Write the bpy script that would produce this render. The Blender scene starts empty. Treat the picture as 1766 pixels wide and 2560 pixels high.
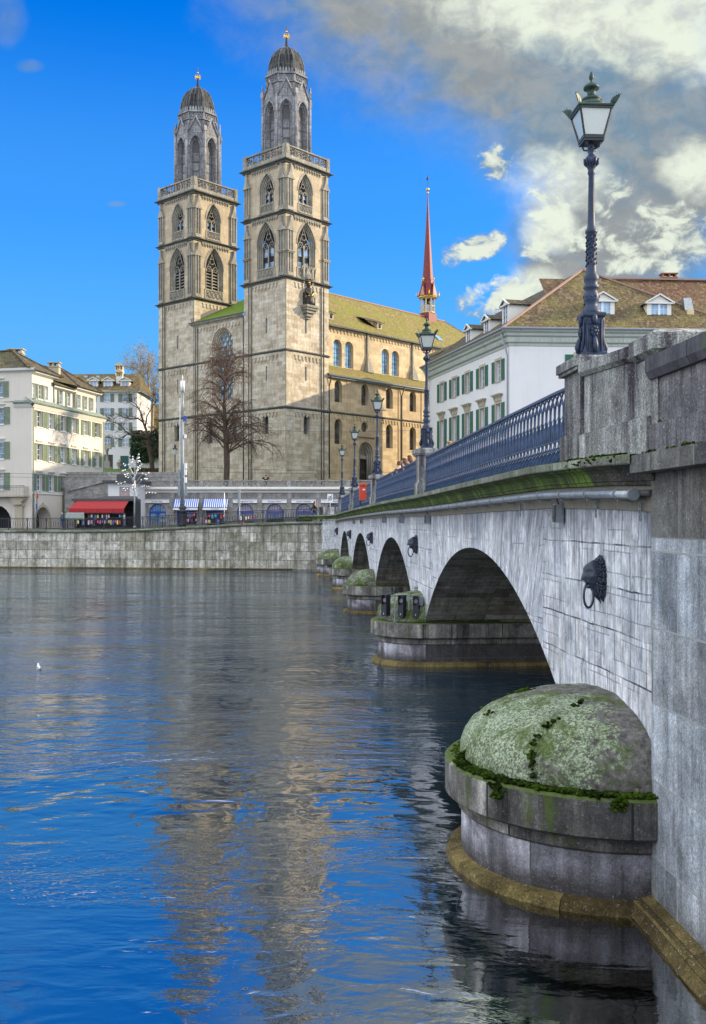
import bpy, bmesh, math, random
from mathutils import Vector, Matrix, noise
random.seed(7)
C = bpy.context.scene.collection
sc = bpy.context.scene
R = math.radians
PI = math.pi

# ---------------------------------------------------------------- camera
FPX, CX, HY, EYE = 2512.0, 883.0, 1300.0, 4.2        # focal length etc. measured on the photograph (1766 x 2560)
cam_d = bpy.data.cameras.new('camera')
cam = bpy.data.objects.new('camera', cam_d); C.objects.link(cam)
cam.location = (0, 0, EYE); cam.rotation_euler = (R(90), 0, 0)
cam_d.sensor_fit = 'VERTICAL'; cam_d.sensor_height = 36.0
cam_d.lens = 36.0*FPX/2560.0
cam_d.shift_y = (HY-1280.0)/2560.0
cam_d.clip_start = 0.1; cam_d.clip_end = 3000
sc.camera = cam

# ---------------------------------------------------------------- sun, sky, exposure
SUN_AZ, SUN_EL = R(9.0), R(21.0)       # direction towards the sun, azimuth from +X towards +Y
sd = Vector((math.cos(SUN_AZ)*math.cos(SUN_EL), math.sin(SUN_AZ)*math.cos(SUN_EL), math.sin(SUN_EL)))
sun_d = bpy.data.lights.new('sun', 'SUN'); sun_d.energy = 5.0; sun_d.angle = R(0.53); sun_d.color = (1.0, 0.79, 0.50)
sun = bpy.data.objects.new('sun', sun_d); C.objects.link(sun)
sun.rotation_euler = sd.to_track_quat('Z', 'Y').to_euler()
sun.location = (60, 0, 60)

world = bpy.data.worlds.new('World'); sc.world = world; world.use_nodes = True
def build_world():
    nt = world.node_tree; N = nt.nodes; L = nt.links
    N.clear()
    out = N.new('ShaderNodeOutputWorld'); bg = N.new('ShaderNodeBackground'); bg.inputs[1].default_value = 0.15
    L.new(bg.outputs[0], out.inputs[0])
    sky = N.new('ShaderNodeTexSky'); sky.sky_type = 'NISHITA'; sky.sun_disc = False
    sky.sun_elevation = SUN_EL; sky.sun_rotation = R(90)-SUN_AZ
    sky.air_density = 1.0; sky.dust_density = 0.4; sky.ozone_density = 3.0
    def M(op, a, b=None, clamp=False):
        n = N.new('ShaderNodeMath'); n.operation = op; n.use_clamp = clamp
        for i, v in ((0, a), (1, b)):
            if v is None: continue
            if isinstance(v, (int, float)): n.inputs[i].default_value = v
            else: L.new(v, n.inputs[i])
        return n.outputs[0]
    def mixc(f, a, b, mode='MIX'):
        n = N.new('ShaderNodeMix'); n.data_type = 'RGBA'; n.blend_type = mode
        for i, v in ((0, f), (6, a), (7, b)):
            if isinstance(v, (int, float)): n.inputs[i].default_value = v
            elif isinstance(v, tuple): n.inputs[i].default_value = (*v, 1)
            else: L.new(v, n.inputs[i])
        return n.outputs[2]
    def ramp(v, pts, interp='EASE'):
        n = N.new('ShaderNodeValToRGB'); n.color_ramp.interpolation = interp
        e = n.color_ramp.elements
        e[0].position, e[0].color = pts[0][0], (*[pts[0][1]]*3, 1)
        e[1].position, e[1].color = pts[-1][0], (*[pts[-1][1]]*3, 1)
        for p, c in pts[1:-1]:
            q = e.new(p); q.color = (c, c, c, 1)
        L.new(v, n.inputs[0]); return n.outputs[0]
    tc = N.new('ShaderNodeTexCoord'); sp = N.new('ShaderNodeSeparateXYZ'); L.new(tc.outputs['Generated'], sp.inputs[0])
    x, y, z = sp.outputs
    # deep clear blue: the sky colour, saturated
    hs = N.new('ShaderNodeHueSaturation'); hs.inputs['Saturation'].default_value = SKY_SAT; hs.inputs['Value'].default_value = 1.0
    L.new(sky.outputs[0], hs.inputs['Color'])
    tint = mixc(1.0, hs.outputs[0], SKY_TINT, 'MULTIPLY')
    # cloud cover by direction: azimuth and elevation tangents
    yy = M('MAXIMUM', y, 0.02)
    u = M('DIVIDE', x, yy); v = M('DIVIDE', z, yy)
    cmb = N.new('ShaderNodeCombineXYZ'); L.new(x, cmb.inputs[0]); L.new(z, cmb.inputs[1]); L.new(y, cmb.inputs[2])
    def nz(scale, det, rough, off=0.0, dist=0.0):
        mp = N.new('ShaderNodeMapping'); mp.inputs['Location'].default_value = (off, off*1.7, off*.3)
        mp.inputs['Scale'].default_value = (1, 1.35, 1)
        L.new(cmb.outputs[0], mp.inputs[0])
        n = N.new('ShaderNodeTexNoise'); n.inputs['Scale'].default_value = scale; n.inputs['Detail'].default_value = det
        n.inputs['Roughness'].default_value = rough; n.inputs['Distortion'].default_value = dist
        L.new(mp.outputs[0], n.inputs[0]); return n.outputs[0]
    def blob(cx_, cy_, rx, ry, rot=0.0):
        # soft ellipse of cloud around one direction of the sky, 1 in its middle
        du = M('SUBTRACT', u, cx_); dv = M('SUBTRACT', v, cy_)
        c, s = math.cos(rot), math.sin(rot)
        a = M('DIVIDE', M('ADD', M('MULTIPLY', du, c), M('MULTIPLY', dv, s)), rx)
        b = M('DIVIDE', M('SUBTRACT', M('MULTIPLY', dv, c), M('MULTIPLY', du, s)), ry)
        r2 = M('ADD', M('MULTIPLY', a, a), M('MULTIPLY', b, b))
        return M('SUBTRACT', 1.0, r2)
    def pxy(px, py): return (px-CX)/FPX, (HY-py)/FPX
    def bl(px, py, rx, ry, rot=0.0):
        a, b = pxy(px, py); return blob(a, b, rx/FPX, ry/FPX, rot)
    big = [bl(1400, 110, 800, 330, -0.28), bl(1700, 330, 620, 300, -0.2), bl(1560, 540, 270, 190, 0.0), bl(1400, 690, 110, 65, 0.0)]
    small = [bl(1240, 410, 62, 50, 0.1), bl(1190, 615, 82, 38, 0.35), bl(1285, 745, 120, 62, 0.1), bl(1440, 520, 150, 130, 0),
             bl(1670, 590, 210, 95), bl(1345, 640, 45, 22), bl(1640, 665, 120, 40)]
    wisps = [bl(20, 40, 60, 90), bl(290, 510, 28, 9), bl(900, 110, 330, 220, -0.5), bl(75, 165, 40, 22)]
    def mx(l):
        r = l[0]
        for q in l[1:]: r = M('MAXIMUM', r, q)
        return r
    n1 = nz(3.2, 9, 0.62, 0.35, 0.25); n2 = nz(13.0, 8, 0.66, 1.3, 0.3); n3 = nz(5.5, 6, 0.55, 4.1, 0.4)
    nn = M('ADD', M('MULTIPLY', n1, 0.5), M('MULTIPLY', n2, 0.5))
    dn = M('MULTIPLY', M('SUBTRACT', nn, 0.5), 2.9)
    mb = M('ADD', mx(big), dn)
    n4 = nz(38.0, 7, 0.62, 2.2, 0.35)
    msm = M('ADD', mx(small), M('ADD', M('MULTIPLY', M('SUBTRACT', n2, 0.5), 3.4), M('MULTIPLY', M('SUBTRACT', n4, 0.5), 3.6)))
    mw = M('ADD', mx(wisps), M('MULTIPLY', M('SUBTRACT', n2, 0.5), 2.0))
    # soft edges for the high grey sheet, crisper edges for the small bright ones
    cb = ramp(M('ADD', M('MULTIPLY', mb, 0.5), 0.36), [(0.02, 0.0), (0.72, 1.0)]); cs = ramp(msm, [(0.0, 0.0), (0.9, 1.0)]); cw = M('MULTIPLY', ramp(mw, [(0.0, 0), (1.0, 1)]), 0.4)
    front = ramp(y, [(0.02, 0.0), (0.12, 1.0)])
    # elsewhere in the sky (behind the camera, overhead) scattered cloud
    rest = ramp(n1, [(0.5, 0.0), (0.66, 0.9)])
    away = M('MAXIMUM', M('SUBTRACT', 1.0, front), ramp(M('ABSOLUTE', u), [(0.42, 0.0), (0.6, 1.0)]))
    cover = M('MAXIMUM', M('MULTIPLY', M('MAXIMUM', M('MAXIMUM', cb, cs), cw), front), M('MULTIPLY', rest, away), True)
    # grey bellies and bright rims
    thick = ramp(M('ADD', mb, M('MULTIPLY', M('SUBTRACT', n3, 0.5), 3.0)), [(0.25, 0.0), (1.0, 1.0)])
    lit = M('MAXIMUM', ramp(M('ADD', mx([M('ADD', bl(1620, 30, 560, 170, -0.12), 0.35), bl(1400, 450, 170, 110), bl(1745, 420, 130, 100), bl(1280, 735, 150, 80), bl(1380, 560, 90, 80)]),
                          M('ADD', M('MULTIPLY', M('SUBTRACT', n3, 0.5), 2.0), M('MULTIPLY', M('SUBTRACT', n4, 0.5), 0.7))), [(-0.0, 0.0), (0.9, 1.0)]), M('MULTIPLY', ramp(msm, [(0.2, 0.0), (1.0, 1.0)]), ramp(M('ADD', M('MULTIPLY', n3, 0.5), M('MULTIPLY', n4, 0.5)), [(0.40, 0.1), (0.56, 0.95)])))
    body = mixc(thick, (0.8, 1.35, 1.9), (1.35, 1.48, 1.55))
    cc = mixc(lit, mixc(M('MULTIPLY', ramp(n4, [(0.35, 0.0), (0.65, 1.0)]), 0.35), body, (2.3, 2.3, 2.2)), mixc(ramp(n4, [(0.3, 0.0), (0.6, 1.0)]), (2.8, 2.95, 2.75), (3.8, 4.1, 3.5)))
    low = ramp(z, [(0.0, 1.0), (0.12, 0.9), (0.30, 0.35), (0.46, 0.0)])
    blue = mixc(low, tint, (0.65, 2.2, 4.2))
    # unseen bright overcast added behind, above and left to lighten the shaded sides
    hi = M('MAXIMUM', ramp(z, [(0.50, 0.0), (0.66, 1.0)]), M('MAXIMUM', M('SUBTRACT', 1.0, front), ramp(M('MULTIPLY', u, -1.0), [(0.55, 0.0), (0.95, 1.0)])))
    full = mixc(hi, mixc(cover, blue, cc), mixc(ramp(n1, [(0.38, 0.0), (0.62, 1.0)]), (5.5, 6.6, 8.2), (10.5, 10.3, 10.0)))
    L.new(full, bg.inputs[0])
SKY_SAT, SKY_TINT = 1.7, (0.12, 0.86, 1.32)
build_world()
vs = sc.view_settings
vs.view_transform = 'Standard'; vs.look = 'None'; vs.gamma = 1.0; vs.exposure = 0.55; vs.use_curve_mapping = False
sc.cycles.max_bounces = 6; sc.cycles.diffuse_bounces = 4; sc.cycles.glossy_bounces = 3
sc.cycles.transparent_max_bounces = 12; sc.cycles.caustics_reflective = False; sc.cycles.caustics_refractive = False
sc.cycles.use_denoising = True

# ---------------------------------------------------------------- helpers
def pt(px, py, Y):
    """the point at depth Y seen at pixel px, py of the photograph"""
    return Vector(((px-CX)/FPX*Y, Y, EYE+(HY-py)/FPX*Y))
class Fr:
    """an upright frame: s runs along the wall, d stands out of it, z is up"""
    def __init__(self, o, u, flip=False):
        self.o = Vector((o[0], o[1])); self.u = Vector(u).normalized()
        self.n = Vector((self.u.y, -self.u.x))*(-1 if flip else 1)
    def p(self, s, d, z):
        q = self.o+self.u*s+self.n*d
        return Vector((q.x, q.y, z))
    def hit(self, px, d=0.0):
        """s and depth where the column px of the photograph meets this wall"""
        k = (px-CX)/FPX; o = self.o+self.n*d
        s = (k*o.y-o.x)/(self.u.x-k*self.u.y)
        return s, (o+self.u*s).y
    def sz(self, px, py, d=0.0):
        s, Y = self.hit(px, d)
        return s, EYE+(HY-py)/FPX*Y
    def off(self, s=0, d=0):
        q = self.o+self.u*s+self.n*d
        f = Fr(q, self.u); f.n = self.n.copy(); return f
    def mat(self, s=0, d=0, z=0):
        """matrix taking local x along u, y against n (into the wall), z up"""
        m = Matrix.Identity(4); p = self.p(s, d, z)
        m[0][0], m[1][0] = self.u; m[0][1], m[1][1] = -self.n
        m[0][3], m[1][3], m[2][3] = p
        return m
LOC = Fr((0, 0), (1, 0)); LOC.n = Vector((0, -1))         # local frame: s = x, d = -y

class MB:
    def __init__(self): self.v = []; self.f = []; self.m = []; self.uv = {}; self.sm = set(); self.mi = 0
    def face(self, pts, uv=None, smooth=False):
        b = len(self.v); self.v += [tuple(p) for p in pts]
        self.f.append(list(range(b, b+len(pts)))); self.m.append(self.mi)
        if uv: self.uv[len(self.f)-1] = uv
        if smooth: self.sm.add(len(self.f)-1)
    def hexa(self, p):          # 8 corners: bottom 4 round, top 4 round
        b = len(self.v); self.v += [tuple(q) for q in p]
        for f in ((3, 2, 1, 0), (4, 5, 6, 7), (0, 1, 5, 4), (1, 2, 6, 5), (2, 3, 7, 6), (3, 0, 4, 7)):
            self.f.append([b+i for i in f]); self.m.append(self.mi)
    def fb(self, F, s0, s1, d0, d1, z0, z1):
        self.hexa([F.p(s0, d1, z0), F.p(s1, d1, z0), F.p(s1, d0, z0), F.p(s0, d0, z0),
                   F.p(s0, d1, z1), F.p(s1, d1, z1), F.p(s1, d0, z1), F.p(s0, d0, z1)])
    def box(self, x0, x1, y0, y1, z0, z1):
        self.hexa([(x0, y0, z0), (x1, y0, z0), (x1, y1, z0), (x0, y1, z0), (x0, y0, z1), (x1, y0, z1), (x1, y1, z1), (x0, y1, z1)])
    def bar(self, a, b, w, h=None, up=(0, 0, 1)):
        a, b = Vector(a), Vector(b); h = h or w; t = (b-a)
        if t.length < 1e-6: return
        t.normalize(); s = t.cross(Vector(up))
        if s.length < 1e-4: s = t.cross(Vector((1, 0, 0)))
        s.normalize(); q = s.cross(t)
        c = [a-s*w/2-q*h/2, a+s*w/2-q*h/2, a+s*w/2+q*h/2, a-s*w/2+q*h/2]
        self.hexa(c+[x+(b-a) for x in c])
    def poly(self, F, pts, d0, d1, back=True):
        """polygon (s, z) pushed out from d0 to d1"""
        self.face([F.p(s, d1, z) for s, z in pts])
        if back: self.face([F.p(s, d0, z) for s, z in reversed(pts)])
        n = len(pts)
        for i in range(n):
            (s, z), (t, w) = pts[i], pts[(i+1) % n]
            self.face([F.p(s, d0, z), F.p(t, d0, w), F.p(t, d1, w), F.p(s, d1, z)])
    def strip(self, F, a, b, d0, d1):
        """a band between two outlines (s, z) of equal length, with thickness d0..d1"""
        for i in range(len(a)-1):
            A, B, D, E = a[i], a[i+1], b[i+1], b[i]
            self.face([F.p(A[0], d1, A[1]), F.p(B[0], d1, B[1]), F.p(D[0], d1, D[1]), F.p(E[0], d1, E[1])])
            for P, Q in ((A, B), (E, D)):
                self.face([F.p(P[0], d0, P[1]), F.p(Q[0], d0, Q[1]), F.p(Q[0], d1, Q[1]), F.p(P[0], d1, P[1])])
    def ring(self, pts, r, n=6, closed=False, smooth=True, cap=True, flat=1.0):
        """tube through points; r a number or a list"""
        pts = [Vector(p) for p in pts]; k = len(pts)
        rr = r if isinstance(r, (list, tuple)) else [r]*k
        b = len(self.v); up = Vector((0, 0, 1)); prev = None
        for i in range(k):
            if closed: t = pts[(i+1) % k]-pts[i-1]
            else: t = pts[min(i+1, k-1)]-pts[max(i-1, 0)]
            if t.length < 1e-9: t = Vector((0, 0, 1))
            t.normalize()
            if prev is None:
                s = t.cross(up)
                if s.length < 1e-3: s = t.cross(Vector((0, 1, 0)))
            else:
                s = prev-t*prev.dot(t)
                if s.length < 1e-4: s = t.cross(up)
            s.normalize(); prev = s; q = t.cross(s)
            for j in range(n):
                a = 2*PI*j/n
                self.v.append(tuple(pts[i]+s*math.cos(a)*rr[i]+q*math.sin(a)*rr[i]*flat))
        for i in range(k if closed else k-1):
            i2 = (i+1) % k
            for j in range(n):
                self.f.append([b+i*n+j, b+i*n+(j+1) % n, b+i2*n+(j+1) % n, b+i2*n+j]); self.m.append(self.mi)
                if smooth: self.sm.add(len(self.f)-1)
        if cap and not closed:
            self.f.append([b+j for j in reversed(range(n))]); self.m.append(self.mi)
            self.f.append([b+(k-1)*n+j for j in range(n)]); self.m.append(self.mi)
    def lathe(self, c, prof, n=16, a0=0.0, a1=2*PI, smooth=True, sx=1.0, sy=1.0, rot=0.0):
        """profile [(r, z)] turned about the vertical through c"""
        c = Vector(c); full = abs(a1-a0-2*PI) < 1e-6; m = n if full else n+1; b = len(self.v)
        for r, z in prof:
            for j in range(m):
                a = a0+(a1-a0)*j/n+rot
                self.v.append((c.x+r*math.cos(a)*sx, c.y+r*math.sin(a)*sy, c.z+z))
        for i in range(len(prof)-1):
            for j in range(n):
                j2 = (j+1) % m
                self.f.append([b+i*m+j, b+i*m+j2, b+(i+1)*m+j2, b+(i+1)*m+j]); self.m.append(self.mi)
                if smooth: self.sm.add(len(self.f)-1)
        if full:
            if prof[0][0] > 1e-4: self.f.append([b+j for j in reversed(range(m))]); self.m.append(self.mi)
            if prof[-1][0] > 1e-4: self.f.append([b+(len(prof)-1)*m+j for j in range(m)]); self.m.append(self.mi)
    def ball(self, c, r, n=8, sz=1.0):
        self.lathe(c, [(r*math.sin(PI*i/n) if 0 < i < n else 1e-5, -r*math.cos(PI*i/n)*sz) for i in range(n+1)], n+2)
    def build(self, name, mats, parent=None, **kw):
        me = bpy.data.meshes.new(name)
        me.from_pydata(self.v, [], self.f)
        if not isinstance(mats, (list, tuple)): mats = [mats]
        for m in mats: me.materials.append(m)
        if len(mats) > 1: me.polygons.foreach_set('material_index', self.m)
        if self.sm: me.polygons.foreach_set('use_smooth', [i in self.sm for i in range(len(self.f))])
        uvl = me.uv_layers.new(name='metres'); dat = [0.0]*(2*len(me.loops))
        vs_ = self.v
        for fi, p in enumerate(me.polygons):
            if fi in self.uv:
                for k, li in enumerate(p.loop_indices): dat[2*li], dat[2*li+1] = self.uv[fi][k]
                continue
            n = p.normal
            if abs(n.z) > 0.8:
                for li in p.loop_indices:
                    q = vs_[me.loops[li].vertex_index]; dat[2*li] = q[0]; dat[2*li+1] = q[1]
            else:
                l = math.hypot(n.x, n.y) or 1; tx, ty = -n.y/l, n.x/l; k = 1/max(0.3, math.sqrt(max(0.0, 1-n.z*n.z)))
                for li in p.loop_indices:
                    q = vs_[me.loops[li].vertex_index]; dat[2*li] = q[0]*tx+q[1]*ty; dat[2*li+1] = q[2]*k
        uvl.data.foreach_set('uv', dat)
        me.validate(clean_customdata=False)
        o = bpy.data.objects.new(name, me); C.objects.link(o)
        if parent: o.parent = parent
        tag(o, **kw)
        return o
def tag(o, label=None, cat=None, group=None, kind=None):
    if label: o['label'] = label
    if cat: o['category'] = cat
    if group: o['group'] = group
    if kind: o['kind'] = kind
    return o
def empty(name, loc=(0, 0, 0), rz=0.0, parent=None, **kw):
    o = bpy.data.objects.new(name, None); C.objects.link(o); o.location = loc; o.rotation_euler = (0, 0, rz)
    o.empty_display_size = 0.2
    if parent: o.parent = parent
    return tag(o, **kw)
def copy_tree(o, parent=None):
    c = o.copy(); C.objects.link(c); c.parent = parent
    for ch in list(o.children): copy_tree(ch, c)
    return c
def anchor(root, *kids):
    """shift an Empty placed at the thing's base so that children built in world coordinates stay put"""
    for k in kids:
        k.parent = root; k.matrix_parent_inverse = Matrix.Translation(root.location).inverted()

def arc_round(s0, s1, zb, zs, n=10):
    """outline of a round-headed opening, counter-clockwise from bottom left: (s, z)"""
    c, r = (s0+s1)/2, (s1-s0)/2
    return [(s0, zb), (s1, zb)]+[(c+r*math.cos(PI*i/n), zs+r*math.sin(PI*i/n)) for i in range(n+1)]
def arc_point(s0, s1, zb, zs, n=6, k=1.0):
    """outline of a pointed opening; the arcs have radius k times the width"""
    w = s1-s0; r = w*k; c1 = s1-r; c2 = s0+r; top = math.acos((r-w/2)/r)
    a = [(c1+r*math.cos(top*i/n), zs+r*math.sin(top*i/n)) for i in range(n+1)]
    b = [(c2-r*math.cos(top*i/n), zs+r*math.sin(top*i/n)) for i in reversed(range(n))]
    return [(s0, zb), (s1, zb)]+a+b
def rect(s0, s1, z0, z1): return [(s0, z0), (s1, z0), (s1, z1), (s0, z1)]
def circle(c, z, r, n=20): return [(c+r*math.cos(2*PI*i/n), z+r*math.sin(2*PI*i/n)) for i in range(n)]
def wall(mb, F, s0, s1, z0, z1, holes, depth=0.3, d=0.0, ztop=None):
    """wall face with real openings: holes are outlines (s, z); each gets a reveal of the given depth.
    A hole may be (outline, depth)."""
    hs = [(h if isinstance(h, tuple) and isinstance(h[0], list) else (h, depth)) for h in holes]
    bbs = [(min(p[0] for p in h), max(p[0] for p in h), min(p[1] for p in h), max(p[1] for p in h)) for h, _ in hs]
    S = sorted({round(v, 5) for v in [s0, s1]+[b[0] for b in bbs]+[b[1] for b in bbs] if s0-1e-6 <= v <= s1+1e-6})
    for i in range(len(S)-1):
        a, b = S[i], S[i+1]; mid = (a+b)/2
        zs = [z0]
        for bb in sorted([q for q in bbs if q[0] < mid < q[1]], key=lambda q: q[2]): zs += [bb[2], bb[3]]
        zs.append(z1)
        for k in range(0, len(zs), 2):
            if zs[k+1]-zs[k] > 1e-5: mb.face([F.p(a, d, zs[k]), F.p(b, d, zs[k]), F.p(b, d, zs[k+1]), F.p(a, d, zs[k+1])])
    for (h, dep), (a, b, lo, hi) in zip(hs, bbs):
        n = len(h)
        for i in range(n):
            (p, q), (t, w) = h[i], h[(i+1) % n]
            mb.face([F.p(p, d, q), F.p(p, d-dep, q), F.p(t, d-dep, w), F.p(t, d, w)])
            # spandrels between the outline and its bounding box
            m = ((p+t)/2, (q+w)/2)
            if n > 4:
                cs, cz = (b if m[0] > (a+b)/2 else a), (hi if m[1] > (lo+hi)/2 else lo)
                if (abs(p-cs) < 1e-5 and abs(t-cs) < 1e-5) or (abs(q-cz) < 1e-5 and abs(w-cz) < 1e-5): continue
                mb.face([F.p(p, d, q), F.p(t, d, w), F.p(cs, d, cz)])
def lombard(mb, F, s0, s1, zt, h, n, d0=0.0, d1=0.12, r=0.30):
    """row of little blind arches hanging under a string course"""
    w = (s1-s0)/n; rr = w*r
    for i in range(n):
        a = s0+i*w; c = a+w/2; sp = zt-h*0.55
        arc = [(c+rr*math.cos(PI*k/6), sp+rr*math.sin(PI*k/6)) for k in range(7)]      # right to left
        zb = zt-h
        left = [(a, zb), (c-rr, zb)]; right = [(c+rr, zb), (a+w, zb)]
        pts = [(a, zt), (a, zb+h*.15), (a+(c-rr-a)*.4, zb), (c-rr, zb+h*.15)]+list(reversed(arc))+[(c+rr, zb+h*.15), (a+w-(c-rr-a)*.4, zb), (a+w, zb+h*.15), (a+w, zt)]
        mb.face([F.p(s, d1, z) for s, z in pts])
        m = len(pts)
        for j in range(1, m-1):
            (p, q), (t, u_) = pts[j-1], pts[j]
            mb.face([F.p(p, d0, q), F.p(t, d0, u_), F.p(t, d1, u_), F.p(p, d1, q)])
def moulding(mb, F, s0, s1, prof, ms0=0, ms1=0):
    """profile [(d, z)] swept from s0 to s1; ms = +1 mitres the end outwards with d"""
    for i in range(len(prof)-1):
        (d, z), (e, w) = prof[i], prof[i+1]
        mb.face([F.p(s0-ms0*d, d, z), F.p(s1+ms1*d, d, z), F.p(s1+ms1*e, e, w), F.p(s0-ms0*e, e, w)])
# ---------------------------------------------------------------- materials (all procedural)
MATS = {}
class NT:
    def __init__(self, name):
        self.m = bpy.data.materials.new(name); self.m.use_nodes = True
        self.t = self.m.node_tree; self.N = self.t.nodes; self.L = self.t.links
        self.bs = self.N['Principled BSDF']; self.out = self.N['Material Output']
        self._tc = None
    def tc(self, k='Object'):
        if self._tc is None: self._tc = self.N.new('ShaderNodeTexCoord')
        return self._tc.outputs[k]
    def setin(self, sock, v):
        if v is None: return
        if isinstance(v, (int, float)): sock.default_value = v
        elif isinstance(v, (tuple, list)): sock.default_value = (*v, 1) if len(v) == 3 and sock.type == 'RGBA' else v
        else: self.L.new(v, sock)
    def map(self, src, scale=(1, 1, 1), loc=(0, 0, 0), rot=(0, 0, 0)):
        n = self.N.new('ShaderNodeMapping'); n.inputs['Scale'].default_value = scale; n.inputs['Location'].default_value = loc
        n.inputs['Rotation'].default_value = rot; self.L.new(src, n.inputs[0]); return n.outputs[0]
    def noise(self, src, scale, det=4, rough=0.55, dist=0.0, col=False):
        n = self.N.new('ShaderNodeTexNoise'); n.inputs['Scale'].default_value = scale; n.inputs['Detail'].default_value = det
        n.inputs['Roughness'].default_value = rough; n.inputs['Distortion'].default_value = dist
        self.L.new(src, n.inputs[0]); return n.outputs[1 if col else 0]
    def vor(self, src, scale, feat='F1', out=0, rnd=1.0):
        n = self.N.new('ShaderNodeTexVoronoi'); n.feature = feat; n.inputs['Scale'].default_value = scale
        n.inputs['Randomness'].default_value = rnd
        self.L.new(src, n.inputs[0]); return n.outputs[out]
    def brick(self, src, w, h, mortar=0.02, c1=(1, 1, 1), c2=(0, 0, 0), cm=(0.5, 0.5, 0.5), off=0.5, smooth=0.1, bias=0.0):
        n = self.N.new('ShaderNodeTexBrick'); n.inputs['Scale'].default_value = 1.0; n.offset = off
        n.inputs['Brick Width'].default_value = w; n.inputs['Row Height'].default_value = h; n.inputs['Mortar Size'].default_value = mortar
        n.inputs['Mortar Smooth'].default_value = smooth; n.inputs['Bias'].default_value = bias
        self.setin(n.inputs['Color1'], c1); self.setin(n.inputs['Color2'], c2); self.setin(n.inputs['Mortar'], cm)
        self.L.new(src, n.inputs[0]); return n.outputs
    def math(self, op, a, b=None, clamp=False):
        n = self.N.new('ShaderNodeMath'); n.operation = op; n.use_clamp = clamp
        self.setin(n.inputs[0], a); self.setin(n.inputs[1], b); return n.outputs[0]
    def mix(self, f, a, b, mode='MIX'):
        n = self.N.new('ShaderNodeMix'); n.data_type = 'RGBA'; n.blend_type = mode
        self.setin(n.inputs[0], f); self.setin(n.inputs[6], a); self.setin(n.inputs[7], b); return n.outputs[2]
    def ramp(self, v, pts, interp='LINEAR'):
        n = self.N.new('ShaderNodeValToRGB'); n.color_ramp.interpolation = interp; e = n.color_ramp.elements
        def col(c): return (c, c, c, 1) if isinstance(c, (int, float)) else (*c, 1)
        e[0].position, e[0].color = pts[0][0], col(pts[0][1]); e[1].position, e[1].color = pts[-1][0], col(pts[-1][1])
        for p, c in pts[1:-1]: q = e.new(p); q.color = col(c)
        self.L.new(v, n.inputs[0]); return n.outputs[0]
    def sep(self, v):
        n = self.N.new('ShaderNodeSeparateXYZ'); self.L.new(v, n.inputs[0]); return n.outputs
    def bump(self, h, strength=0.3, dist=0.05, normal=None):
        n = self.N.new('ShaderNodeBump'); n.inputs['Strength'].default_value = strength; n.inputs['Distance'].default_value = dist
        self.L.new(h, n.inputs['Height'])
        if normal is not None: self.L.new(normal, n.inputs['Normal'])
        return n.outputs[0]
    def fin(self, col=None, rough=0.8, normal=None, metal=0.0, spec=0.3, **kw):
        b = self.bs
        self.setin(b.inputs['Base Color'], col); self.setin(b.inputs['Roughness'], rough); self.setin(b.inputs['Metallic'], metal)
        self.setin(b.inputs['Specular IOR Level'], spec)
        if normal is not None: self.L.new(normal, b.inputs['Normal'])
        for k, v in kw.items(): self.setin(b.inputs[k], v)
        MATS[self.m.name] = self.m; return self.m
def flat(name, col, rough=0.6, metal=0.0, var=0.12, scale=3.0, spec=0.4, bump=0.15):
    g = NT(name); n = g.noise(g.tc(), scale, 6, 0.6); n2 = g.noise(g.tc(), scale*9, 4, 0.6)
    f = g.math('ADD', g.math('MULTIPLY', n, 0.6), g.math('MULTIPLY', n2, 0.4))
    c = g.mix(g.ramp(f, [(0.35, 0.0), (0.65, 1.0)]), tuple(v*(1-var*1.5) for v in col), tuple(min(1, v*(1+var)) for v in col))
    return g.fin(c, g.math('ADD', g.math('MULTIPLY', n2, 0.15), rough-0.07), g.bump(n2, bump, 0.01), metal, spec)
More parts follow.
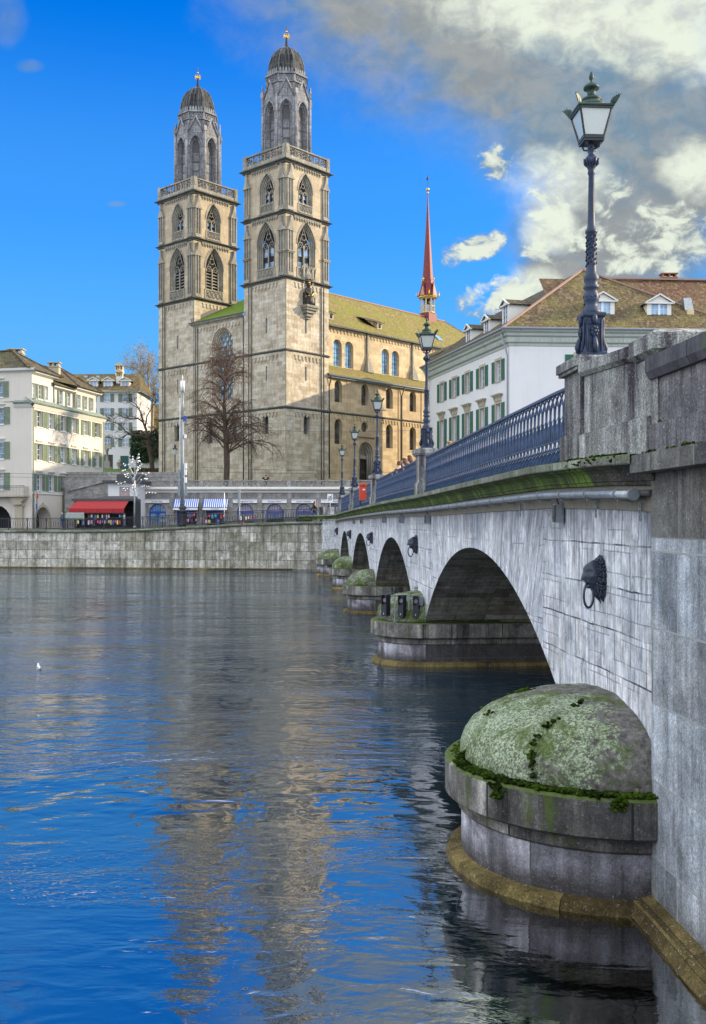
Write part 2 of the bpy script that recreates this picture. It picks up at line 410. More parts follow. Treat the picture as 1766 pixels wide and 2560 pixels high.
def stone(name, light, dark, tan, bw=1.1, bh=0.42, mortar=0.012, mort_col=(0.12, 0.11, 0.1), contrast=0.5, streak=0.4, streak_col=(0.06, 0.055, 0.05),
          moss=None, moss_col=(0.06, 0.11, 0.015), bumpy=0.35, top_dirt=0.0, blotch=(0, 0, 0), blotch_amt=0.0, z_grad=None, spots=0.0, off=0.5, warp=0.0, grit=1.0, sw=3.2, tide=None, vert=0.0):
    """weathered masonry: blocks of varying tone, soft mottling, rain streaks, optional moss on upward faces"""
    g = NT(name); uv = g.tc('UV'); ob = g.tc('Object')
    src = uv
    if warp:
        w = g.noise(ob, 0.9, 3, 0.5, col=True)
        n = g.N.new('ShaderNodeVectorMath'); n.operation = 'MULTIPLY_ADD'; g.L.new(w, n.inputs[0]); n.inputs[1].default_value = (warp, warp, 0); g.L.new(uv, n.inputs[2]); src = n.outputs[0]
    br = g.brick(src, bw, bh, mortar, off=off)
    br2 = g.brick(g.map(src, loc=(bw*7.3, bh*4.0, 0)), bw, bh, mortar, off=off)
    tone = g.math('ADD', g.math('MULTIPLY', br[0], 0.5), g.math('MULTIPLY', g.noise(ob, 0.45, 5, 0.6), 0.5))
    fine = g.noise(ob, 9, 6, 0.7); mid = g.noise(ob, 1.7, 6, 0.65, 0.4)
    c = g.mix(g.ramp(tone, [(0.28, 0.0), (0.72, 1.0)]), dark, light)
    c = g.mix(g.math('MULTIPLY', g.ramp(g.math('ADD', g.math('MULTIPLY', br2[0], 0.35), g.math('MULTIPLY', mid, 0.65)), [(0.42, 0.0), (0.7, 1.0)]), contrast), c, tan)
    c = g.mix(g.ramp(fine, [(0.25, 0.55), (0.5, 0.0)]), c, g.mix(1.0, c, (0.55, 0.53, 0.5), 'MULTIPLY'))
    gr = g.noise(ob, 3.1, 10, 0.78, 0.3); c = g.mix(1.0, c, g.ramp(gr, [(0.28, 1-0.55*grit), (0.5, 1.0), (0.72, 1+0.6*grit)]), 'MULTIPLY')
    if streak:
        st = g.noise(g.map(uv, (sw, 0.22, 1)), 1.0, 7, 0.7)
        st2 = g.noise(g.map(uv, (0.35, 0.18, 1), (3, 1, 0)), 1.0, 3, 0.5)
        f = g.math('MULTIPLY', g.ramp(st, [(0.44, 0.0), (0.58, 1.0)]), g.ramp(st2, [(0.36, 0.0), (0.56, 1.0)]))
        c = g.mix(g.math('MULTIPLY', f, streak), c, streak_col)
    if blotch_amt:
        f = g.ramp(g.noise(ob, 0.8, 7, 0.7, 0.6), [(0.52, 0.0), (0.64, 1.0)])
        c = g.mix(g.math('MULTIPLY', f, blotch_amt), c, blotch)
    if vert:      # broad run-off bands, pale and dark, down the face
        vn = g.noise(g.map(uv, (3.4, 0.16, 1), (2.2, 0.7, 0)), 1.0, 8, 0.72); c = g.mix(1.0, c, g.ramp(vn, [(0.36, 1-0.72*vert), (0.47, 0.9), (0.54, 1.05), (0.66, 1+0.75*vert)]), 'MULTIPLY')
    if tide:      # grime band left by the water line, with a ragged upper edge
        v_ = g.math('ADD', g.sep(uv)[1], g.math('MULTIPLY', g.math('SUBTRACT', g.noise(g.map(uv, (2.2, 3, 1)), 1.0, 7, 0.75), 0.5), tide[2]))
        c = g.mix(g.ramp(g.math('DIVIDE', v_, 4.0), [(tide[0]/4, 0.9), (tide[1]/4, 0.0)]), c, tide[3])
    if spots:
        sp_ = g.noise(ob, 38, 3, 0.8); c = g.mix(1.0, c, g.ramp(sp_, [(0.30, 1-0.75*spots), (0.5, 1.0), (0.68, 1+1.0*spots)]), 'MULTIPLY')
        f = g.ramp(g.noise(ob, 26, 4, 0.7), [(0.6, 0.0), (0.68, 1.0)])
        c = g.mix(g.math('MULTIPLY', f, spots), c, g.mix(0.5, c, (0.9, 0.9, 0.85)))
    c = g.mix(br[1], c, mort_col)
    if moss:
        nz = g.sep(g.N.new('ShaderNodeNewGeometry').outputs['Normal'])[2]
        m = g.ramp(g.math('ADD', g.noise(ob, 1.3, 8, 0.75, 0.5), g.math('MULTIPLY', g.math('SUBTRACT', nz, 0.35), 0.35)), [(0.66-moss*0.25, 0.0), (0.74-moss*0.25, 1.0)])
        mc = g.mix(g.noise(ob, 14, 4, 0.7), tuple(v*0.55 for v in moss_col), tuple(v*1.7 for v in moss_col))
        c = g.mix(m, c, mc)
        run = g.math('MULTIPLY', g.ramp(g.noise(g.map(uv, (4.5, 0.6, 1), (7, 2, 0)), 1.0, 6, 0.75), [(0.60-moss*0.12, 0.0), (0.68-moss*0.12, 1.0)]), g.ramp(g.noise(ob, 0.9, 3, 0.6), [(0.45, 0.0), (0.6, 0.8)])); c = g.mix(run, c, mc)
    h = g.math('ADD', g.math('MULTIPLY', br[1], -1.2), g.math('ADD', g.math('MULTIPLY', g.math('ADD', fine, g.noise(ob, 28, 4, 0.7)), 0.8), g.math('MULTIPLY', mid, 0.8)))
    return g.fin(c, 0.88, g.bump(h, bumpy, 0.03), spec=0.2)
def tiles(name, a, b, moss_col, moss=0.5, w=0.22, h=0.2):
    g = NT(name); uv = g.tc('UV'); ob = g.tc('Object')
    br = g.brick(uv, w, h, 0.012, off=0.5)
    n = g.noise(ob, 0.35, 6, 0.65); n2 = g.noise(ob, 3.5, 6, 0.7)
    wv = g.sep(uv)[1]; saw = g.math('FRACT', g.math('DIVIDE', wv, h))
    br2 = g.brick(g.map(uv, loc=(w*3.3, h*6, 0)), w, h, 0.012, off=0.5); c = g.mix(g.ramp(g.math('ADD', g.math('MULTIPLY', g.math('MULTIPLY', br[0], br2[0]), 0.5), g.math('MULTIPLY', n2, 0.6)), [(0.25, 0.0), (0.7, 1.0)]), a, b)
    mm = g.ramp(g.math('ADD', g.math('MULTIPLY', n, 0.6), g.math('MULTIPLY', n2, 0.4)), [(0.62-moss*0.3, 0.0), (0.75-moss*0.2, 1.0)])
    mc = g.mix(n2, tuple(v*0.5 for v in moss_col), tuple(v*1.5 for v in moss_col))
    c = g.mix(g.math('MULTIPLY', mm, 0.85), c, mc)
    c = g.mix(g.math('MULTIPLY', br[1], 0.8), c, (0.03, 0.025, 0.02))
    hgt = g.math('ADD', g.math('MULTIPLY', saw, -1.0), g.math('ADD', g.math('MULTIPLY', br[0], 0.5), n2))
    return g.fin(c, 0.9, g.bump(hgt, 0.9, 0.05), spec=0.15)
def glass(name, col=(0.04, 0.06, 0.09), rough=0.08, var=0.6):
    g = NT(name); n = g.noise(g.tc(), 1.2, 3, 0.5)
    c = g.mix(g.ramp(n, [(0.4, 0.0), (0.6, 1.0)]), tuple(v*(1-var) for v in col), tuple(v*(1+var) for v in col))
    return g.fin(c, rough, g.bump(n, 0.08, 0.05), spec=0.9, **{'IOR': 1.6})
def plaster(name, col, dirt=0.25, streak=0.25):
    g = NT(name); ob = g.tc(); uv = g.tc('UV')
    n = g.noise(ob, 0.5, 6, 0.65); n2 = g.noise(ob, 6, 5, 0.6); st = g.noise(g.map(uv, (2.2, 0.15, 1)), 1.0, 6, 0.65)
    c = g.mix(g.math('MULTIPLY', g.ramp(n, [(0.4, 0.0), (0.7, 1.0)]), dirt), col, tuple(v*0.6 for v in col))
    c = g.mix(g.math('MULTIPLY', g.ramp(st, [(0.52, 0.0), (0.72, 1.0)]), streak), c, tuple(v*0.5 for v in col))
    return g.fin(c, 0.85, g.bump(n2, 0.15, 0.01), spec=0.2)

M_ = {}
M_['church'] = stone('ashlar_sandstone', (0.52, 0.465, 0.375), (0.42, 0.375, 0.30), (0.28, 0.23, 0.165), 1.15, 0.48, 0.010, (0.24, 0.20, 0.155), 0.85, 0.45, (0.17, 0.15, 0.13), grit=.40, blotch=(0.60, 0.59, 0.57), blotch_amt=.40, spots=.15)
M_['church_hi'] = stone('smooth_sandstone', (0.47, 0.395, 0.285), (0.36, 0.30, 0.215), (0.27, 0.225, 0.165), 1.4, 0.6, 0.006, (0.26, 0.22, 0.17), 0.3, 0.4, (0.2, 0.17, 0.14), grit=.25)
M_['church_trim'] = stone('weathered_trim_stone', (0.36, 0.335, 0.28), (0.25, 0.235, 0.20), (0.17, 0.16, 0.14), 1.6, 0.9, 0.006, (0.12, 0.12, 0.11), 0.5, 0.6, (0.10, 0.10, 0.10), grit=.5)
M_['lantern'] = stone('grey_lantern_stone', (0.30, 0.31, 0.33), (0.18, 0.185, 0.20), (0.13, 0.125, 0.13), 1.2, 1.0, 0.02, (0.07, 0.07, 0.075), 0.5, 0.5, (0.08, 0.08, 0.09))
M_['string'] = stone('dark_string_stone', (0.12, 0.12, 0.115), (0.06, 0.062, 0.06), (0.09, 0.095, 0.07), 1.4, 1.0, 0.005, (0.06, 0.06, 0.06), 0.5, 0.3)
M_['nave'] = stone('warm_nave_stone', (0.58, 0.46, 0.30), (0.42, 0.335, 0.22), (0.30, 0.23, 0.15), 1.3, 0.55, 0.006, (0.34, 0.27, 0.17), 0.35, 0.3, (0.24, 0.18, 0.12), grit=.25)
M_['dome'] = stone('dark_lead', (0.018, 0.020, 0.026), (0.007, 0.008, 0.011), (0.05, 0.052, 0.052), 0.5, 9, 0.02, (0.09, 0.10, 0.10), 0.3, 0.5, (0.14, 0.14, 0.13), bumpy=0.2)
M_['mossroof'] = tiles('mossy_tiles', (0.15, 0.105, 0.055), (0.31, 0.235, 0.115), (0.18, 0.19, 0.03), 0.75, 0.3, 0.34)
M_['greenroof'] = tiles('moss_green_tiles', (0.10, 0.14, 0.02), (0.16, 0.22, 0.03), (0.14, 0.24, 0.02), 1.1, 0.3, 0.28)
M_['roof'] = tiles('brown_clay_tiles', (0.06, 0.042, 0.03), (0.20, 0.15, 0.09), (0.15, 0.14, 0.04), 0.55, 0.3, 0.42)
M_['roof2'] = tiles('red_clay_tiles', (0.07, 0.04, 0.03), (0.22, 0.13, 0.08), (0.11, 0.10, 0.04), 0.45, 0.3, 0.42)
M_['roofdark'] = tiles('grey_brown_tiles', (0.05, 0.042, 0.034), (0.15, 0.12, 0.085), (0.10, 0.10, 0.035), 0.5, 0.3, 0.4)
M_['ridge'] = flat('ridge_tile', (0.30, 0.19, 0.15), 0.85)
M_['red'] = flat('red_spire_paint', (0.17, 0.022, 0.025), 0.55, var=0.3)
M_['copperred'] = flat('pinkish_shingle', (0.45, 0.22, 0.15), 0.6, var=0.3, scale=6)
M_['gold'] = flat('gilding', (0.62, 0.37, 0.06), 0.35, 0.85, 0.2)
M_['cream'] = flat('painted_wood_cream', (0.55, 0.44, 0.25), 0.6)
M_['bronze'] = flat('dark_bronze', (0.05, 0.045, 0.04), 0.5, 0.3)
M_['glass'] = glass('window_glass', (0.10, 0.17, 0.28), 0.08)
M_['glassdk'] = glass('dark_leaded_glass', (0.045, 0.05, 0.06), 0.2)
M_['glassblue'] = glass('sky_blue_glass', (0.16, 0.32, 0.52), 0.12, 0.3)
M_['louvre'] = flat('louvre_slats', (0.24, 0.24, 0.23), 0.7)
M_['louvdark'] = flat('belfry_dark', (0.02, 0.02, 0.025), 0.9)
M_['pipe'] = flat('lead_downpipe', (0.06, 0.06, 0.065), 0.6)
M_['plast_w'] = plaster('white_render', (0.66, 0.66, 0.68), 0.12, 0.12)
M_['plast_c'] = plaster('cream_render', (0.60, 0.56, 0.51), 0.15, 0.15)
M_['plast_t'] = plaster('tan_render', (0.42, 0.36, 0.26), 0.3, 0.3)
M_['trim_g'] = plaster('greenish_cornice_paint', (0.42, 0.46, 0.43), 0.3, 0.5)
M_['trim_w'] = plaster('white_trim', (0.66, 0.65, 0.62), 0.12, 0.2)
M_['framestone'] = plaster('sandstone_surround', (0.42, 0.38, 0.30), 0.3, 0.3)
M_['copper'] = stone('patinated_copper', (0.28, 0.36, 0.31), (0.19, 0.25, 0.22), (0.16, 0.18, 0.15), 0.6, 6, 0.02, (0.14, 0.18, 0.16), 0.3, 0.5, (0.12, 0.14, 0.12), bumpy=0.15)
M_['shut_l'] = flat('pale_green_shutter_paint', (0.15, 0.205, 0.14), 0.55)
M_['shut_d'] = flat('deep_green_shutter_paint', (0.018, 0.13, 0.09), 0.5)
M_['shut_g'] = flat('grey_green_shutter_paint', (0.17, 0.21, 0.18), 0.6)
M_['winframe'] = flat('white_window_frame', (0.68, 0.70, 0.72), 0.5, var=0.05)
M_['iron'] = flat('blue_black_iron_paint', (0.016, 0.032, 0.075), 0.5, 0.0, 0.45, 6.0, 0.4)
M_['ironblk'] = flat('black_iron_paint', (0.022, 0.026, 0.038), 0.45, 0.0, 0.3)
M_['lampgreen'] = flat('verdigris_lamp_metal', (0.022, 0.05, 0.042), 0.5, 0.2, 0.4, 6)
M_['lion'] = flat('black_cast_bronze', (0.024, 0.034, 0.065), 0.33, 0.3, 0.7, 9.0, 0.7)
M_['steel'] = flat('galvanised_steel', (0.34, 0.37, 0.39), 0.38, 0.7, 0.25, 6)
M_['steelpole'] = flat('grey_pole_paint', (0.22, 0.25, 0.29), 0.5)
M_['blackplastic'] = flat('black_housing', (0.03, 0.032, 0.045), 0.4)
M_['red_awning'] = flat('red_awning_cloth', (0.32, 0.02, 0.023), 0.75, var=0.1)
M_['bluepaint'] = flat('bright_blue_joinery', (0.015, 0.07, 0.42), 0.45)
M_['orange'] = flat('orange_red_box_paint', (0.62, 0.07, 0.03), 0.45, var=0.05)
M_['white'] = flat('white_enamel', (0.78, 0.78, 0.80), 0.5, var=0.04)
M_['skin'] = flat('skin', (0.55, 0.33, 0.24), 0.55, var=0.05)
M_['asphalt'] = flat('asphalt', (0.06, 0.06, 0.062), 0.9, var=0.3)
M_['brickred'] = flat('chimney_brick', (0.28, 0.15, 0.10), 0.85, var=0.3, scale=8)
M_['bark'] = flat('bark', (0.085, 0.06, 0.045), 0.9, var=0.5, scale=8, bump=0.6)
M_['barkgold'] = flat('pale_bark', (0.26, 0.19, 0.10), 0.9, var=0.4, scale=8, bump=0.5)
M_['twigred'] = flat('reddish_twigs', (0.12, 0.07, 0.052), 0.9, var=0.4)
M_['twig'] = flat('grey_twigs', (0.16, 0.12, 0.09), 0.9, var=0.4)
M_['chrome'] = flat('polished_steel_ball', (0.8, 0.8, 0.82), 0.15, 0.9, 0.05)
# ---------------------------------------------------------------- water, river bed, ground
WZ = -0.25
def water_mat():
    g = NT('river_water'); N, L = g.N, g.L
    ob = g.tc()
    # current ripples: smooth crests lying across the view, with calmer reaches and choppy eddy lines
    wob = g.noise(g.map(ob, (0.12, 0.12, 1)), 1.0, 2, 0.5, col=True)
    n = N.new('ShaderNodeVectorMath'); n.operation = 'MULTIPLY_ADD'; L.new(wob, n.inputs[0]); n.inputs[1].default_value = (2.2, 2.2, 0); L.new(ob, n.inputs[2]); src = n.outputs[0]
    w0 = g.noise(g.map(src, (0.30, 0.55, 1)), 1.0, 1, 0.4, 0.3)
    w1 = g.noise(g.map(src, (1.3, 2.5, 1), rot=(0, 0, R(9))), 1.0, 1.5, 0.45, 0.8)
    w2 = g.noise(g.map(src, (3.2, 5.0, 1), rot=(0, 0, R(-12))), 1.0, 2, 0.5, 0.9)
    w3 = g.noise(g.map(src, (7, 15.0, 1)), 1.0, 2, 0.6, 0.6)
    patch = g.ramp(g.noise(g.map(src, (0.055, 0.16, 1), loc=(2, 5, 0)), 1.0, 5, 0.62, 1.0), [(0.40, 0.12), (0.50, 0.5), (0.58, 1.6), (0.70, 3.0)])
    h = g.math('ADD', g.math('ADD', g.math('MULTIPLY', w0, 0.050), g.math('MULTIPLY', w1, 0.022)), g.math('MULTIPLY', g.math('ADD', g.math('MULTIPLY', w2, 0.011), g.math('MULTIPLY', w3, 0.0048)), patch))
    calm = g.ramp(g.math('DIVIDE', g.sep(ob)[0], 10.0), [(0.10, 1.0), (0.22, 0.35)])     # sheltered water beside the pier
    yy_ = g.math('ADD', g.sep(ob)[1], g.math('MULTIPLY', g.math('SUBTRACT', g.noise(g.map(ob, (.25, .4, 1)), 1.0, 3, 0.6), 0.5), 7.0))
    h = g.math('MULTIPLY', h, g.math('MULTIPLY', 1.5, g.ramp(g.math('DIVIDE', yy_, 100.0), [(0.10, 0.42), (0.145, 0.45), (0.165, 1.05), (0.20, 0.95), (0.23, 0.75), (0.45, 0.95), (1.0, 0.9)])))   # slack reach, then a line of eddies
    h = g.math('MULTIPLY', h, g.math('MAXIMUM', calm, g.ramp(g.math('DIVIDE', g.sep(ob)[1], 100.0), [(0.14, 0.0), (0.2, 1.0)])))
    nrm = g.bump(h, 1.0, 1.0)
    gl = N.new('ShaderNodeBsdfGlossy'); gl.inputs['Roughness'].default_value = 0.0; gl.inputs['Color'].default_value = (1.0, 1.0, 1.0, 1)
    L.new(nrm, gl.inputs['Normal'])
    fr = N.new('ShaderNodeFresnel'); fr.inputs['IOR'].default_value = 5.5; L.new(nrm, fr.inputs['Normal'])
    # the body of water: clear and shallow along the pier foot, blue-green and deep in the stream
    df = N.new('ShaderNodeBsdfDiffuse')
    df.inputs['Color'].default_value = (0.006, 0.030, 0.055, 1)
    tr = N.new('ShaderNodeBsdfTransparent'); tr.inputs['Color'].default_value = (0.78, 0.88, 0.80, 1)
    x, y, z = g.sep(ob)
    edge = g.math('ADD', g.math('SUBTRACT', x, 0.6), g.math('MULTIPLY', g.noise(ob, 0.8, 3, 0.5), 1.2))
    deep = g.ramp(g.math('MULTIPLY', g.math('ADD', g.math('MULTIPLY', edge, -0.5), 1.0), 1.0, True), [(0.0, 0.0), (1.0, 0.93)])
    deep2 = g.ramp(g.math('DIVIDE', y, 40.0), [(0.36, 0.0), (0.5, 0.9)])
    m1 = N.new('ShaderNodeMixShader'); L.new(g.math('MAXIMUM', deep, deep2), m1.inputs[0]); L.new(tr.outputs[0], m1.inputs[1]); L.new(df.outputs[0], m1.inputs[2])
    m2 = N.new('ShaderNodeMixShader'); L.new(fr.outputs[0], m2.inputs[0]); L.new(m1.outputs[0], m2.inputs[1]); L.new(gl.outputs[0], m2.inputs[2])
    L.new(m2.outputs[0], g.out.inputs[0])
    return g.m
mb = MB(); mb.face([(-260, -40, WZ), (90, -40, WZ), (90, 96, WZ), (-260, 96, WZ)])
mb.build('water', water_mat(), kind='structure')
g = NT('river_bed_silt'); n = g.noise(g.tc(), 1.1, 8, 0.7); n2 = g.vor(g.tc(), 1.6)
g.fin(g.mix(g.ramp(g.math('ADD', g.math('MULTIPLY', n, 0.7), g.math('MULTIPLY', n2, 0.3)), [(0.35, 0.0), (0.65, 1.0)]), (0.10, 0.13, 0.08), (0.52, 0.58, 0.38)), 0.95, g.bump(n, 0.6, 0.2), spec=0.1)
mb = MB(); nx, ny = 60, 60
def bed_z(x, y):
    r = math.exp(-((x-3.0)**2/14+(y-10)**2/60))
    return -3.2+2.1*r+0.18*noise.noise((x*0.7, y*0.7, 0))+0.08*noise.noise((x*2, y*2, 3))
xs = [-260, -120, -60, -30]+[-12+i*0.5 for i in range(44)]+[12, 30, 90]; ys = [-40, -10]+[4+i*0.5 for i in range(40)]+[30, 50, 96]
for i in range(len(xs)-1):
    for j in range(len(ys)-1):
        q = [(xs[i], ys[j]), (xs[i+1], ys[j]), (xs[i+1], ys[j+1]), (xs[i], ys[j+1])]
        mb.face([(a, b, bed_z(a, b)) for a, b in q], smooth=True)
mb.build('river_bed', MATS['river_bed_silt'], kind='structure')
M_['bedrock'] = stone('sunken_block', (0.46, 0.50, 0.34), (0.25, 0.28, 0.18), (0.2, 0.2, 0.13), 3, 3, 0.0, (0.05, 0.05, 0.04), 0.5, 0.0, moss=0.3, moss_col=(0.05, 0.07, 0.02))
def boulder(x, y, z, sx, sy, sz, rz, label):
    bm = bmesh.new(); bmesh.ops.create_cube(bm, size=1.0)
    bmesh.ops.subdivide_edges(bm, edges=bm.edges, cuts=4, use_grid_fill=True)
    for v in bm.verts:
        d = v.co.normalized()*0.62; v.co = v.co.lerp(d, 0.28)
        v.co += v.co.normalized()*0.09*noise.noise(v.co*3+Vector((x*3, y, 0)))
        v.co = Vector((v.co.x*sx, v.co.y*sy, v.co.z*sz))
    me = bpy.data.meshes.new('boulder'); bm.to_mesh(me); bm.free(); me.materials.append(M_['bedrock'])
    o = bpy.data.objects.new('sunken_stone', me); C.objects.link(o); o.location = (x, y, z); o.rotation_euler = (0.1, 0.05, rz)
    tag(o, label, 'stone', 'blocks lying under water beside the pier'); return o
boulder(2.05, 8.9, -1.2, 1.15, 0.5, 0.34, 0.08, 'long flat block under water, nearest the bottom edge of the photo')
boulder(2.75, 10.35, -1.1, 0.5, 0.4, 0.6, 0.5, 'upright squat block under water close in front of the pier foot')
boulder(2.9, 8.95, -1.2, 0.7, 0.6, 0.35, -0.5, 'low dark block under water just right of the long flat one')
boulder(1.55, 10.5, -1.3, 0.7, 0.4, 0.3, 0.3, 'small block under water at the left end of the pier shadow')
for (x, y, s, r, l) in ((1.3, 9.6, .45, .9, 'small rounded rock under water between the pier shadow and the long flat block'), (3.3, 9.6, .5, .2, 'rock under water against the foot of the abutment wall')):
    boulder(x, y, -1.3, s, s*.8, s*.6, r, l)

# street level beyond the river: rises from the quay on the left to the bridge head on the right
def street_z(x): 
    t = min(1, max(0, (x+24)/22)); t = t*t*(3-2*t)
    return 3.32+t*1.25
mb = MB(); xs = [-90, -60, -40]+[-30+i*2 for i in range(20)]+[14, 40, 120]
QL, QR = Vector((-33.0, 94.0)), Vector((-2.6, 89.2)); qd = (QR-QL).normalized()
def quay_y(x): return 94.0+(x+33.0)*(qd.y/qd.x) if x < -2.0 else quay_y(-2.01)+0.0
for i in range(len(xs)-1):
    a, b = xs[i], xs[i+1]
    mb.face([(a, quay_y(a)+0.3, street_z(a)), (b, quay_y(b)+0.3, street_z(b)), (b, 400, street_z(b)), (a, 400, street_z(a))])
mb.build('street', M_['asphalt'], kind='structure')

# ---------------------------------------------------------------- bridge
B = Fr((4.24, 0), (-0.0663, 0.9978), flip=True)
ZC = [(-6, 4.6), (8, 4.86), (10.5, 4.92), (13, 5.0), (16, 5.05), (21, 5.03), (30, 4.97), (42, 4.96), (58, 4.87), (71, 4.77), (78, 4.7), (84, 4.62), (95, 4.5)]
def zc(s):
    for (a, p), (b, q) in zip(ZC, ZC[1:]):
        if s <= b: t = max(0, (s-a)/(b-a)); return p+(q-p)*t
    return ZC[-1][1]
M_['bridge'] = None
def bridge_mat(name, bw, bh, off, light=(0.80, 0.80, 0.83), dark=(0.46, 0.49, 0.55)):
    g = NT(name); uv = g.tc('UV'); ob = g.tc()
    wob = g.noise(ob, 1.1, 4, 0.6, col=True)
    n = g.N.new('ShaderNodeVectorMath'); n.operation = 'MULTIPLY_ADD'; g.L.new(wob, n.inputs[0]); n.inputs[1].default_value = (0.10, 0.07, 0); g.L.new(uv, n.inputs[2]); src = n.outputs[0]
    br = g.brick(src, bw, bh, 0.013, off=off, smooth=0.3); br2 = g.brick(g.map(src, loc=(bw*5.5, bh*2, 0)), bw, bh, 0.01, off=off)
    br3 = g.brick(g.map(src, loc=(.13, .09, 0)), bw*.62, bh*.5, 0.010, off=0.42, smooth=0.3); pm = g.ramp(g.noise(ob, 0.75, 2, 0.5), [(0.50, 0.0), (0.53, 1.0)])
    tone = g.math('ADD', g.math('MULTIPLY', g.math('ADD', g.math('MULTIPLY', br[0], 0.6), g.math('MULTIPLY', br3[0], 0.4)), 0.45), g.math('MULTIPLY', g.noise(ob, 0.6, 5, 0.65), 0.55))
    c = g.mix(g.ramp(tone, [(0.25, 0.0), (0.7, 1.0)]), dark, light)
    st = g.noise(g.map(src, (7.0, 0.35, 1)), 1.0, 8, 0.72); st2 = g.noise(g.map(src, (22, 0.9, 1)), 1.0, 6, 0.7); pt_ = g.noise(ob, 0.55, 5, 0.6)
    f = g.math('MULTIPLY', g.ramp(st, [(0.5, 0.0), (0.66, 1.0)]), g.ramp(pt_, [(0.35, 0.25), (0.6, 1.0)]))
    c = g.mix(g.math('MULTIPLY', f, 0.95), c, (0.09, 0.10, 0.135))
    # flaking patches of dark stone where the pale crust has come off
    fl = g.math('MULTIPLY', g.ramp(g.noise(g.map(src, (3.0, 1.6, 1)), 2.4, 10, 0.8, 0.3), [(0.565, 0.0), (0.60, 1.0)]), g.ramp(pt_, [(0.42, 0.1), (0.58, 1.0)]))
    c = g.mix(g.math('MULTIPLY', fl, 0.75), c, (0.09, 0.10, 0.13))
    hair = g.ramp(st2, [(0.55, 0.0), (0.60, 1.0)])
    c = g.mix(g.math('MULTIPLY', hair, 0.55), c, (0.06, 0.07, 0.1))
    warm = g.ramp(g.noise(g.map(src, (1.4, 0.3, 1), (9, 4, 0)), 1.0, 4, 0.6), [(0.55, 0.0), (0.72, 1.0)])
    c = g.mix(g.math('MULTIPLY', warm, 0.4), c, (0.40, 0.36, 0.29))
    iso = g.noise(ob, 2.3, 10, 0.8, 0.5); c = g.mix(1.0, c, g.ramp(iso, [(0.30, 0.5), (0.5, 1.0), (0.7, 1.3)]), 'MULTIPLY')
    c = g.mix(g.math('MULTIPLY', g.math('MULTIPLY', br3[1], pm), 0.5), c, (0.07, 0.08, 0.10))
    c = g.mix(g.math('MULTIPLY', g.ramp(br[1], [(0.2, 0), (0.8, 1)]), g.ramp(g.noise(ob, 2.0, 4, 0.6), [(0.35, 0.15), (0.6, 1.0)])), c, (0.05, 0.06, 0.08))
    gr = g.noise(g.map(src, (2.2, 1.0, 1)), 2.6, 10, 0.78, 0.2); c = g.mix(1.0, c, g.ramp(gr, [(0.28, 0.45), (0.5, 1.0), (0.7, 1.45)]), 'MULTIPLY')
    # rain stains running down from under the cornice
    top = g.ramp(g.math('ADD', g.math('DIVIDE', g.sep(uv)[1], 5.0), g.math('MULTIPLY', g.math('SUBTRACT', g.noise(g.map(src, (1.6, 0.05, 1)), 1.0, 5, 0.7), 0.5), 0.55)), [(0.74, 0.0), (0.90, 1.0)])
    c = g.mix(g.math('MULTIPLY', top, 0.72), c, (0.10, 0.115, 0.15))
    br_ = g.math('MULTIPLY', g.ramp(g.noise(g.map(src, (5.0, 0.12, 1), (4, 0, 0)), 1.0, 5, 0.7), [(0.60, 0.0), (0.70, 1.0)]), 0.5); c = g.mix(br_, c, (0.20, 0.15, 0.10))
    wh = g.ramp(g.noise(g.map(src, (2.5, 2.0, 1), (1, 7, 0)), 1.3, 8, 0.75), [(0.60, 0.0), (0.66, 1.0)]); c = g.mix(g.math('MULTIPLY', wh, 0.55), c, (0.82, 0.83, 0.86))
    low_ = g.ramp(g.math('ADD', g.sep(uv)[1], g.math('MULTIPLY', g.noise(ob, 1.6, 5, 0.7), -1.6)), [(0.35, 0.8), (0.95, 0.0)]); c = g.mix(low_, c, (0.17, 0.15, 0.10))
    fine = g.noise(ob, 30, 5, 0.7)
    return g.fin(c, 0.82, g.bump(g.math('ADD', g.math('MULTIPLY', br[1], -1.5), g.math('ADD', g.math('MULTIPLY', fine, 0.5), g.math('MULTIPLY', st, -0.7))), 0.4, 0.02), spec=0.25)
M_['bvou'] = bridge_mat('pale_voussoir_stone', 0.40, 2.6, 0.37)
M_['bcour'] = bridge_mat('pale_coursed_stone', 0.58, 0.56, 0.5)
M_['bband'] = bridge_mat('frieze_course_stone', 0.9, 0.8, 0.5, (0.36, 0.39, 0.45), (0.20, 0.22, 0.27))
M_['under'] = stone('dark_vault_stone', (0.74, 0.66, 0.55), (0.30, 0.27, 0.23), (0.50, 0.44, 0.32), 0.9, 0.26, 0.008, (0.10, 0.095, 0.09), 0.6, 0.5, blotch=(0.70, 0.69, 0.66), blotch_amt=0.5)
M_['cap'] = stone('grey_pier_cap_stone', (0.36, 0.35, 0.32), (0.15, 0.145, 0.14), (0.07, 0.065, 0.06), 1.55, 3.0, 0.014, (0.03, 0.03, 0.03), 0.6, 0.9, (0.035, 0.03, 0.035), moss=0.60, moss_col=(0.08, 0.11, 0.03), spots=0.45, blotch=(0.03, 0.028, 0.028), blotch_amt=.75, sw=1.4, vert=1.0)
M_['shaft'] = stone('bluish_pier_shaft_stone', (0.62, 0.61, 0.68), (0.24, 0.24, 0.28), (0.13, 0.125, 0.14), 1.8, 3.0, 0.010, (0.1, 0.1, 0.1), 0.7, 0.9, (0.05, 0.05, 0.065), spots=0.4, blotch=(.05, .05, .06), blotch_amt=.8, sw=1.2, tide=(.78, 1.10, .5, (.05, .045, .045)), vert=.7)
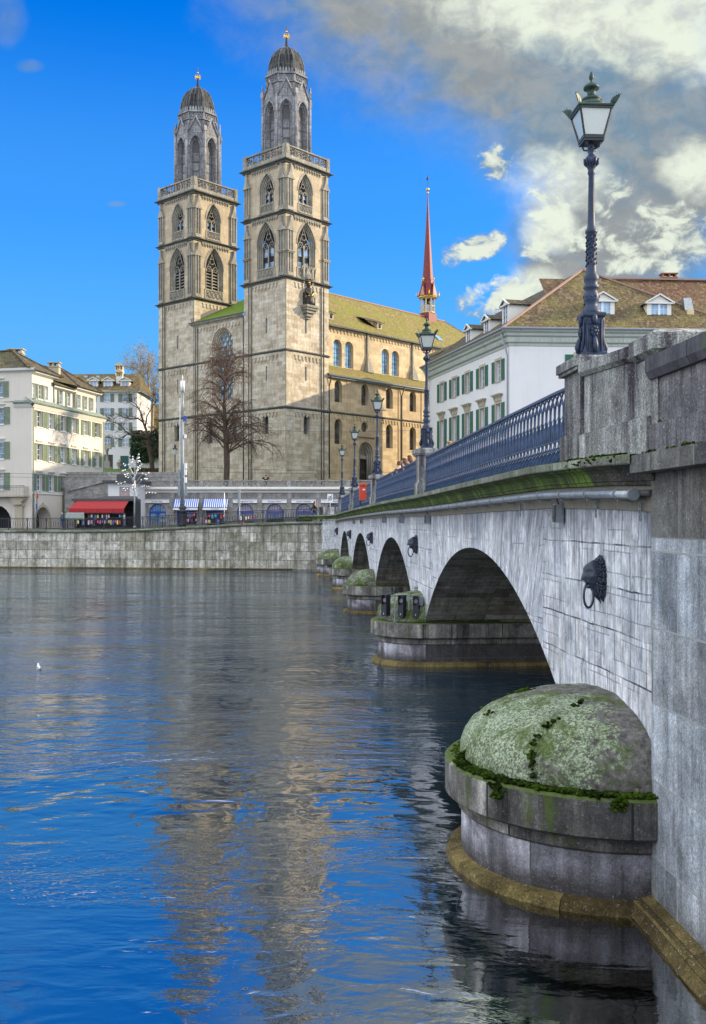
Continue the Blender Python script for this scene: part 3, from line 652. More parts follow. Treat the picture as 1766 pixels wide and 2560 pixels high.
M_['foot'] = stone('algae_brown_footing', (0.25, 0.19, 0.07), (0.07, 0.05, 0.022), (0.035, 0.025, 0.012), 2.2, 3.0, 0.006, (0.03, 0.02, 0.01), 0.7, 0.3, (0.05, 0.035, 0.01), spots=0.6, blotch=(0.02, 0.014, 0.008), blotch_amt=.7, bumpy=1.0)
M_['abut'] = stone('bluish_abutment_blocks', (0.50, 0.54, 0.60), (0.22, 0.245, 0.28), (0.17, 0.17, 0.165), 1.9, 0.86, 0.012, (0.36, 0.38, 0.38), 0.6, 0.7, (0.05, 0.05, 0.055), blotch=(.66, .68, .70), blotch_amt=.35, spots=0.5, off=0.37, bumpy=0.7, warp=0.06, sw=1.5, tide=(.15, .75, .7, (.10, .085, .06)), vert=.55)
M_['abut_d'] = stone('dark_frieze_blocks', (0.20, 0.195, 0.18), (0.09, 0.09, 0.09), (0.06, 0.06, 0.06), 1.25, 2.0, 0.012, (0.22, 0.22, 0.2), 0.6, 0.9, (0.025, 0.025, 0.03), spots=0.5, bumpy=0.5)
M_['granite'] = stone('pale_granite', (0.42, 0.43, 0.43), (0.25, 0.255, 0.26), (0.17, 0.17, 0.14), 9, 9, 0.0, (0.1, 0.1, 0.1), 0.6, 1.0, (0.05, 0.04, 0.055), spots=0.9, bumpy=0.9, sw=2.0, vert=.7)
M_['granite_d'] = stone('dark_stained_granite', (0.21, 0.205, 0.215), (0.12, 0.115, 0.125), (0.08, 0.075, 0.08), 9, 9, 0.0, (0.1, 0.1, 0.1), 0.6, 1.0, (0.03, 0.025, 0.04), spots=0.6, vert=.7, bumpy=0.8)
M_['coping_d'] = stone('blackened_coping', (0.10, 0.10, 0.12), (0.05, 0.05, 0.065), (0.04, 0.04, 0.05), 2.2, 9, 0.008, (0.02, 0.02, 0.02), 0.5, 0.7, (0.16, 0.16, 0.17), moss=0.2)
M_['slab'] = stone('lichened_slab', (0.30, 0.31, 0.26), (0.17, 0.18, 0.15), (0.10, 0.11, 0.07), 1.4, 9, 0.012, (0.05, 0.05, 0.04), 0.6, 0.6, (0.05, 0.06, 0.04), moss=0.45, moss_col=(0.08, 0.12, 0.03), spots=0.5)
M_['mossm'] = stone('mossy_moulding', (0.16, 0.26, 0.045), (0.07, 0.12, 0.02), (0.045, 0.05, 0.03), 0.75, 9, 0.02, (0.02, 0.03, 0.01), 0.75, 0.9, (0.025, 0.03, 0.02), spots=0.4)
M_['darkm'] = stone('blackened_moulding', (0.13, 0.115, 0.10), (0.045, 0.04, 0.038), (0.03, 0.045, 0.02), 0.75, 9, 0.012, (0.02, 0.02, 0.02), 0.7, 0.7, (0.02, 0.02, 0.02), spots=0.8, moss=0.25)
# lichen-covered pier dome
def dome_mat(name='lichened_dome_stone', green=0.0):
    g = NT(name); ob = g.tc(); uv = g.tc('UV')
    n = g.noise(ob, 1.0, 7, 0.65, 0.4); f = g.noise(ob, 11, 6, 0.75); f2 = g.noise(ob, 30, 4, 0.7); vz = g.vor(ob, 24)
    base = g.mix(g.ramp(f, [(0.35, 0.0), (0.65, 1.0)]), (0.07, 0.065, 0.06), (0.25, 0.235, 0.22))
    x = g.sep(ob)[0]; y = g.sep(ob)[1]
    lich = g.math('ADD', g.math('MULTIPLY', n, 0.6), g.math('MULTIPLY', f, 0.4))
    bias = g.math('MULTIPLY', g.math('SUBTRACT', 2.6, x), 0.09 if name[0] == 'l' else 0.0)
    lm = g.ramp(g.math('ADD', lich, bias), [(0.47, 0.0), (0.50, 1.0)])
    lc = g.mix(g.ramp(f2, [(0.42, 0.0), (0.58, 1.0)]), (0.085, 0.11, 0.045), (0.40, 0.47, 0.33))
    lc = g.mix(g.math('MULTIPLY', g.ramp(vz, [(0.05, 1.0), (0.28, 0.0)]), g.ramp(n, [(.4, 0), (.6, 1)])), lc, (0.52, 0.60, 0.45)); big = g.ramp(g.noise(ob, 2.7, 9, 0.8, 0.3), [(0.3, 0.45), (0.5, 1.0), (0.7, 1.35)]); lc = g.mix(1.0, lc, big, 'MULTIPLY')
    lm2 = g.math('MULTIPLY', lm, g.ramp(f2, [(0.36, 0.35), (0.5, 1.0)]))
    c = g.mix(lm2, base, lc)
    gm = g.ramp(g.noise(ob, 1.8, 8, 0.8, 0.4), [(0.50-green, 0.0), (0.60-green, 1.0)])
    c = g.mix(g.math('MULTIPLY', gm, 0.85), c, g.mix(f, (0.02, 0.04, 0.006), (0.13, 0.19, 0.035)))
    yl = g.ramp(g.noise(ob, 7, 3, 0.6), [(0.70, 0.0), (0.74, 1.0)])
    c = g.mix(g.math('MULTIPLY', yl, 0.6), c, (0.42, 0.38, 0.08))
    h = g.math('ADD', g.math('MULTIPLY', f2, 0.7), g.math('ADD', n, g.math('MULTIPLY', f, 0.7)))
    return g.fin(c, 0.95, g.bump(h, 0.8, 0.03), spec=0.1)
M_['pdome'] = dome_mat(); M_['pdome2'] = dome_mat('mossy_dome_stone', 0.035)
M_['moss'] = None
g = NT('moss_clumps'); f = g.noise(g.tc(), 22, 5, 0.75); n = g.noise(g.tc(), 3, 4, 0.6)
M_['moss'] = g.fin(g.mix(g.ramp(g.math('ADD', g.math('MULTIPLY', f, 0.5), g.math('MULTIPLY', n, 0.5)), [(0.42, 0.0), (0.62, 1.0)]), (0.006, 0.013, 0.003), (0.085, 0.15, 0.015)), 1.0, g.bump(f, 1.0, 0.05), spec=0.05)

bridge = empty('stone_bridge', tuple(B.p(44, -6, 0)), label='pale stone bridge with four flat arches, rounded piers and a blue iron railing', cat='bridge')
bridge_kids = []
def bk(o): bridge_kids.append(o); return o
ARCH = [(15.0, 30.8, 2.50), (33.2, 48.0, 2.43), (50.2, 65.0, 2.38), (67.0, 79.3, 2.34)]   # s0, s1, rise
SPR = 1.07
def arch_z(a, s):
    s0, s1, h = a; c, w = (s0+s1)/2, (s1-s0)/2; Rr = (w*w+h*h)/(2*h)
    return SPR+h-Rr+math.sqrt(max(0, Rr*Rr-(s-c)**2))
def face_top(s): return zc(s)-0.66
mc_ = MB()
for a in ARCH:
    mv, mu = MB(), MB()
    s0, s1, h = a; c, w = (s0+s1)/2, (s1-s0)/2; Rr = (w*w+h*h)/(2*h); z0 = SPR+h-Rr; n = 48
    for i in range(n):
        p, q = s0+(s1-s0)*i/n, s0+(s1-s0)*(i+1)/n
        zp, zq = arch_z(a, p), arch_z(a, q)
        # voussoirs run up radially from the arch; nearer the piers the blocks lie in level courses
        mb = mv if abs((p+q)/2-c) < w*0.80 else mc_
        if mb is mv:
            uvf = lambda s, z: (c+(s-c)/(z-z0)*(3.2-z0), z)
        else: uvf = lambda s, z: (s, z)
        k = 3
        for j in range(k):
            pts = [(p, zp+(face_top(p)-zp)*j/k), (q, zq+(face_top(q)-zq)*j/k), (q, zq+(face_top(q)-zq)*(j+1)/k), (p, zp+(face_top(p)-zp)*(j+1)/k)]
            mb.face([B.p(s, 0, z) for s, z in pts], uv=[uvf(s, z) for s, z in pts])
        mu.face([B.p(p, 0, zp), B.p(q, 0, zq), B.p(q, -12, zq), B.p(p, -12, zp)], uv=[(0, p), (0, q), (12, q), (12, p)], smooth=True)
    for s_ in (s0, s1): mu.face([B.p(s_, 0, -2), B.p(s_, -12, -2), B.p(s_, -12, SPR), B.p(s_, 0, SPR)])
    bk(mv.build('voussoir_face', M_['bvou'])); bk(mu.build('vault', M_['under']))
piers_s = [(11.38, 15.0), (30.8, 33.2), (48.0, 50.2), (65.0, 67.0), (79.3, 86.5)]
for p, q in piers_s:
    n = max(2, int((q-p)/0.8))
    for i in range(n):
        a, b = p+(q-p)*i/n, p+(q-p)*(i+1)/n
        pts = [(a, WZ-1.5), (b, WZ-1.5), (b, face_top(b)), (a, face_top(a))]
        mc_.face([B.p(s, 0, z) for s, z in pts], uv=pts)
mc_.face([B.p(95, 0, -1), B.p(8, 0, -1), B.p(8, 0, -0.99), B.p(95, 0, -0.99)])
b2 = bk(mc_.build('spandrel_face', M_['bcour']))
mb = MB()   # far side face, deck and road
for a in ARCH:
    for i in range(24):
        p, q = a[0]+(a[1]-a[0])*i/24, a[0]+(a[1]-a[0])*(i+1)/24
        mb.face([B.p(q, -12, arch_z(a, q)), B.p(p, -12, arch_z(a, p)), B.p(p, -12, zc(p)), B.p(q, -12, zc(q))])
for p, q in piers_s: mb.face([B.p(q, -12, -2), B.p(p, -12, -2), B.p(p, -12, zc(p)), B.p(q, -12, zc(q))])
bk(mb.build('far_face', M_['bcour']))
# frieze course under the moulding
mb = MB(); n = 80
for i in range(n):
    a, b = 11.3+(87-11.3)*i/n, 11.3+(87-11.3)*(i+1)/n
    mb.face([B.p(a, .03, face_top(a)), B.p(b, .03, face_top(b)), B.p(b, .03, zc(b)-.30), B.p(a, .03, zc(a)-.30)], uv=[(a, 0.1), (b, .1), (b, .5), (a, .5)])
    mb.face([B.p(a, 0, face_top(a)), B.p(b, 0, face_top(b)), B.p(b, .03, face_top(b)), B.p(a, .03, face_top(a))])
bk(mb.build('frieze_course', M_['bband']))
def sweep_s(mb, prof, sa, sb, n, dfun=lambda s: 0.0, zf=zc, smooth=False, u0=0):
    for i in range(n):
        a, b = sa+(sb-sa)*i/n, sa+(sb-sa)*(i+1)/n
        acc = 0
        for (d, z), (e, w) in zip(prof, prof[1:]):
            l = math.hypot(e-d, w-z)
            mb.face([B.p(a, d+dfun(a), zf(a)+z), B.p(b, d+dfun(b), zf(b)+z), B.p(b, e+dfun(b), zf(b)+w), B.p(a, e+dfun(a), zf(a)+w)],
                    uv=[(a, acc), (b, acc), (b, acc+l), (a, acc+l)], smooth=smooth)
            acc += l
def flare(s): return max(0.0, (s-80.5))**1.8*0.10          # the cornice swings out to meet the quay
SLAB = [(.24, -.12), (.35, -.115), (.36, -.10), (.36, -.01), (.345, 0), (-.7, 0.0)]
mb = MB(); sweep_s(mb, SLAB, 11.4, 87, 110, flare); bk(mb.build('cornice_slab', M_['slab']))
MOLD = [(.02, -.36), (.08, -.35), (.09, -.31), (.11, -.30), (.12, -.26), (.15, -.20), (.20, -.16), (.25, -.145), (.26, -.12), (.30, -.112)]
mb = MB(); sweep_s(mb, MOLD, 13.6, 87, 100, flare); bk(mb.build('cornice_moulding', M_['mossm']))
mb = MB(); sweep_s(mb, MOLD, 11.3, 13.6, 6, flare); bk(mb.build('cornice_moulding', M_['darkm'], label='blackened end of the moulding beside the abutment'))
mb = MB(); n = 40
for i in range(n):
    a, b = -6+(90+6)*i/n, -6+(96)*(i+1)/n
    mb.face([B.p(a, -.6, zc(a)-.02), B.p(b, -.6, zc(b)-.02), B.p(b, -12, zc(b)-.02), B.p(a, -12, zc(a)-.02)])
bk(mb.build('roadway', M_['asphalt']))
# piers
def half_lathe(mb, sc_, prof, a0, a1, n=28, flank=None, sd=1.0):
    """profile (r, z) turned round (sc_, d=0) on the water side, from angle a0 to a1 measured from +s towards +d"""
    acc = 0
    for (r, z), (r2, z2) in zip(prof, prof[1:]):
        l = math.hypot(r2-r, z2-z)
        for i in range(n):
            a, b = a0+(a1-a0)*i/n, a0+(a1-a0)*(i+1)/n
            P = lambda rr, t, zz: B.p(sc_+rr*math.cos(t), rr*math.sin(t)*sd, zz)
            ra = prof[0][0]
            mb.face([P(r, b, z), P(r, a, z), P(r2, a, z2), P(r2, b, z2)], uv=[(-b*ra, acc), (-a*ra, acc), (-a*ra, acc+l), (-b*ra, acc+l)], smooth=True)
        acc += l
def dome_mesh(mb, sc_, r, h, pointed=0.15, n=72, m=34, sd=1.0, lump=0.02):
    b = len(mb.v); joints = (0.95, 1.62, 2.38)
    for i in range(m+1):
        t = i/m; rr = r*math.cos(t*PI/2)**0.80; zz = SPR+0.02+h*math.sin(t*PI/2)**0.9
        for j in range(n+1):
            a = PI*j/n; q = B.p(sc_+rr*math.cos(a), rr*math.sin(a)*sd-0.02, zz)
            if 0 < j < n and i > 0:
                k = lump*(1.4*noise.noise(q*1.6)+0.6*noise.noise(q*5)+0.35*noise.noise(q*14))
                g_ = sum(math.exp(-((a-ja-.05*math.sin(t*7+ja))*rr/.035)**2) for ja in joints)*.030*(1 if t < .9 else 0)
                g_ += .024*math.exp(-((t-.34-.02*math.sin(a*3))*h*1.4/.022)**2)*(1 if .95 < a < 2.38 else 0)
                c0 = B.p(sc_, 0, SPR); d = (q-c0).normalized(); q += d*(k-g_)
            mb.v.append(tuple(q))
    for i in range(m):
        for j in range(n):
            k = b+i*(n+1)+j; mb.f.append([k+1, k, k+n+1, k+n+2]); mb.m.append(0); mb.sm.add(len(mb.f)-1)
def flanks(mb, s0, s1, prof, sc_, far_only=False):
    for (r, z), (r2, z2) in zip(prof, prof[1:]):
        for sg in ((1,) if far_only else (1, -1)):
            mb.face([B.p(sc_+sg*r, 0, z), B.p(sc_+sg*r, -12, z), B.p(sc_+sg*r2, -12, z2), B.p(sc_+sg*r2, 0, z2)], uv=[(0, z), (12, z), (12, z2), (0, z2)])
def pier(sc_, r, a0, a1, dh, near=False, far_only=False, sd=1.0, label=None):
    o = .0
    cap = [(r-.30, .60), (r-.04, .60), (r, .63), (r, SPR-.03), (r-.03, SPR), (0.02, SPR+.01)]
    mid = [(r-.38, .40), (r-.20, .40), (r-.17, .43), (r-.17, .57), (r-.22, .60)]
    shaft = [(r-.22, WZ-.6), (r-.22, .40)] ; foot = [(r+.0, WZ-2.2), (r+.0, WZ-.04), (r-.05, WZ+.10), (r-.24, WZ+.13)]
    p = empty('pier', tuple(B.p(sc_, 0, WZ)), label=label); bk(p); ks = []
    for nm, pr, mt in (('cap', cap, 'cap'), ('string_course', mid, 'cap'), ('shaft', shaft, 'shaft'), ('footing', foot, 'foot')):
        mb = MB(); half_lathe(mb, sc_, pr, a0, a1, sd=sd); flanks(mb, 0, 0, pr, sc_, far_only)
        ks.append(mb.build(nm, M_[mt]))
    mb = MB(); dome_mesh(mb, sc_, r-.20 if not near else r-.18, dh, sd=sd, lump=.035 if near else .05); ks.append(mb.build('dome', M_['pdome' if near else 'pdome2']))
    anchor(p, *ks); return p, ks
p1, k1 = pier(13.35, 2.13, 0, PI, 0.86, True, True, label='nearest pier, its wide lichened dome standing against the abutment')
for (c_, r, h, l) in ((32.0, 1.56, 0.85, 'second pier, carrying the three floodlights'), (49.1, 1.5, 0.72, 'third pier with a bright green mossy dome'),
                   (66.0, 1.45, 0.72, 'fourth pier with a green dome'), (82.0, 1.9, 0.75, 'farthest pier, at the corner of the far quay wall')):
    pier(c_, r, 0, PI, h, label=l)
# joints of the near dome filled with moss, and clumps along its foot
def clumps(pts, name, label, r0=.03, r1=.09, parent=None, seed=1):
    rnd = random.Random(seed); mb = MB()
    for p, k in pts:
        for _ in range(k):
            q = Vector(p)+Vector((rnd.gauss(0, .028), rnd.gauss(0, .028), rnd.uniform(-.012, .022)))
            r = rnd.uniform(r0, r1); n = 6
            b = len(mb.v)
            for i in range(5):
                t = PI*i/4
                for j in range(n):
                    a = 2*PI*j/n+rnd.uniform(-.3, .3); rr = max(.003, r*math.sin(t))*rnd.uniform(.75, 1.25)
                    mb.v.append((q.x+rr*math.cos(a), q.y+rr*math.sin(a), q.z-r*.7*math.cos(t)*rnd.uniform(.8, 1.1)))
            for i in range(4):
                for j in range(n):
                    mb.f.append([b+i*n+j, b+i*n+(j+1) % n, b+(i+1)*n+(j+1) % n, b+(i+1)*n+j]); mb.m.append(0); mb.sm.add(len(mb.f)-1)
    return mb.build(name, M_['moss'], parent, label=label, cat='moss' if parent is None else None, kind='stuff')
rnd = random.Random(3); pts = []
for i in range(620):
    a = rnd.uniform(0.02, PI-.02); rr = 1.965+rnd.gauss(0, .018)
    if noise.noise((a*6, 2, 0)) > -.25: pts.append((B.p(13.35+rr*math.cos(a), rr*math.sin(a), SPR-.005), 3 if a > 1.6 else 1))
for i in range(420):   # thicker where the joint meets the wall
    a = rnd.uniform(PI-1.5, PI-.03); pts.append((B.p(13.35+rnd.uniform(1.95, 2.08)*math.cos(a), rnd.uniform(1.95, 2.08)*math.sin(a), SPR+.02), 3))
for (az, t0, t1, w) in ((2.38, 0.0, .8, 1), (1.62, .0, .45, 1), (.95, .3, .7, 1)):
    for i in range(170):
        t = t0+(t1-t0)*i/170; rr = 1.95*math.cos(t*PI/2)**.8; zz = SPR+.02+.86*math.sin(t*PI/2)**.9
        a = az+.05*math.sin(t*7+az)
        if noise.noise((t*9, az, 0)) > 0.05 and rnd.random() < .6: pts.append((B.p(13.35+rr*math.cos(a), rr*math.sin(a), zz), w if t < .35 else 1))
for aa, dz in ((2.2, .16), (2.9, .12)):
    for i in range(int(dz*500)): pts.append((B.p(13.35+2.13*math.cos(aa+rnd.gauss(0, .025)), 2.13*math.sin(aa+rnd.gauss(0, .025)), SPR-rnd.random()*dz), 1))
clumps(pts, 'moss', 'bright green moss along the foot and joints of the nearest pier dome', .010, .036, seed=4)
pts = [(B.p(s, .30-rnd.random()*.1, zc(s)+.0), 4 if noise.noise((s*3.1, 5, 0)) > 0 else 1) for s in [11.9+i*.012 for i in range(230)] if noise.noise((s*1.7, 1, 0)) > -.12]
pts += [(B.p(13.0+rnd.gauss(0, .8), .36, zc(13)-.02-rnd.random()*.09), 1) for _ in range(50)]
clumps(pts, 'moss', 'clumps of moss on the cornice below the granite parapet beside the big lamp', .008, .028, seed=9)

# near abutment: block wall, frieze, slab and dark parapet, running towards the camera
S0 = -6.0
M_['wallstone'] = M_['abut']
abut = empty('abutment_wall', tuple(B.p(8, 0, WZ)), label='tall blue-grey block wall of the near bridgehead with a blackened parapet, at the right edge', cat='wall')
ks = []
mb = MB()
pts = [(S0, -2.2), (11.42, -2.2), (11.42, 4.0), (S0, 4.0)]
mb.face([B.p(s, .10, z) for s, z in pts], uv=[(s, z+.42) for s, z in pts]); mb.face([B.p(11.42, .10, -2.2), B.p(11.42, -.3, -2.2), B.p(11.42, -.3, 4.9), B.p(11.42, .10, 4.9)])
ks.append(mb.build('block_wall', M_['abut']))
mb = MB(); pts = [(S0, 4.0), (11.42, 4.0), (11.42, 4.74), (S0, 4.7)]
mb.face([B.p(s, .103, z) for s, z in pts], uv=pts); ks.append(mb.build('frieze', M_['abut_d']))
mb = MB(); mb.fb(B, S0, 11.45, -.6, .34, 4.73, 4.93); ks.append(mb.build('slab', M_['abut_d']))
mb = MB(); mb.fb(B, S0, 11.34, -.42, .16, 4.93, 5.27); mb.fb(B, S0, 11.30, -.38, .10, 5.27, 5.78); ks.append(mb.build('parapet', M_['granite_d']))
mb = MB(); 
for i in range(12):
    pass
prof = [(-.45, 5.78), (.15, 5.78), (.20, 5.86), (.20, 6.02), (-.14, 6.10), (-.47, 6.02), (-.47, 5.86), (-.45, 5.78)]
for (d, z), (e, w) in zip(prof, prof[1:]): mb.face([B.p(S0, d, z), B.p(11.36, d, z), B.p(11.36, e, w), B.p(S0, e, w)])
mb.face([B.p(11.36, d, z) for d, z in reversed(prof[:-1])]); ks.append(mb.build('coping', M_['coping_d']))
mb = MB(); pr = [(.10, WZ-2.0), (.42, WZ-2.0), (.40, WZ+.02), (.30, WZ+.16), (.10, WZ+.20)]
n = 30
for i in range(n):
    a, b = S0+(11.42-S0)*i/n, S0+(11.42-S0)*(i+1)/n
    for (d, z), (e, w) in zip(pr, pr[1:]):
        ja, jb = .03*noise.noise((a*1.7, z, 0)), .03*noise.noise((b*1.7, z, 0))
        mb.face([B.p(a, d+ja, z), B.p(b, d+jb, z), B.p(b, e+jb, w), B.p(a, e+ja, w)], uv=[(a, z), (b, z), (b, z+.3), (a, z+.3)], smooth=True)
ks.append(mb.build('footing', M_['foot']))
anchor(abut, *ks)
pts = [(B.p(10.9+i*.06, .12, 5.29), 1) for i in range(6)]+[(B.p(9.2+rnd.random()*2.2, .30, 4.935), 2) for i in range(30)]
clumps(pts, 'moss', 'small moss tufts on the dark slab at the right edge of the photo', .007, .02, seed=12)

# granite parapet with the big lamp's pedestal and the end post
par = empty('granite_parapet', tuple(B.p(12.6, 0, 4.95)), label='pale granite parapet with a tall end post, between the big lamp and the dark coping', cat='parapet'); ks = []
def panel(mb, s0, s1, d1, z0, z1, dh=-.42, bev=.02): mb.fb(B, s0, s1, dh, d1, z0, z1)
zb = lambda s: zc(s)
mb = MB(); panel(mb, 11.38, 13.62, .17, 4.95, 5.38); panel(mb, 13.66, 14.02, .165, 4.97, 5.38); ks.append(mb.build('plinth', M_['granite']))
mb = MB(); panel(mb, 11.40, 13.62, .10, 5.38, 6.20); mb.v = [(x, y, z-(.055*(14.0-y)-.01 if z > 6 else 0)) for x, y, z in mb.v]; panel(mb, 13.68, 14.02, .09, 5.38, 6.20); ks.append(mb.build('panel', M_['granite']))
mb = MB()
prof = [(-.42, 6.20), (.12, 6.20), (.17, 6.25), (.17, 6.38), (-.12, 6.45), (-.46, 6.38), (-.46, 6.25), (-.42, 6.20)]
for (d, z), (e, w) in zip(prof, prof[1:]): mb.face([B.p(11.75, d, z), B.p(14.05, d, z), B.p(14.05, e, w), B.p(11.75, e, w)])
mb.face([B.p(14.05, d, z) for d, z in reversed(prof[:-1])]); mb.v = [(x, y, z-.055*(14.0-y)) for x, y, z in mb.v]; ks.append(mb.build('coping', M_['granite']))
mb = MB(); mb.fb(B, 11.18, 11.82, -.50, .12, 4.94, 6.07); ks.append(mb.build('end_post', M_['granite']))
mb = MB(); a0_, a1_ = 11.12, 11.90
q = lambda i, z, g_=0: [B.p(a0_+i+g_, .20-i, z), B.p(a1_-i, .20-i, z), B.p(a1_-i, -.56+i, z), B.p(a0_+i+g_, -.56+i, z)]
lv = [q(.06, 6.18), q(.0, 6.24), q(.0, 6.42), q(.05, 6.45), q(.36, 6.53)]
for A, Bb in zip(lv, lv[1:]):
    for i in range(4): mb.face([A[i], A[(i+1) % 4], Bb[(i+1) % 4], Bb[i]])
mb.face(lv[-1]); mb.v = [(x, y, z-.14) for x, y, z in mb.v]; ks.append(mb.build('post_cap', M_['granite']))
anchor(par, *ks)

def pedestal(s, w=.46, h=1.3, z0=None, top=.18):
    z0 = zc(s) if z0 is None else z0
    mb = MB(); mb.fb(B, s-w, s+w, -.50, .17, z0, z0+.40); mb.fb(B, s-w+.05, s+w-.05, -.46, .11, z0+.40, z0+h)
    mb.fb(B, s-w-.03, s+w+.03, -.54, .18, z0+h, z0+h+.05); mb.fb(B, s-w-.06, s+w+.06, -.57, .21, z0+h+.05, z0+h+top)
    mb.fb(B, s-w+.04, s+w-.04, -.47, .11, z0+h+top, z0+h+top+.04)
    return bk(mb.build('pedestal', M_['granite'])), z0+h+top+.04
PED = [14.56, 31.75, 49.0, 65.2, 79.8]
ped_top = []
for i, s in enumerate(PED):
    o, zt = pedestal(s, .42 if i else .44, 1.26 if i else 1.28); ped_top.append(zt)

M_['railblue'] = flat('navy_railing_paint', (0.025, 0.055, 0.135), 0.5, 0.0, 0.45, 6.0, 0.4)
# iron railing: interlaced lancets above, drops and outward scrolls below
def railing_bay(s0, s1):
    mb = MB(); L_ = s1-s0; n = max(1, round(L_/.262)); w = L_/n; D = -.12
    P = lambda s, z, d=0: B.p(s, D+d, zc(s)+z)
    for zz, hh, ww in ((1.19, .045, .075), (.995, .018, .03), (.42, .03, .035), (.30, .022, .03)):
        pts = [s0+L_*i/14 for i in range(15)]
        for a, b in zip(pts, pts[1:]): mb.bar(P(a, zz), P(b, zz), ww, hh)
    for i in range(n+1):
        s = s0+i*w
        mb.ring([P(s, .30), P(s, .44), P(s, .60), P(s, .74), P(s, .76), P(s, .79), P(s, .98)], [.022, .028, .038, .026, .038, .024, .024], 6, cap=False)
        if i < n:
            c = s+w/2
            mb.ring([P(c, .44), P(c, .50), P(c, .60), P(c, .70)], [.024, .028, .020, .006], 5, cap=False)      # drop
        # interlaced pointed arches spanning two bays
        for a, b in ((s, s+w), (s, s-w)):
            if s0-1e-3 <= b <= s1+1e-3:
                mb.ring([P(a, .80), P(a+(b-a)*.06, .93), P(a+(b-a)*.28, 1.03), P(a+(b-a)*.62, 1.11), P(b, 1.17)], .018, 4, cap=False)
        # lower scroll leaning out over the cornice
        if i < n:
            c = s+w/2
            mb.ring([P(s, .42), P(s+w*.10, .30, .02), P(c, .22, .05), P(s+w*.9, .30, .02), P(s+w, .42)], .013, 4, cap=False)
            f = [(0.0, .30), (.035, .26), (.085, .17), (.13, .06), (.15, .0), (.06, .0), (.03, .08), (-.01, .2)]
            for sg in (-.012, .012): mb.face([P(s+sg, z, d) for d, z in (f if sg > 0 else reversed(f))])
            for j in range(len(f)):
                (d, z), (e, v) = f[j], f[(j+1) % len(f)]
                mb.face([P(s-.012, z, d), P(s-.012, v, e), P(s+.012, v, e), P(s+.012, z, d)])
            # curved belly plate between two scrolls
            for k in range(4):
                z0_, z1_ = .24*k/4, .24*(k+1)/4; d0_, d1_ = .14*(1-(k/4))**.7, .14*(1-(k+1)/4)**.7 if k < 3 else 0
                u0, u1 = w*(.10+.34*k/4), w*(.10+.34*(k+1)/4)
                mb.face([P(s+u0*.2, z0_, d0_*.7), P(s+w*.55-u0*.2, z0_, d0_*.7), P(s+w*.55-u1*.2, z1_, d1_*.7), P(s+u1*.2, z1_, d1_*.7)])
    return bk(mb.build('railing', M_['railblue']))
for a, b in zip(PED, PED[1:]): railing_bay(a+.46, b-.46)
railing_bay(PED[-1]+.46, 84.6)
# bolts and brackets seen as a line of little studs along the slab
anchor(bridge, *bridge_kids)

# service pipe below the cornice
pipe = empty('service_pipe', tuple(B.p(44, .2, 4.5)), label='grey steel pipe with collars running along under the bridge cornice', cat='pipe'); ks = []
mb = MB(); ss = [11.75+(84-11.75)*i/90 for i in range(91)]
mb.ring([B.p(s, .20+flare(s), zc(s)-.46) for s in ss], .052, 10); ks.append(mb.build('tube', M_['steel']))
for s in [12.3+1.25*i for i in range(56)]:
    mb = MB()
    mb.ring([B.p(s-.03, .20, zc(s)-.46), B.p(s+.03, .20, zc(s)-.46)], .062, 10)
    mb.bar(B.p(s, .02, zc(s)-.54), B.p(s, .20, zc(s)-.54), .03, .02); ks.append(mb.build('collar', M_['steelpole']))
mb = MB(); mb.ring([B.p(11.72, .20, zc(11.7)-.46), B.p(11.76, .20, zc(11.7)-.46)], .072, 14); ks.append(mb.build('end_flange', M_['steelpole']))
mb = MB(); mb.ring([B.p(11.40, .10, zc(11.4)-.44), B.p(12.3, .10, zc(12)-.44)], .038, 10); ks.append(mb.build('stub_tube', M_['pipe']))
for s in (11.9, 13.6, 15.3, 18.0):
    mb = MB()
    for k in range(3): mb.ring([B.p(s+.03*math.cos(t*PI/4), .06, zc(s)-.60-.07*k+.04*math.sin(t*PI/4)) for t in range(8)], .008, 4, closed=True)
    ks.append(mb.build('hanger_chain', M_['steelpole']))
anchor(pipe, *ks)
def jbox(s, h, label):
    o = empty('junction_box', tuple(B.p(s, .1, zc(s)-.75)), label=label, cat='junction box', group='small metal boxes on the frieze under the pipe')
    mb = MB(); mb.fb(B, s-.07, s+.07, .03, .16, zc(s)-.88*1-.0, zc(s)-.88+h); a = mb.build('body', M_['steelpole'])
    mb = MB(); mb.fb(B, s-.08, s+.05, .16, .175, zc(s)-.87, zc(s)-.89+h); mb.ring([B.p(s, .175, zc(s)-.8), B.p(s, .185, zc(s)-.8)], .02, 8); b = mb.build('cover', M_['bronze'])
    mb = MB(); mb.ring([B.p(s, .09, zc(s)-.88+h), B.p(s+.01, .12, zc(s)-.52)], .012, 5); c = mb.build('cable', M_['blackplastic'])
    anchor(o, a, b, c)
for s, l in ((15.35, 'grey metal box under the pipe just left of the nearest lion head'), (29.6, 'brown metal box on the frieze right of the second lion head'), (36.2, 'small box on the frieze left of the second lion head'),
             (42.6, 'small box on the frieze above the crown of the second arch'), (55.5, 'tiny box on the frieze near the third arch'), (61.5, 'tiny box on the frieze above the left flank of the third arch')):
    jbox(s, .28, l)
# near bank on which the photographer stands
mb = MB(); mb.box(-60, 3.6, -40, 1.2, -2, 2.6); mb.box(-60, 3.6, -40, 1.35, 2.4, 2.62)
mb.build('near_quay', M_['slab'], kind='structure')
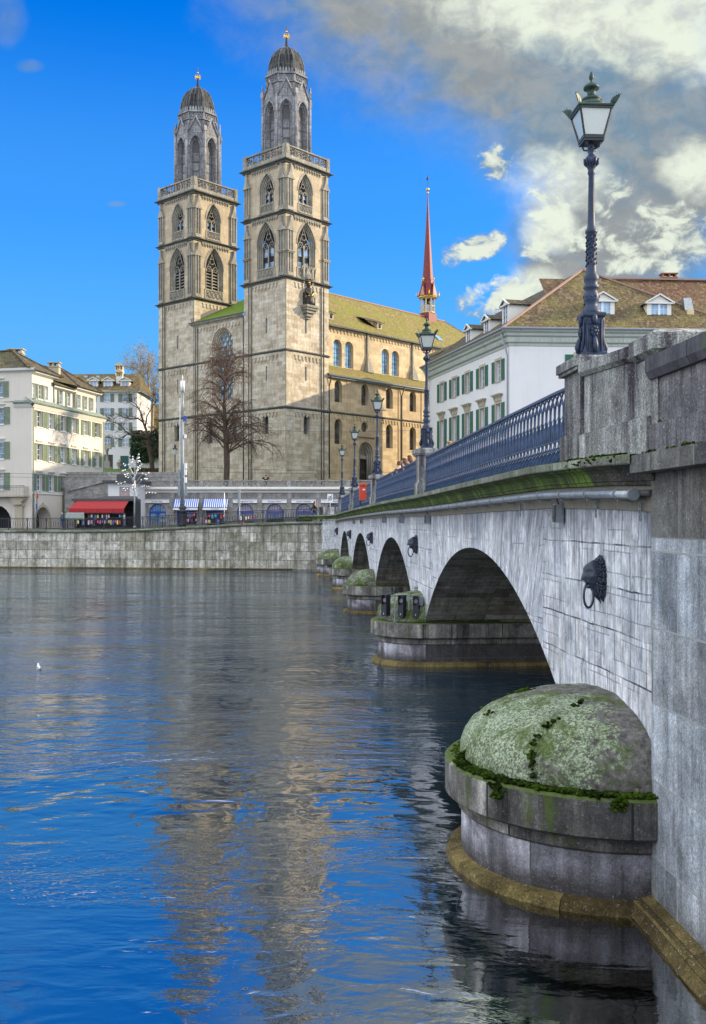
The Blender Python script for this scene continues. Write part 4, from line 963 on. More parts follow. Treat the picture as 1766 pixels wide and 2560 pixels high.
# ---------------------------------------------------------------- the twin-towered church
KX, KY = -8.36, 125.0
CA = R(42.06); ca = Vector((math.sin(CA), math.cos(CA))); cb = Vector((-math.cos(CA), math.sin(CA)))
GZ = 7.6                                                   # level of the terrace in front
church = empty('church', (KX, KY, GZ), label='large sandstone church with two tall dark-domed towers and a mossy nave roof behind the square', cat='church')
def kp(o): anchor(church, o); return o
def kpart(name, loc=None, label=None):
    o = empty(name, tuple(loc) if loc else (KX, KY, GZ), label=label); anchor(church, o); return o
def cfr(A=0.0, Bb=0.0, side='S'):
    """wall frame of the church: W looks to the river, S to the sunny side"""
    o = Vector((KX, KY))+ca*A+cb*Bb
    if side == 'S': return Fr(o, ca)                        # s runs along the nave, normal = -b
    if side == 'W': return Fr(o, cb, flip=True)             # s runs north, normal = -a
    if side == 'E': return Fr(o, cb)
    return Fr(o, ca, flip=True)                             # N
TW = 7.64
Z1, Z2, Z3, Z4, Z5, Z6 = 18.35, 25.5, 34.6, 42.8, 49.2, 51.0
def offs(pts, g, c=None):
    """shrink an outline towards its middle by g metres, keeping the foot level"""
    cx_ = (min(p[0] for p in pts)+max(p[0] for p in pts))/2; w = (max(p[0] for p in pts)-min(p[0] for p in pts))/2
    zb = min(p[1] for p in pts); zt = max(p[1] for p in pts); k = (w-g)/w
    return [(cx_+(s-cx_)*k, zb+(z-zb)*((zt-zb-g)/(zt-zb))) for s, z in pts]
def stepped(mb, F, out, steps, dd, g):
    """receding orders round an opening; returns the innermost outline and its depth"""
    cur, d = out, 0.0
    for i in range(steps):
        nxt = offs(cur, g)
        n = len(cur)
        for j in range(n):
            a, b, c_, e = cur[j], cur[(j+1) % n], nxt[(j+1) % n], nxt[j]
            mb.face([F.p(a[0], d-dd, a[1]), F.p(b[0], d-dd, b[1]), F.p(c_[0], d-dd, c_[1]), F.p(e[0], d-dd, e[1])])
            if i < steps: mb.face([F.p(a[0], d, a[1]), F.p(b[0], d, b[1]), F.p(b[0], d-dd, b[1]), F.p(a[0], d-dd, a[1])])
        cur, d = nxt, d-dd
    return cur, d
def gothic_window(F, s0, s1, zsill, zspr, parent, louv=False, panel=None, k=1.05, small=False):
    out = arc_point(s0, s1, zsill, zspr, 7, k)
    mb = MB(); inner, d = stepped(mb, F, out, 3, .16, .17)
    zpan = zsill+(1.35 if not small else 1.15)
    # hood
    hood = arc_point(s0-.14, s1+.14, zsill+1, zspr, 7, k); inn = arc_point(s0, s1, zsill+1, zspr, 7, k)
    mb.strip(F, inn[2:], hood[2:], 0, .07)
    # sill panel with pierced lozenges
    mb.fb(F, s0-.05, s1+.05, -.3, .10, zsill-.02, zsill+.14); mb.fb(F, s0-.05, s1+.05, -.3, .10, zpan-.14, zpan)
    mb.fb(F, s0-.05, s0+.18, -.3, .08, zsill+.14, zpan-.14); mb.fb(F, s1-.18, s1+.05, -.3, .08, zsill+.14, zpan-.14)
    mb.face([F.p(s0, -.02, zsill), F.p(s1, -.02, zsill), F.p(s1, -.02, zpan), F.p(s0, -.02, zpan)])
    nn = 4; w = (s1-s0-.36)/nn
    for i in range(nn):
        a = s0+.18+i*w; zc0, zc1 = zsill+.14, zpan-.14
        mb.bar(F.p(a, .04, zc0), F.p(a+w, .04, zc1), .06, .08, (1, 0, 0)); mb.bar(F.p(a, .04, zc1), F.p(a+w, .04, zc0), .06, .08, (1, 0, 0))
        mb.ring([F.p(a+w/2+w*.28*math.cos(t*PI/4), .05, (zc0+zc1)/2+w*.34*math.sin(t*PI/4)) for t in range(8)], .035, 4, closed=True)
    si0, si1 = min(p[0] for p in inner), max(p[0] for p in inner); c = (si0+si1)/2; wi = si1-si0
    ztop = max(p[1] for p in inner)
    dm = d+.02
    # mullion, cusped heads and the tracery above
    mb.fb(F, c-.07, c+.07, dm-.1, dm+.06, zpan, zspr+.1)
    for x in (si0, si1-.09): mb.fb(F, x, x+.09, dm-.1, dm+.05, zpan, zspr)
    for cc in (c-wi*.25, c+wi*.25):
        r = wi*.21
        mb.ring([F.p(cc+r*math.cos(PI*t/8), dm, zspr-.25+r*1.5*math.sin(PI*t/8)) for t in range(9)], .06, 5)
        mb.ring([F.p(cc+r*.45*math.cos(PI*t/4), dm, zspr-.05+r*.45*math.sin(PI*t/4)) for t in range(8)], .045, 4, closed=True)
    r = wi*.17
    mb.ring([F.p(c+r*math.cos(PI*t/5), dm, zspr+(ztop-zspr)*.48+r*math.sin(PI*t/5)) for t in range(10)], .055, 5, closed=True)
    for sg in (-1, 1): mb.ring([F.p(c+sg*wi*.42, dm, zspr+.15), F.p(c+sg*wi*.2, dm, zspr+(ztop-zspr)*.42), F.p(c+sg*wi*.08, dm, zspr+(ztop-zspr)*.72), F.p(c, dm, ztop-.1)], .055, 5)
    if louv:
        z = zpan+.1
        while z < zspr-.1:
            for a, b in ((si0+.09, c-.07), (c+.07, si1-.09)):
                mb.hexa([F.p(a, d-.20, z+.14), F.p(b, d-.20, z+.14), F.p(b, d-.02, z), F.p(a, d-.02, z), F.p(a, d-.20, z+.18), F.p(b, d-.20, z+.18), F.p(b, d-.02, z+.05), F.p(a, d-.02, z+.05)])
            z += .42
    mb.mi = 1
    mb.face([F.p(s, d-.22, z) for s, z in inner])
    if not louv:
        mb.mi = 2
        for a, b in ((si0+.09, c-.07), (c+.07, si1-.09)):
            for z0_, z1_ in ((zpan+(zspr-zpan)*.55, zspr-.25), (zpan, zpan+(zspr-zpan)*.30)):
                mb.face([F.p(a, d-.15, z0_), F.p(b, d-.15, z0_), F.p(b, d-.15, z1_), F.p(a, d-.15, z1_)])
    o = mb.build('window', [M_['church_trim'], M_['louvdark'], M_['glass']]); return o, out
def pilaster(mb, F, s0, s1, z0, z1, mid=None):
    """corner buttress with two blind panels under ogee gables"""
    c = (s0+s1)/2
    mb.fb(F, s0, s1, 0, .12, z0, z1-1.9)
    for a in (s0, c-.07, s1-.14): mb.fb(F, a, a+.14, .12, .26, z0+.5, z1-2.0)
    mb.hexa([F.p(s0, .12, z0), F.p(s1, .12, z0), F.p(s1, .34, z0), F.p(s0, .34, z0), F.p(s0, .12, z0+.55), F.p(s1, .12, z0+.55), F.p(s1, .24, z0+.45), F.p(s0, .24, z0+.45)])
    # ogee gable
    g = [(s0-.16, z1-2.1), (s0-.06, z1-1.95), (s0+.10, z1-1.7), (c-.22, z1-1.25), (c-.10, z1-.85), (c-.05, z1-.35), (c+.05, z1-.35), (c+.10, z1-.85), (c+.22, z1-1.25), (s1-.10, z1-1.7), (s1+.06, z1-1.95), (s1+.16, z1-2.1)]
    mb.poly(F, g, 0, .34, back=False)
    mb.fb(F, c-.12, c+.12, .1, .36, z1-.38, z1-.24)
    if mid: mb.fb(F, s0-.14, s1+.14, 0, .42, mid, mid+.16); mb.fb(F, s0-.06, s1+.06, 0, .34, mid-.14, mid)
def string(mb, A, Bb, w, z, out=.45, h=.42, w2=None):
    """moulded string course round a square tower"""
    w2 = w2 or w
    P = lambda o, zz: [Vector((KX, KY, zz))+Vector((*(ca*(A-o)+cb*(Bb-o)), 0)), Vector((KX, KY, zz))+Vector((*(ca*(A+w+o)+cb*(Bb-o)), 0)),
                       Vector((KX, KY, zz))+Vector((*(ca*(A+w+o)+cb*(Bb+w2+o)), 0)), Vector((KX, KY, zz))+Vector((*(ca*(A-o)+cb*(Bb+w2+o)), 0))]
    lv = [P(0.0, z-h), P(out*.35, z-h*.8), P(out*.45, z-h*.5), P(out*.9, z-h*.32), P(out, z-h*.28), P(out, z-h*.12), P(0.0, z+h*.35)]
    for a, b in zip(lv, lv[1:]):
        for i in range(4): mb.face([a[i], a[(i+1) % 4], b[(i+1) % 4], b[i]])
def church_tower(Bo, label, first):
    t = kpart('tower', Vector((KX, KY, GZ))+Vector((*(ca*(TW/2)+cb*(Bo+TW/2)), 0)), label)
    fr = {'S': cfr(0, Bo, 'S'), 'W': cfr(0, Bo, 'W'), 'E': cfr(TW, Bo, 'E'), 'N': cfr(0, Bo+TW, 'N')}
    ks = []
    low, hi, trim, strg, arcs = MB(), MB(), MB(), MB(), MB()
    wins = []
    for side, F in fr.items():
        seen = side in 'SW'
        lo_holes, hi_holes = [], []
        if seen:
            slit_s = 3.53
            lo_holes = [(arc_round(slit_s-.17, slit_s+.17, 27.9, 29.6, 5), .25), (arc_round(slit_s-.15, slit_s+.15, 21.85, 23.55, 5), .25), (arc_round(3.15, 4.25, 15.1, 17.0, 8), .55)]
            for h, dep in lo_holes:
                mb = MB(); mb.face([F.p(s, -dep+.0, z) for s, z in h]); 
                for zz in [min(p[1] for p in h)+.35*i for i in range(1, 6)]: 
                    if zz < max(p[1] for p in h)-.2: mb.fb(F, min(p[0] for p in h), max(p[0] for p in h), -dep, -dep+.02, zz, zz+.03)
                wins.append(mb.build('window', M_['glassblue'] if dep < .3 else M_['glassdk']))
            if not (side == 'S' and not first):
                pass
        for (a, b, sill, spr, lv, sm) in ((1.95, 5.25, Z3+.15, 39.0, not first, False), (2.15, 4.75, Z4+.25, 45.75, False, True)):
            o, out = gothic_window(F, a, b, sill, spr, t, lv, small=sm); wins.append(o); hi_holes.append((out, .01))
        wall(low, F, 0, TW, GZ-3.2, Z3-.3, lo_holes)
        wall(hi, F, 0, TW, Z3-.3, Z6-1.5, hi_holes)
        # lesenes at the far corner, flat one near
        for z0, z1 in ((GZ-3, Z1-.3), (Z1+.1, Z2-.3), (Z2+.1, Z3-.3)):
            low.fb(F, 0, 1.1, 0, .10, z0, z1); low.fb(F, TW-1.35, TW, 0, .10, z0, z1)
            lombard(arcs, F, 1.1, TW-1.35, z1+.05, .95, 8, 0, .10)
        low.fb(F, 0, TW, 0, .25, GZ-3, GZ+.5)
        for z0, z1, md in ((Z3+.1, Z4-.35, Z3+3.1 if first else None), (Z4+.1, Z5-.3, None)):
            pilaster(trim, F, .12, 1.12, z0, z1, md); pilaster(trim, F, TW-1.12, TW-.12, z0, z1, md)
            # pendant frieze under the string course
            n = 11; w = (TW-2.7)/n
            for i in range(n):
                c = 1.35+w*(i+.5)
                trim.poly(F, [(c-w*.5, z1+.1), (c-w*.34, z1-.35), (c-w*.12, z1-.30), (c, z1-.62), (c+w*.12, z1-.30), (c+w*.34, z1-.35), (c+w*.5, z1+.1)], 0, .14, back=False)
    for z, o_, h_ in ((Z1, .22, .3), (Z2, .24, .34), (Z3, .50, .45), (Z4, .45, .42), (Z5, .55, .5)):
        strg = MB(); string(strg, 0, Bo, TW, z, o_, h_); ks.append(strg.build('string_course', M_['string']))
    ks += [low.build('lower_shaft', M_['church']), hi.build('belfry_stage', M_['church_hi']), trim.build('buttresses', M_['church_trim']), arcs.build('arcaded_frieze', M_['church'])]
    # parapet of wheel tracery
    mb = MB(); o = .12
    for side, F in fr.items():
        z0, z1 = Z5+.15, Z6
        mb.fb(F, -o, TW+o, -.25, o, z0, z0+.42); mb.fb(F, -o, TW+o, -.22, o+.06, z1-.16, z1)
        for s in (-o, TW+o-.55): mb.fb(F, s, s+.55, -.35, o+.08, z0, z1+.1); mb.fb(F, s+.1, s+.42, 0, o+.12, z0+.6, z1-.3)
        n = 6; a0, a1 = .55, TW-.55; w = (a1-a0)/n; zc_ = (z0+.42+z1-.16)/2; r = (z1-.16-z0-.42)/2
        for i in range(n):
            c = a0+w*(i+.5); mb.fb(F, a0+w*i-.04, a0+w*i+.04, -.1, o, z0+.42, z1-.16)
            mb.ring([F.p(c+r*.92*math.cos(PI*k/7), .0, zc_+r*.92*math.sin(PI*k/7)) for k in range(14)], .05, 4, closed=True)
            for q in range(4):
                a = PI/2*q
                mb.ring([F.p(c+r*.9*math.cos(a+.9*(1-k/4))*(k/4), .0, zc_+r*.9*math.sin(a+.9*(1-k/4))*(k/4)) for k in range(5)], .05, 4, cap=False)
    ks.append(mb.build('balustrade', M_['church_trim']))
    mb = MB(); cx_, cy_ = (Vector((KX, KY))+ca*(TW/2)+cb*(Bo+TW/2))
    mb.lathe((cx_, cy_, 0), [(5.0, Z5+.1), (1e-3, Z5+.3)], 4, rot=0, smooth=False); ks.append(mb.build('platform', M_['string']))
    # octagonal lantern
    lan = MB(); tr = MB(); ap = 2.98; half = ap*math.tan(PI/8); base_a = math.atan2(-ca.y, -ca.x)
    dark = MB()
    for k in range(8):
        a = base_a+k*PI/4; n = Vector((math.cos(a), math.sin(a))); u = Vector((-n.y, n.x))
        F = Fr(Vector((cx_, cy_))+n*ap-u*half, u); F.n = n.copy()
        W2 = 2*half
        # one wall with a tall gabled recess, and the panels inside it
        outl = arc_point(W2*.17, W2*.83, Z5+.4, 56.2, 6, 1.0)
        pts0 = [(0, 58.2), (W2*.22, 59.1), (W2*.5, 60.15), (W2*.78, 59.1), (W2, 58.2)]
        wall(lan, F, 0, W2, Z5, 58.2, [(outl, .01)] if max(p[1] for p in outl) < 58.2 else [])
        inner, d = stepped(lan, F, outl, 3, .20, .13)
        lan.face([F.p(s, d-.02, z) for s, z in inner])
        si0, si1 = min(p[0] for p in inner), max(p[0] for p in inner); c = W2/2
        for z in (51.3, 52.9, 54.2, 55.2): tr.fb(F, si0, si1, d-.02, d+.05, z, z+.07)
        dark.fb(F, si0+.06, si1-.06, d-.0, d+.03, 55.35, 57.0)
        for z in (51.2, 52.8, 54.1): dark.fb(F, si0, si1, d-.01, d+.03, z-.05, z)
        for s_ in (W2*.13, W2*.87):
            for z in (51, 52.4, 53.8, 55.2, 56.6): dark.fb(F, s_-.16, s_+.16, -.01, .012, z, z+.05)
        for s_ in (si0-.02, si1-.02): dark.fb(F, s_, s_+.05, d-.01, d+.05, Z5+.4, 57.3)
        tr.fb(F, c-.28, c+.28, d, d+.18, 57.05, 57.2); tr.fb(F, c-.14, c+.14, d, d+.12, 57.5, 57.75)
        # gable with crossed ribs in front of the drum
        lan.face([F.p(0, 0, 58.2), F.p(W2, 0, 58.2), F.p(W2*.5, 0, 60.15)])
        tr.ring([F.p(.02, .07, 57.9), F.p(W2*.26, .10, 59.05), F.p(W2*.5, .10, 60.3)], .12, 4); tr.ring([F.p(W2-.02, .07, 57.9), F.p(W2*.74, .10, 59.05), F.p(W2*.5, .10, 60.3)], .12, 4)
        hd = arc_point(W2*.10, W2*.90, 55.2, 56.2, 6, 1.0)[2:]; hi_ = arc_point(W2*.17, W2*.83, 55.2, 56.2, 6, 1.0)[2:]
        tr.strip(F, hi_, hd, 0, .10)
        # corner shafts
        tr.ring([F.p(0, .03, Z5+.1), F.p(0, .03, 58.9)], .20, 6); tr.fb(F, -.26, .26, -.26, .24, 58.3, 59.0)
        tr.fb(F, -.30, .30, -.3, .28, Z5+.2, Z5+1.2)
        # drum behind the gables, frieze and its mouldings
        ap2 = 2.52; h2 = ap2*math.tan(PI/8); G = Fr(Vector((cx_, cy_))+n*ap2-u*h2, u); G.n = n.copy()
        lan.face([G.p(0, 0, 58.0), G.p(2*h2, 0, 58.0), G.p(2*h2, 0, 61.2), G.p(0, 0, 61.2)])
        for j in range(4):
            a0 = .18+(2*h2-.36)*j/4; a1 = .18+(2*h2-.36)*(j+1)/4
            tr.bar(G.p(a0, .05, 60.25), G.p(a1, .05, 60.95), .07, .07, (1, 0, 0)); tr.bar(G.p(a0, .05, 60.95), G.p(a1, .05, 60.25), .07, .07, (1, 0, 0))
            tr.bar(G.p(a0, .04, 58.9), G.p(a0, .04, 59.9), .06, .06)
        e = .10
        tr.fb(G, -.06, 2*h2+.06, 0, .14, 60.0, 60.18); tr.fb(G, -.09, 2*h2+.09, 0, .22, 61.02, 61.22)
        tr.fb(G, -.10, .10, -.1, .12, 60.1, 61.1)
        # pierced crest at the foot of the dome
        for j in range(5):
            a0 = .1+(2*h2-.2)*j/5; w = (2*h2-.2)/5
            tr.poly(G, [(a0+.03, 61.2), (a0+w-.03, 61.2), (a0+w-.05, 61.7), (a0+w/2, 61.95), (a0+.05, 61.7)], -.02, .02)
    lan.lathe((cx_, cy_, 0), [(3.2, 58.15), (2.6, 58.9)], 8, rot=base_a+PI/8, smooth=False)
    ks.append(lan.build('lantern_walls', M_['lantern'])); ks.append(tr.build('lantern_tracery', M_['lantern'])); ks.append(dark.build('lantern_panels', M_['pipe']))
    mb = MB(); prof = [(2.58, 61.15), (2.56, 61.9), (2.42, 62.9), (2.12, 63.8), (1.66, 64.55), (1.05, 65.1), (.42, 65.42), (.26, 65.6), (.16, 66.0), (.11, 66.7), (.001, 66.75)]
    mb.lathe((cx_, cy_, 0), [(r*1.0, z) for r, z in prof], 8, rot=base_a+PI/8, smooth=False); ks.append(mb.build('dome', M_['dome']))
    mb = MB()
    for k in range(24):
        a = base_a+PI/8+k*PI/12; q = 1.0 if k % 3 == 0 else .955
        mb.ring([(cx_+(r*q+.01)*math.cos(a), cy_+(r*q+.01)*math.sin(a), z) for r, z in prof[:7]], .028 if k % 3 == 0 else .012, 4)
    ks.append(mb.build('dome_ribs', M_['lantern']))
    mb = MB(); c = (cx_, cy_, 0)
    mb.lathe(c, [(.09, 66.6), (.09, 67.1), (.16, 67.15), (.09, 67.2), (.05, 67.9), (.05, 68.35), (.001, 68.4)], 8)
    ks.append(mb.build('finial_rod', M_['bronze']))
    mb = MB(); mb.lathe(c, [(.08, 66.75), (.13, 66.8), (.13, 67.1), (.08, 67.15)], 8); mb.ball((cx_, cy_, 67.6), .12, 6)
    for k in range(8):
        a = k*PI/4; d_ = Vector((math.cos(a), math.sin(a), 0)); q = Vector(c)
        mb.bar(q+Vector((0, 0, 66.95)), q+d_*.34+Vector((0, 0, 66.95)), .05, .05); mb.bar(q+d_*.36+Vector((0, 0, 66.72)), q+d_*.36+Vector((0, 0, 67.2)), .07, .07)
    ks.append(mb.build('gilded_cross', M_['gold']))
    anchor(t, *(ks+wins))
    return t, fr
tS, frS = church_tower(0.0, 'right-hand tower, carrying the seated statue', True)
tN, frN = church_tower(18.0, 'left-hand tower, with louvred belfry windows', False)

# west front between the towers
Wf = cfr(.12, 0, 'W'); ks = []
win = arc_round(10.1, 14.3, 20.0, 27.6, 14)
lows = [arc_round(9.25, 10.55, 14.5, 17.2, 8), arc_round(14.15, 15.45, 14.5, 17.2, 8)]
mb = MB(); wall(mb, Wf, TW, 18.0, GZ-3, 30.7, [(win, .05)]+[(h, .5) for h in lows])
cur, d = stepped(mb, Wf, win, 4, .20, .14)
mb.fb(Wf, TW, 8.3, 0, .1, GZ-2, 30.6); mb.fb(Wf, 17.35, 18.0, 0, .1, GZ-2, 30.6); mb.fb(Wf, TW, 18, 0, .2, GZ-3, GZ+.5)
kp(mb.build('west_wall', M_['church']))
for a, b, z, n in ((8.3, 17.35, 30.4, 14), (8.3, 9.9, Z2-.1, 2), (14.5, 17.35, Z2-.1, 4), (8.3, 17.35, Z1-.1, 14)): mb = MB(); lombard(mb, Wf, a, b, z, .85, n, 0, .1); kp(mb.build('arcaded_frieze', M_['church']))
mb = MB(); prof = [(0, -.30), (.08, -.26), (.14, -.12), (.22, -.08), (.22, .0), (0, .12)]
for s0, s1, z in ((TW, 9.9, Z2), (14.5, 18, Z2), (TW, 18, Z1)): mb = MB(); moulding(mb, Wf, s0, s1, [(d_, z+q) for d_, q in prof]); kp(mb.build('string_course', M_['string']))
mb = MB(); moulding(mb, Wf, TW, 18.4, [(0, 30.3), (.1, 30.4), (.2, 30.6), (.45, 30.75), (.5, 30.95), (.3, 31.0)]); mb.fb(Wf, 18.0, 18.45, -.2, .5, 30.75, 31.0)
kp(mb.build('eaves_cornice', M_['church_trim']))
mb = MB(); c = 12.2; si0, si1 = min(p[0] for p in cur), max(p[0] for p in cur); zt = max(p[1] for p in cur); dd = d
mb.mi = 1; mb.face([Wf.p(s, d-.1, z) for s, z in cur]); mb.mi = 0
import itertools
def inside(s, z):
    if s < si0 or s > si1 or z < 20.05: return False
    return z < zt-(si1-si0)/2 or (s-c)**2+(z-(zt-(si1-si0)/2))**2 < ((si1-si0)/2)**2
for k in range(-6, 14):
    for sg in (1, -1):
        z0 = 20+k*1.28; seg = None
        for i in range(61):
            s = si0+(si1-si0)*i/60; z = z0+sg*(s-c)*1.45
            if inside(s, z): seg = (seg[0] if seg else (s, z), (s, z))
        if seg and abs(seg[0][0]-seg[1][0]) > .1: mb.bar(Wf.p(seg[0][0], d+(0.02 if sg > 0 else 0.0), seg[0][1]), Wf.p(seg[1][0], d+(0.02 if sg > 0 else 0), seg[1][1]), .13, .17, (1, 0, 0))
kp(mb.build('window', [M_['church_trim'], M_['glassblue']], label='tall round-headed west window with a stone lattice of lozenges'))
for h in lows:
    mb = MB(); mb.face([Wf.p(s, -.49, z) for s, z in h]); kp(mb.build('window', M_['glassdk']))
# nave: clerestory, aisle, roofs
NB0, NB1, NE, ER, RZ = 5.0, 21.0, 58.0, 31.3, 37.95
Pc = lambda a, b, z: Vector((KX, KY, z))+Vector((*(ca*a+cb*b), 0))
mb = MB()
def roofface(mb, pts): mb.face(pts)
e = .55; k = (RZ-ER)/8.0
A0, A1 = 14.0, NE-8
ov = lambda: None
roofface(mb, [Pc(TW-1, NB0-e, ER-e*k), Pc(NE+e, NB0-e, ER-e*k), Pc(A1, 13, RZ), Pc(A0, 13, RZ)])
roofface(mb, [Pc(NE+e, NB1+e, ER-e*k), Pc(TW-1, NB1+e, ER-e*k), Pc(A0, 13, RZ), Pc(A1, 13, RZ)])
roofface(mb, [Pc(NE+e, NB0-e, ER-e*k), Pc(NE+e, NB1+e, ER-e*k), Pc(A1, 13, RZ)])
kp(mb.build('nave_roof', M_['mossroof']))
mb = MB(); mb.bar(Pc(A0, 13, RZ+.03), Pc(A1, 13, RZ+.03), .3, .18); mb.bar(Pc(A1, 13, RZ+.03), Pc(NE+e, NB0-e, ER-e*k+.03), .24, .12); kp(mb.build('ridge_tiles', M_['ridge']))
mb = MB(); roofface(mb, [Pc(-.45, 18.4, 30.98), Pc(-.45, TW-.0, 30.98), Pc(A0, TW, RZ+.2), Pc(A0, 18.4, RZ+.2)]); roofface(mb, [Pc(-.45, 18.4, 30.90), Pc(A0, 18.4, RZ+.1), Pc(A0, TW, RZ+.1), Pc(-.45, TW-.0, 30.90)])
kp(mb.build('west_roof', M_['greenroof'], label='bright green mossy roof between the two towers'))
mb = MB(); mb.bar(Pc(-.42, TW, 30.98), Pc(-.42, 18.5, 30.98), .16, .14); mb.bar(Pc(-.4, 18.02, 31.3), Pc(8, 18.0-.06, 35.4), .10, .55); kp(mb.build('flashing', M_['pipe']))
Cl = cfr(0, NB0, 'S'); mb = MB()
cws = [(13.9, 15.7), (16.3, 18.1), (24.2, 25.95), (26.5, 28.25), (34.6, 36.3), (36.9, 38.6), (45, 46.7), (47.2, 48.9)]
holes = [(arc_round(a, b, 25.5, 28.35, 10), .55) for a, b in cws]
wall(mb, Cl, TW-2, NE, 22.5, ER-.35, holes)
kp(mb.build('clerestory_wall', M_['nave']))
for h, dep in holes:
    mb = MB(); mb.face([Cl.p(s, -dep+.02, z) for s, z in h]); a = min(p[0] for p in h); b = max(p[0] for p in h)
    mb.mi = 1
    for q in range(1, 4): mb.fb(Cl, a+(b-a)*q/4-.02, a+(b-a)*q/4+.02, -dep, -dep+.06, 25.5, 28.9)
    for q in range(1, 5): mb.fb(Cl, a, b, -dep, -dep+.06, 25.5+q*.62, 25.55+q*.62)
    kp(mb.build('window', [M_['glassblue'], M_['pipe']]))
mb = MB(); br = [(TW+3, 20.6), (21.3, 30.9), (31.6, 41.5), (42, 52)]
for a, b in br: mb = MB(); lombard(mb, Cl, a, b, ER-.4, .8, int((b-a)/.68), 0, .1); kp(mb.build('arcaded_frieze', M_['nave']))
for c in (20.95, 31.25, 41.75):
    mb = MB()
    mb.fb(Cl, c-.14, c+.14, 0, .3, 26.6, ER-.35)
    mb.hexa([Cl.p(c-.75, 0, 25.3), Cl.p(c+.75, 0, 25.3), Cl.p(c+.75, .9, 25.2), Cl.p(c-.75, .9, 25.2), Cl.p(c-.14, 0, 27.6), Cl.p(c+.14, 0, 27.6), Cl.p(c+.14, .3, 27.6), Cl.p(c-.14, .3, 27.6)]); kp(mb.build('buttress', M_['church_trim']))
mb = MB(); moulding(mb, Cl, TW-1, NE, [(0, ER-.5), (.12, ER-.42), (.2, ER-.3), (.42, ER-.2), (.5, ER-.28), (.6, ER-.55), (.68, ER-.50), (.62, ER-.36)]); kp(mb.build('eaves_cornice', M_['string']))
# aisle
Ai = cfr(0, .12, 'S'); mb = MB(); AE = 23.15
s_w = [9.0, 14.3, 19.43, 24.65, 29.8, 35]
ups = [(arc_round(s, s+1.5, 19.7, 21.85, 10), .6) for s in s_w]; los = [(arc_round(s, s+1.5, 14.2, 16.75, 10), .6) for s in s_w if abs(s-14.3) > .1]
ocu = (circle(15.0, 16.75, .72, 18), .4)
door = (arc_round(13.75, 16.65, GZ+1.9, 13.35, 12), .35)
wall(mb, Ai, TW, 48, GZ-3, AE-.2, ups+los+[ocu, door])
for s in (TW, 11.4, 16.95, 22.1, 27.3, 32.5): mb.fb(Ai, s, s+.75, 0, .1, GZ-3, AE-.4)
mb.fb(Ai, TW, 48, 0, .3, GZ-3, GZ+2.0); mb.fb(Ai, TW, 13.4, 0, .42, GZ-3, GZ+1.2)
kp(mb.build('aisle_wall', M_['nave']))
for h, dep in ups+los+[ocu]:
    mb = MB(); mb.face([Ai.p(s, -dep+.02, z) for s, z in h]); a = min(p[0] for p in h); b = max(p[0] for p in h); z0 = min(p[1] for p in h); z1 = max(p[1] for p in h)
    if z1-z0 > 2:
        mb.mi = 1; mb.face([Ai.p(a, -dep, z0), Ai.p(b, -dep, z0), Ai.p(b, .03, z0-.22), Ai.p(a, .03, z0-.22)])
    kp(mb.build('window', [M_['glassdk'], M_['string']]))
for s0, s1 in ((8.4, 11.4), (12.15, 16.95), (17.7, 22.1), (22.85, 27.3), (28.05, 32.5)): mb = MB(); lombard(mb, Ai, s0, s1, Z1-.1, .75, max(3, int((s1-s0)/.62)), 0, .1); kp(mb.build('arcaded_frieze', M_['nave']))
mb = MB(); moulding(mb, Ai, TW, 48, [(d_, Z1+q) for d_, q in prof]); kp(mb.build('string_course', M_['string']))
mb = MB(); mb.fb(Ai, 12.4, 16.9, 0, .12, 15.35, 15.45); kp(mb.build('ledge', M_['string']))
mb = MB(); mb.face([Pc(TW-.3, -.5, AE), Pc(48.5, -.5, AE), Pc(48.5, NB0, 25.45), Pc(TW-.3, NB0, 25.45)]); kp(mb.build('aisle_roof', M_['mossroof'], label='narrow strip of mossy roof above the aisle windows'))
mb = MB(); mb.fb(Ai, TW-.2, 48, 0, .5, AE-.35, AE-.22); mb.ring([Ai.p(TW-.2, .62, AE-.12), Ai.p(48, .62, AE-.12)], .10, 8); kp(mb.build('gutter', M_['steelpole']))
# portal
mb = MB(); cur, dd2 = stepped(mb, Ai, door[0], 3, .2, .22)
for i in range(3): 
    for s in (13.95+i*.22, 16.45-i*.22): mb.ring([Ai.p(s, -.1-.18*i, GZ+1.9), Ai.p(s, -.1-.18*i, 13.2)], .09, 6)
a, b = min(p[0] for p in cur), max(p[0] for p in cur)
mb.face([Ai.p(s, dd2-.1, z) for s, z in [(a, 12.6), (b, 12.6)]+cur[2:]]); mb.fb(Ai, a, b, dd2-.12, dd2+.1, 12.5, 12.95)
for k_ in range(5): mb.ring([Ai.p((a+b)/2+(.25+.14*k_)*math.cos(PI*t/8), dd2-.06, 13.05+(.25+.14*k_)*math.sin(PI*t/8)) for t in range(9)], .03, 4)
kp(mb.build('portal_surround', M_['church_trim']))
mb = MB(); mb.face([Ai.p(a, dd2-.2, GZ+1.9), Ai.p(b, dd2-.2, GZ+1.9), Ai.p(b, dd2-.2, 12.6), Ai.p(a, dd2-.2, 12.6)])
for r_ in range(8):
    for c_ in range(3): mb.fb(Ai, a+.05+(b-a)/3*c_, a-.05+(b-a)/3*(c_+1), dd2-.2, dd2-.15, GZ+2+r_*.38, GZ+2.3+r_*.38)
kp(mb.build('portal_door', M_['bronze']))
mb = MB(); mb.face([Ai.p(13.2, dd2-.25, GZ), Ai.p(17.2, dd2-.25, GZ), Ai.p(17.2, dd2-.25, 15.2), Ai.p(13.2, dd2-.25, 15.2)]); kp(mb.build('porch_back', M_['louvdark']))
mb = MB()
for i in range(6): mb.fb(Ai, 12.6-.1*i, 17.8+.1*i, .3, .9+.35*i, GZ-.5, GZ+1.9-.32*i)
kp(mb.build('portal_steps', M_['church_trim']))
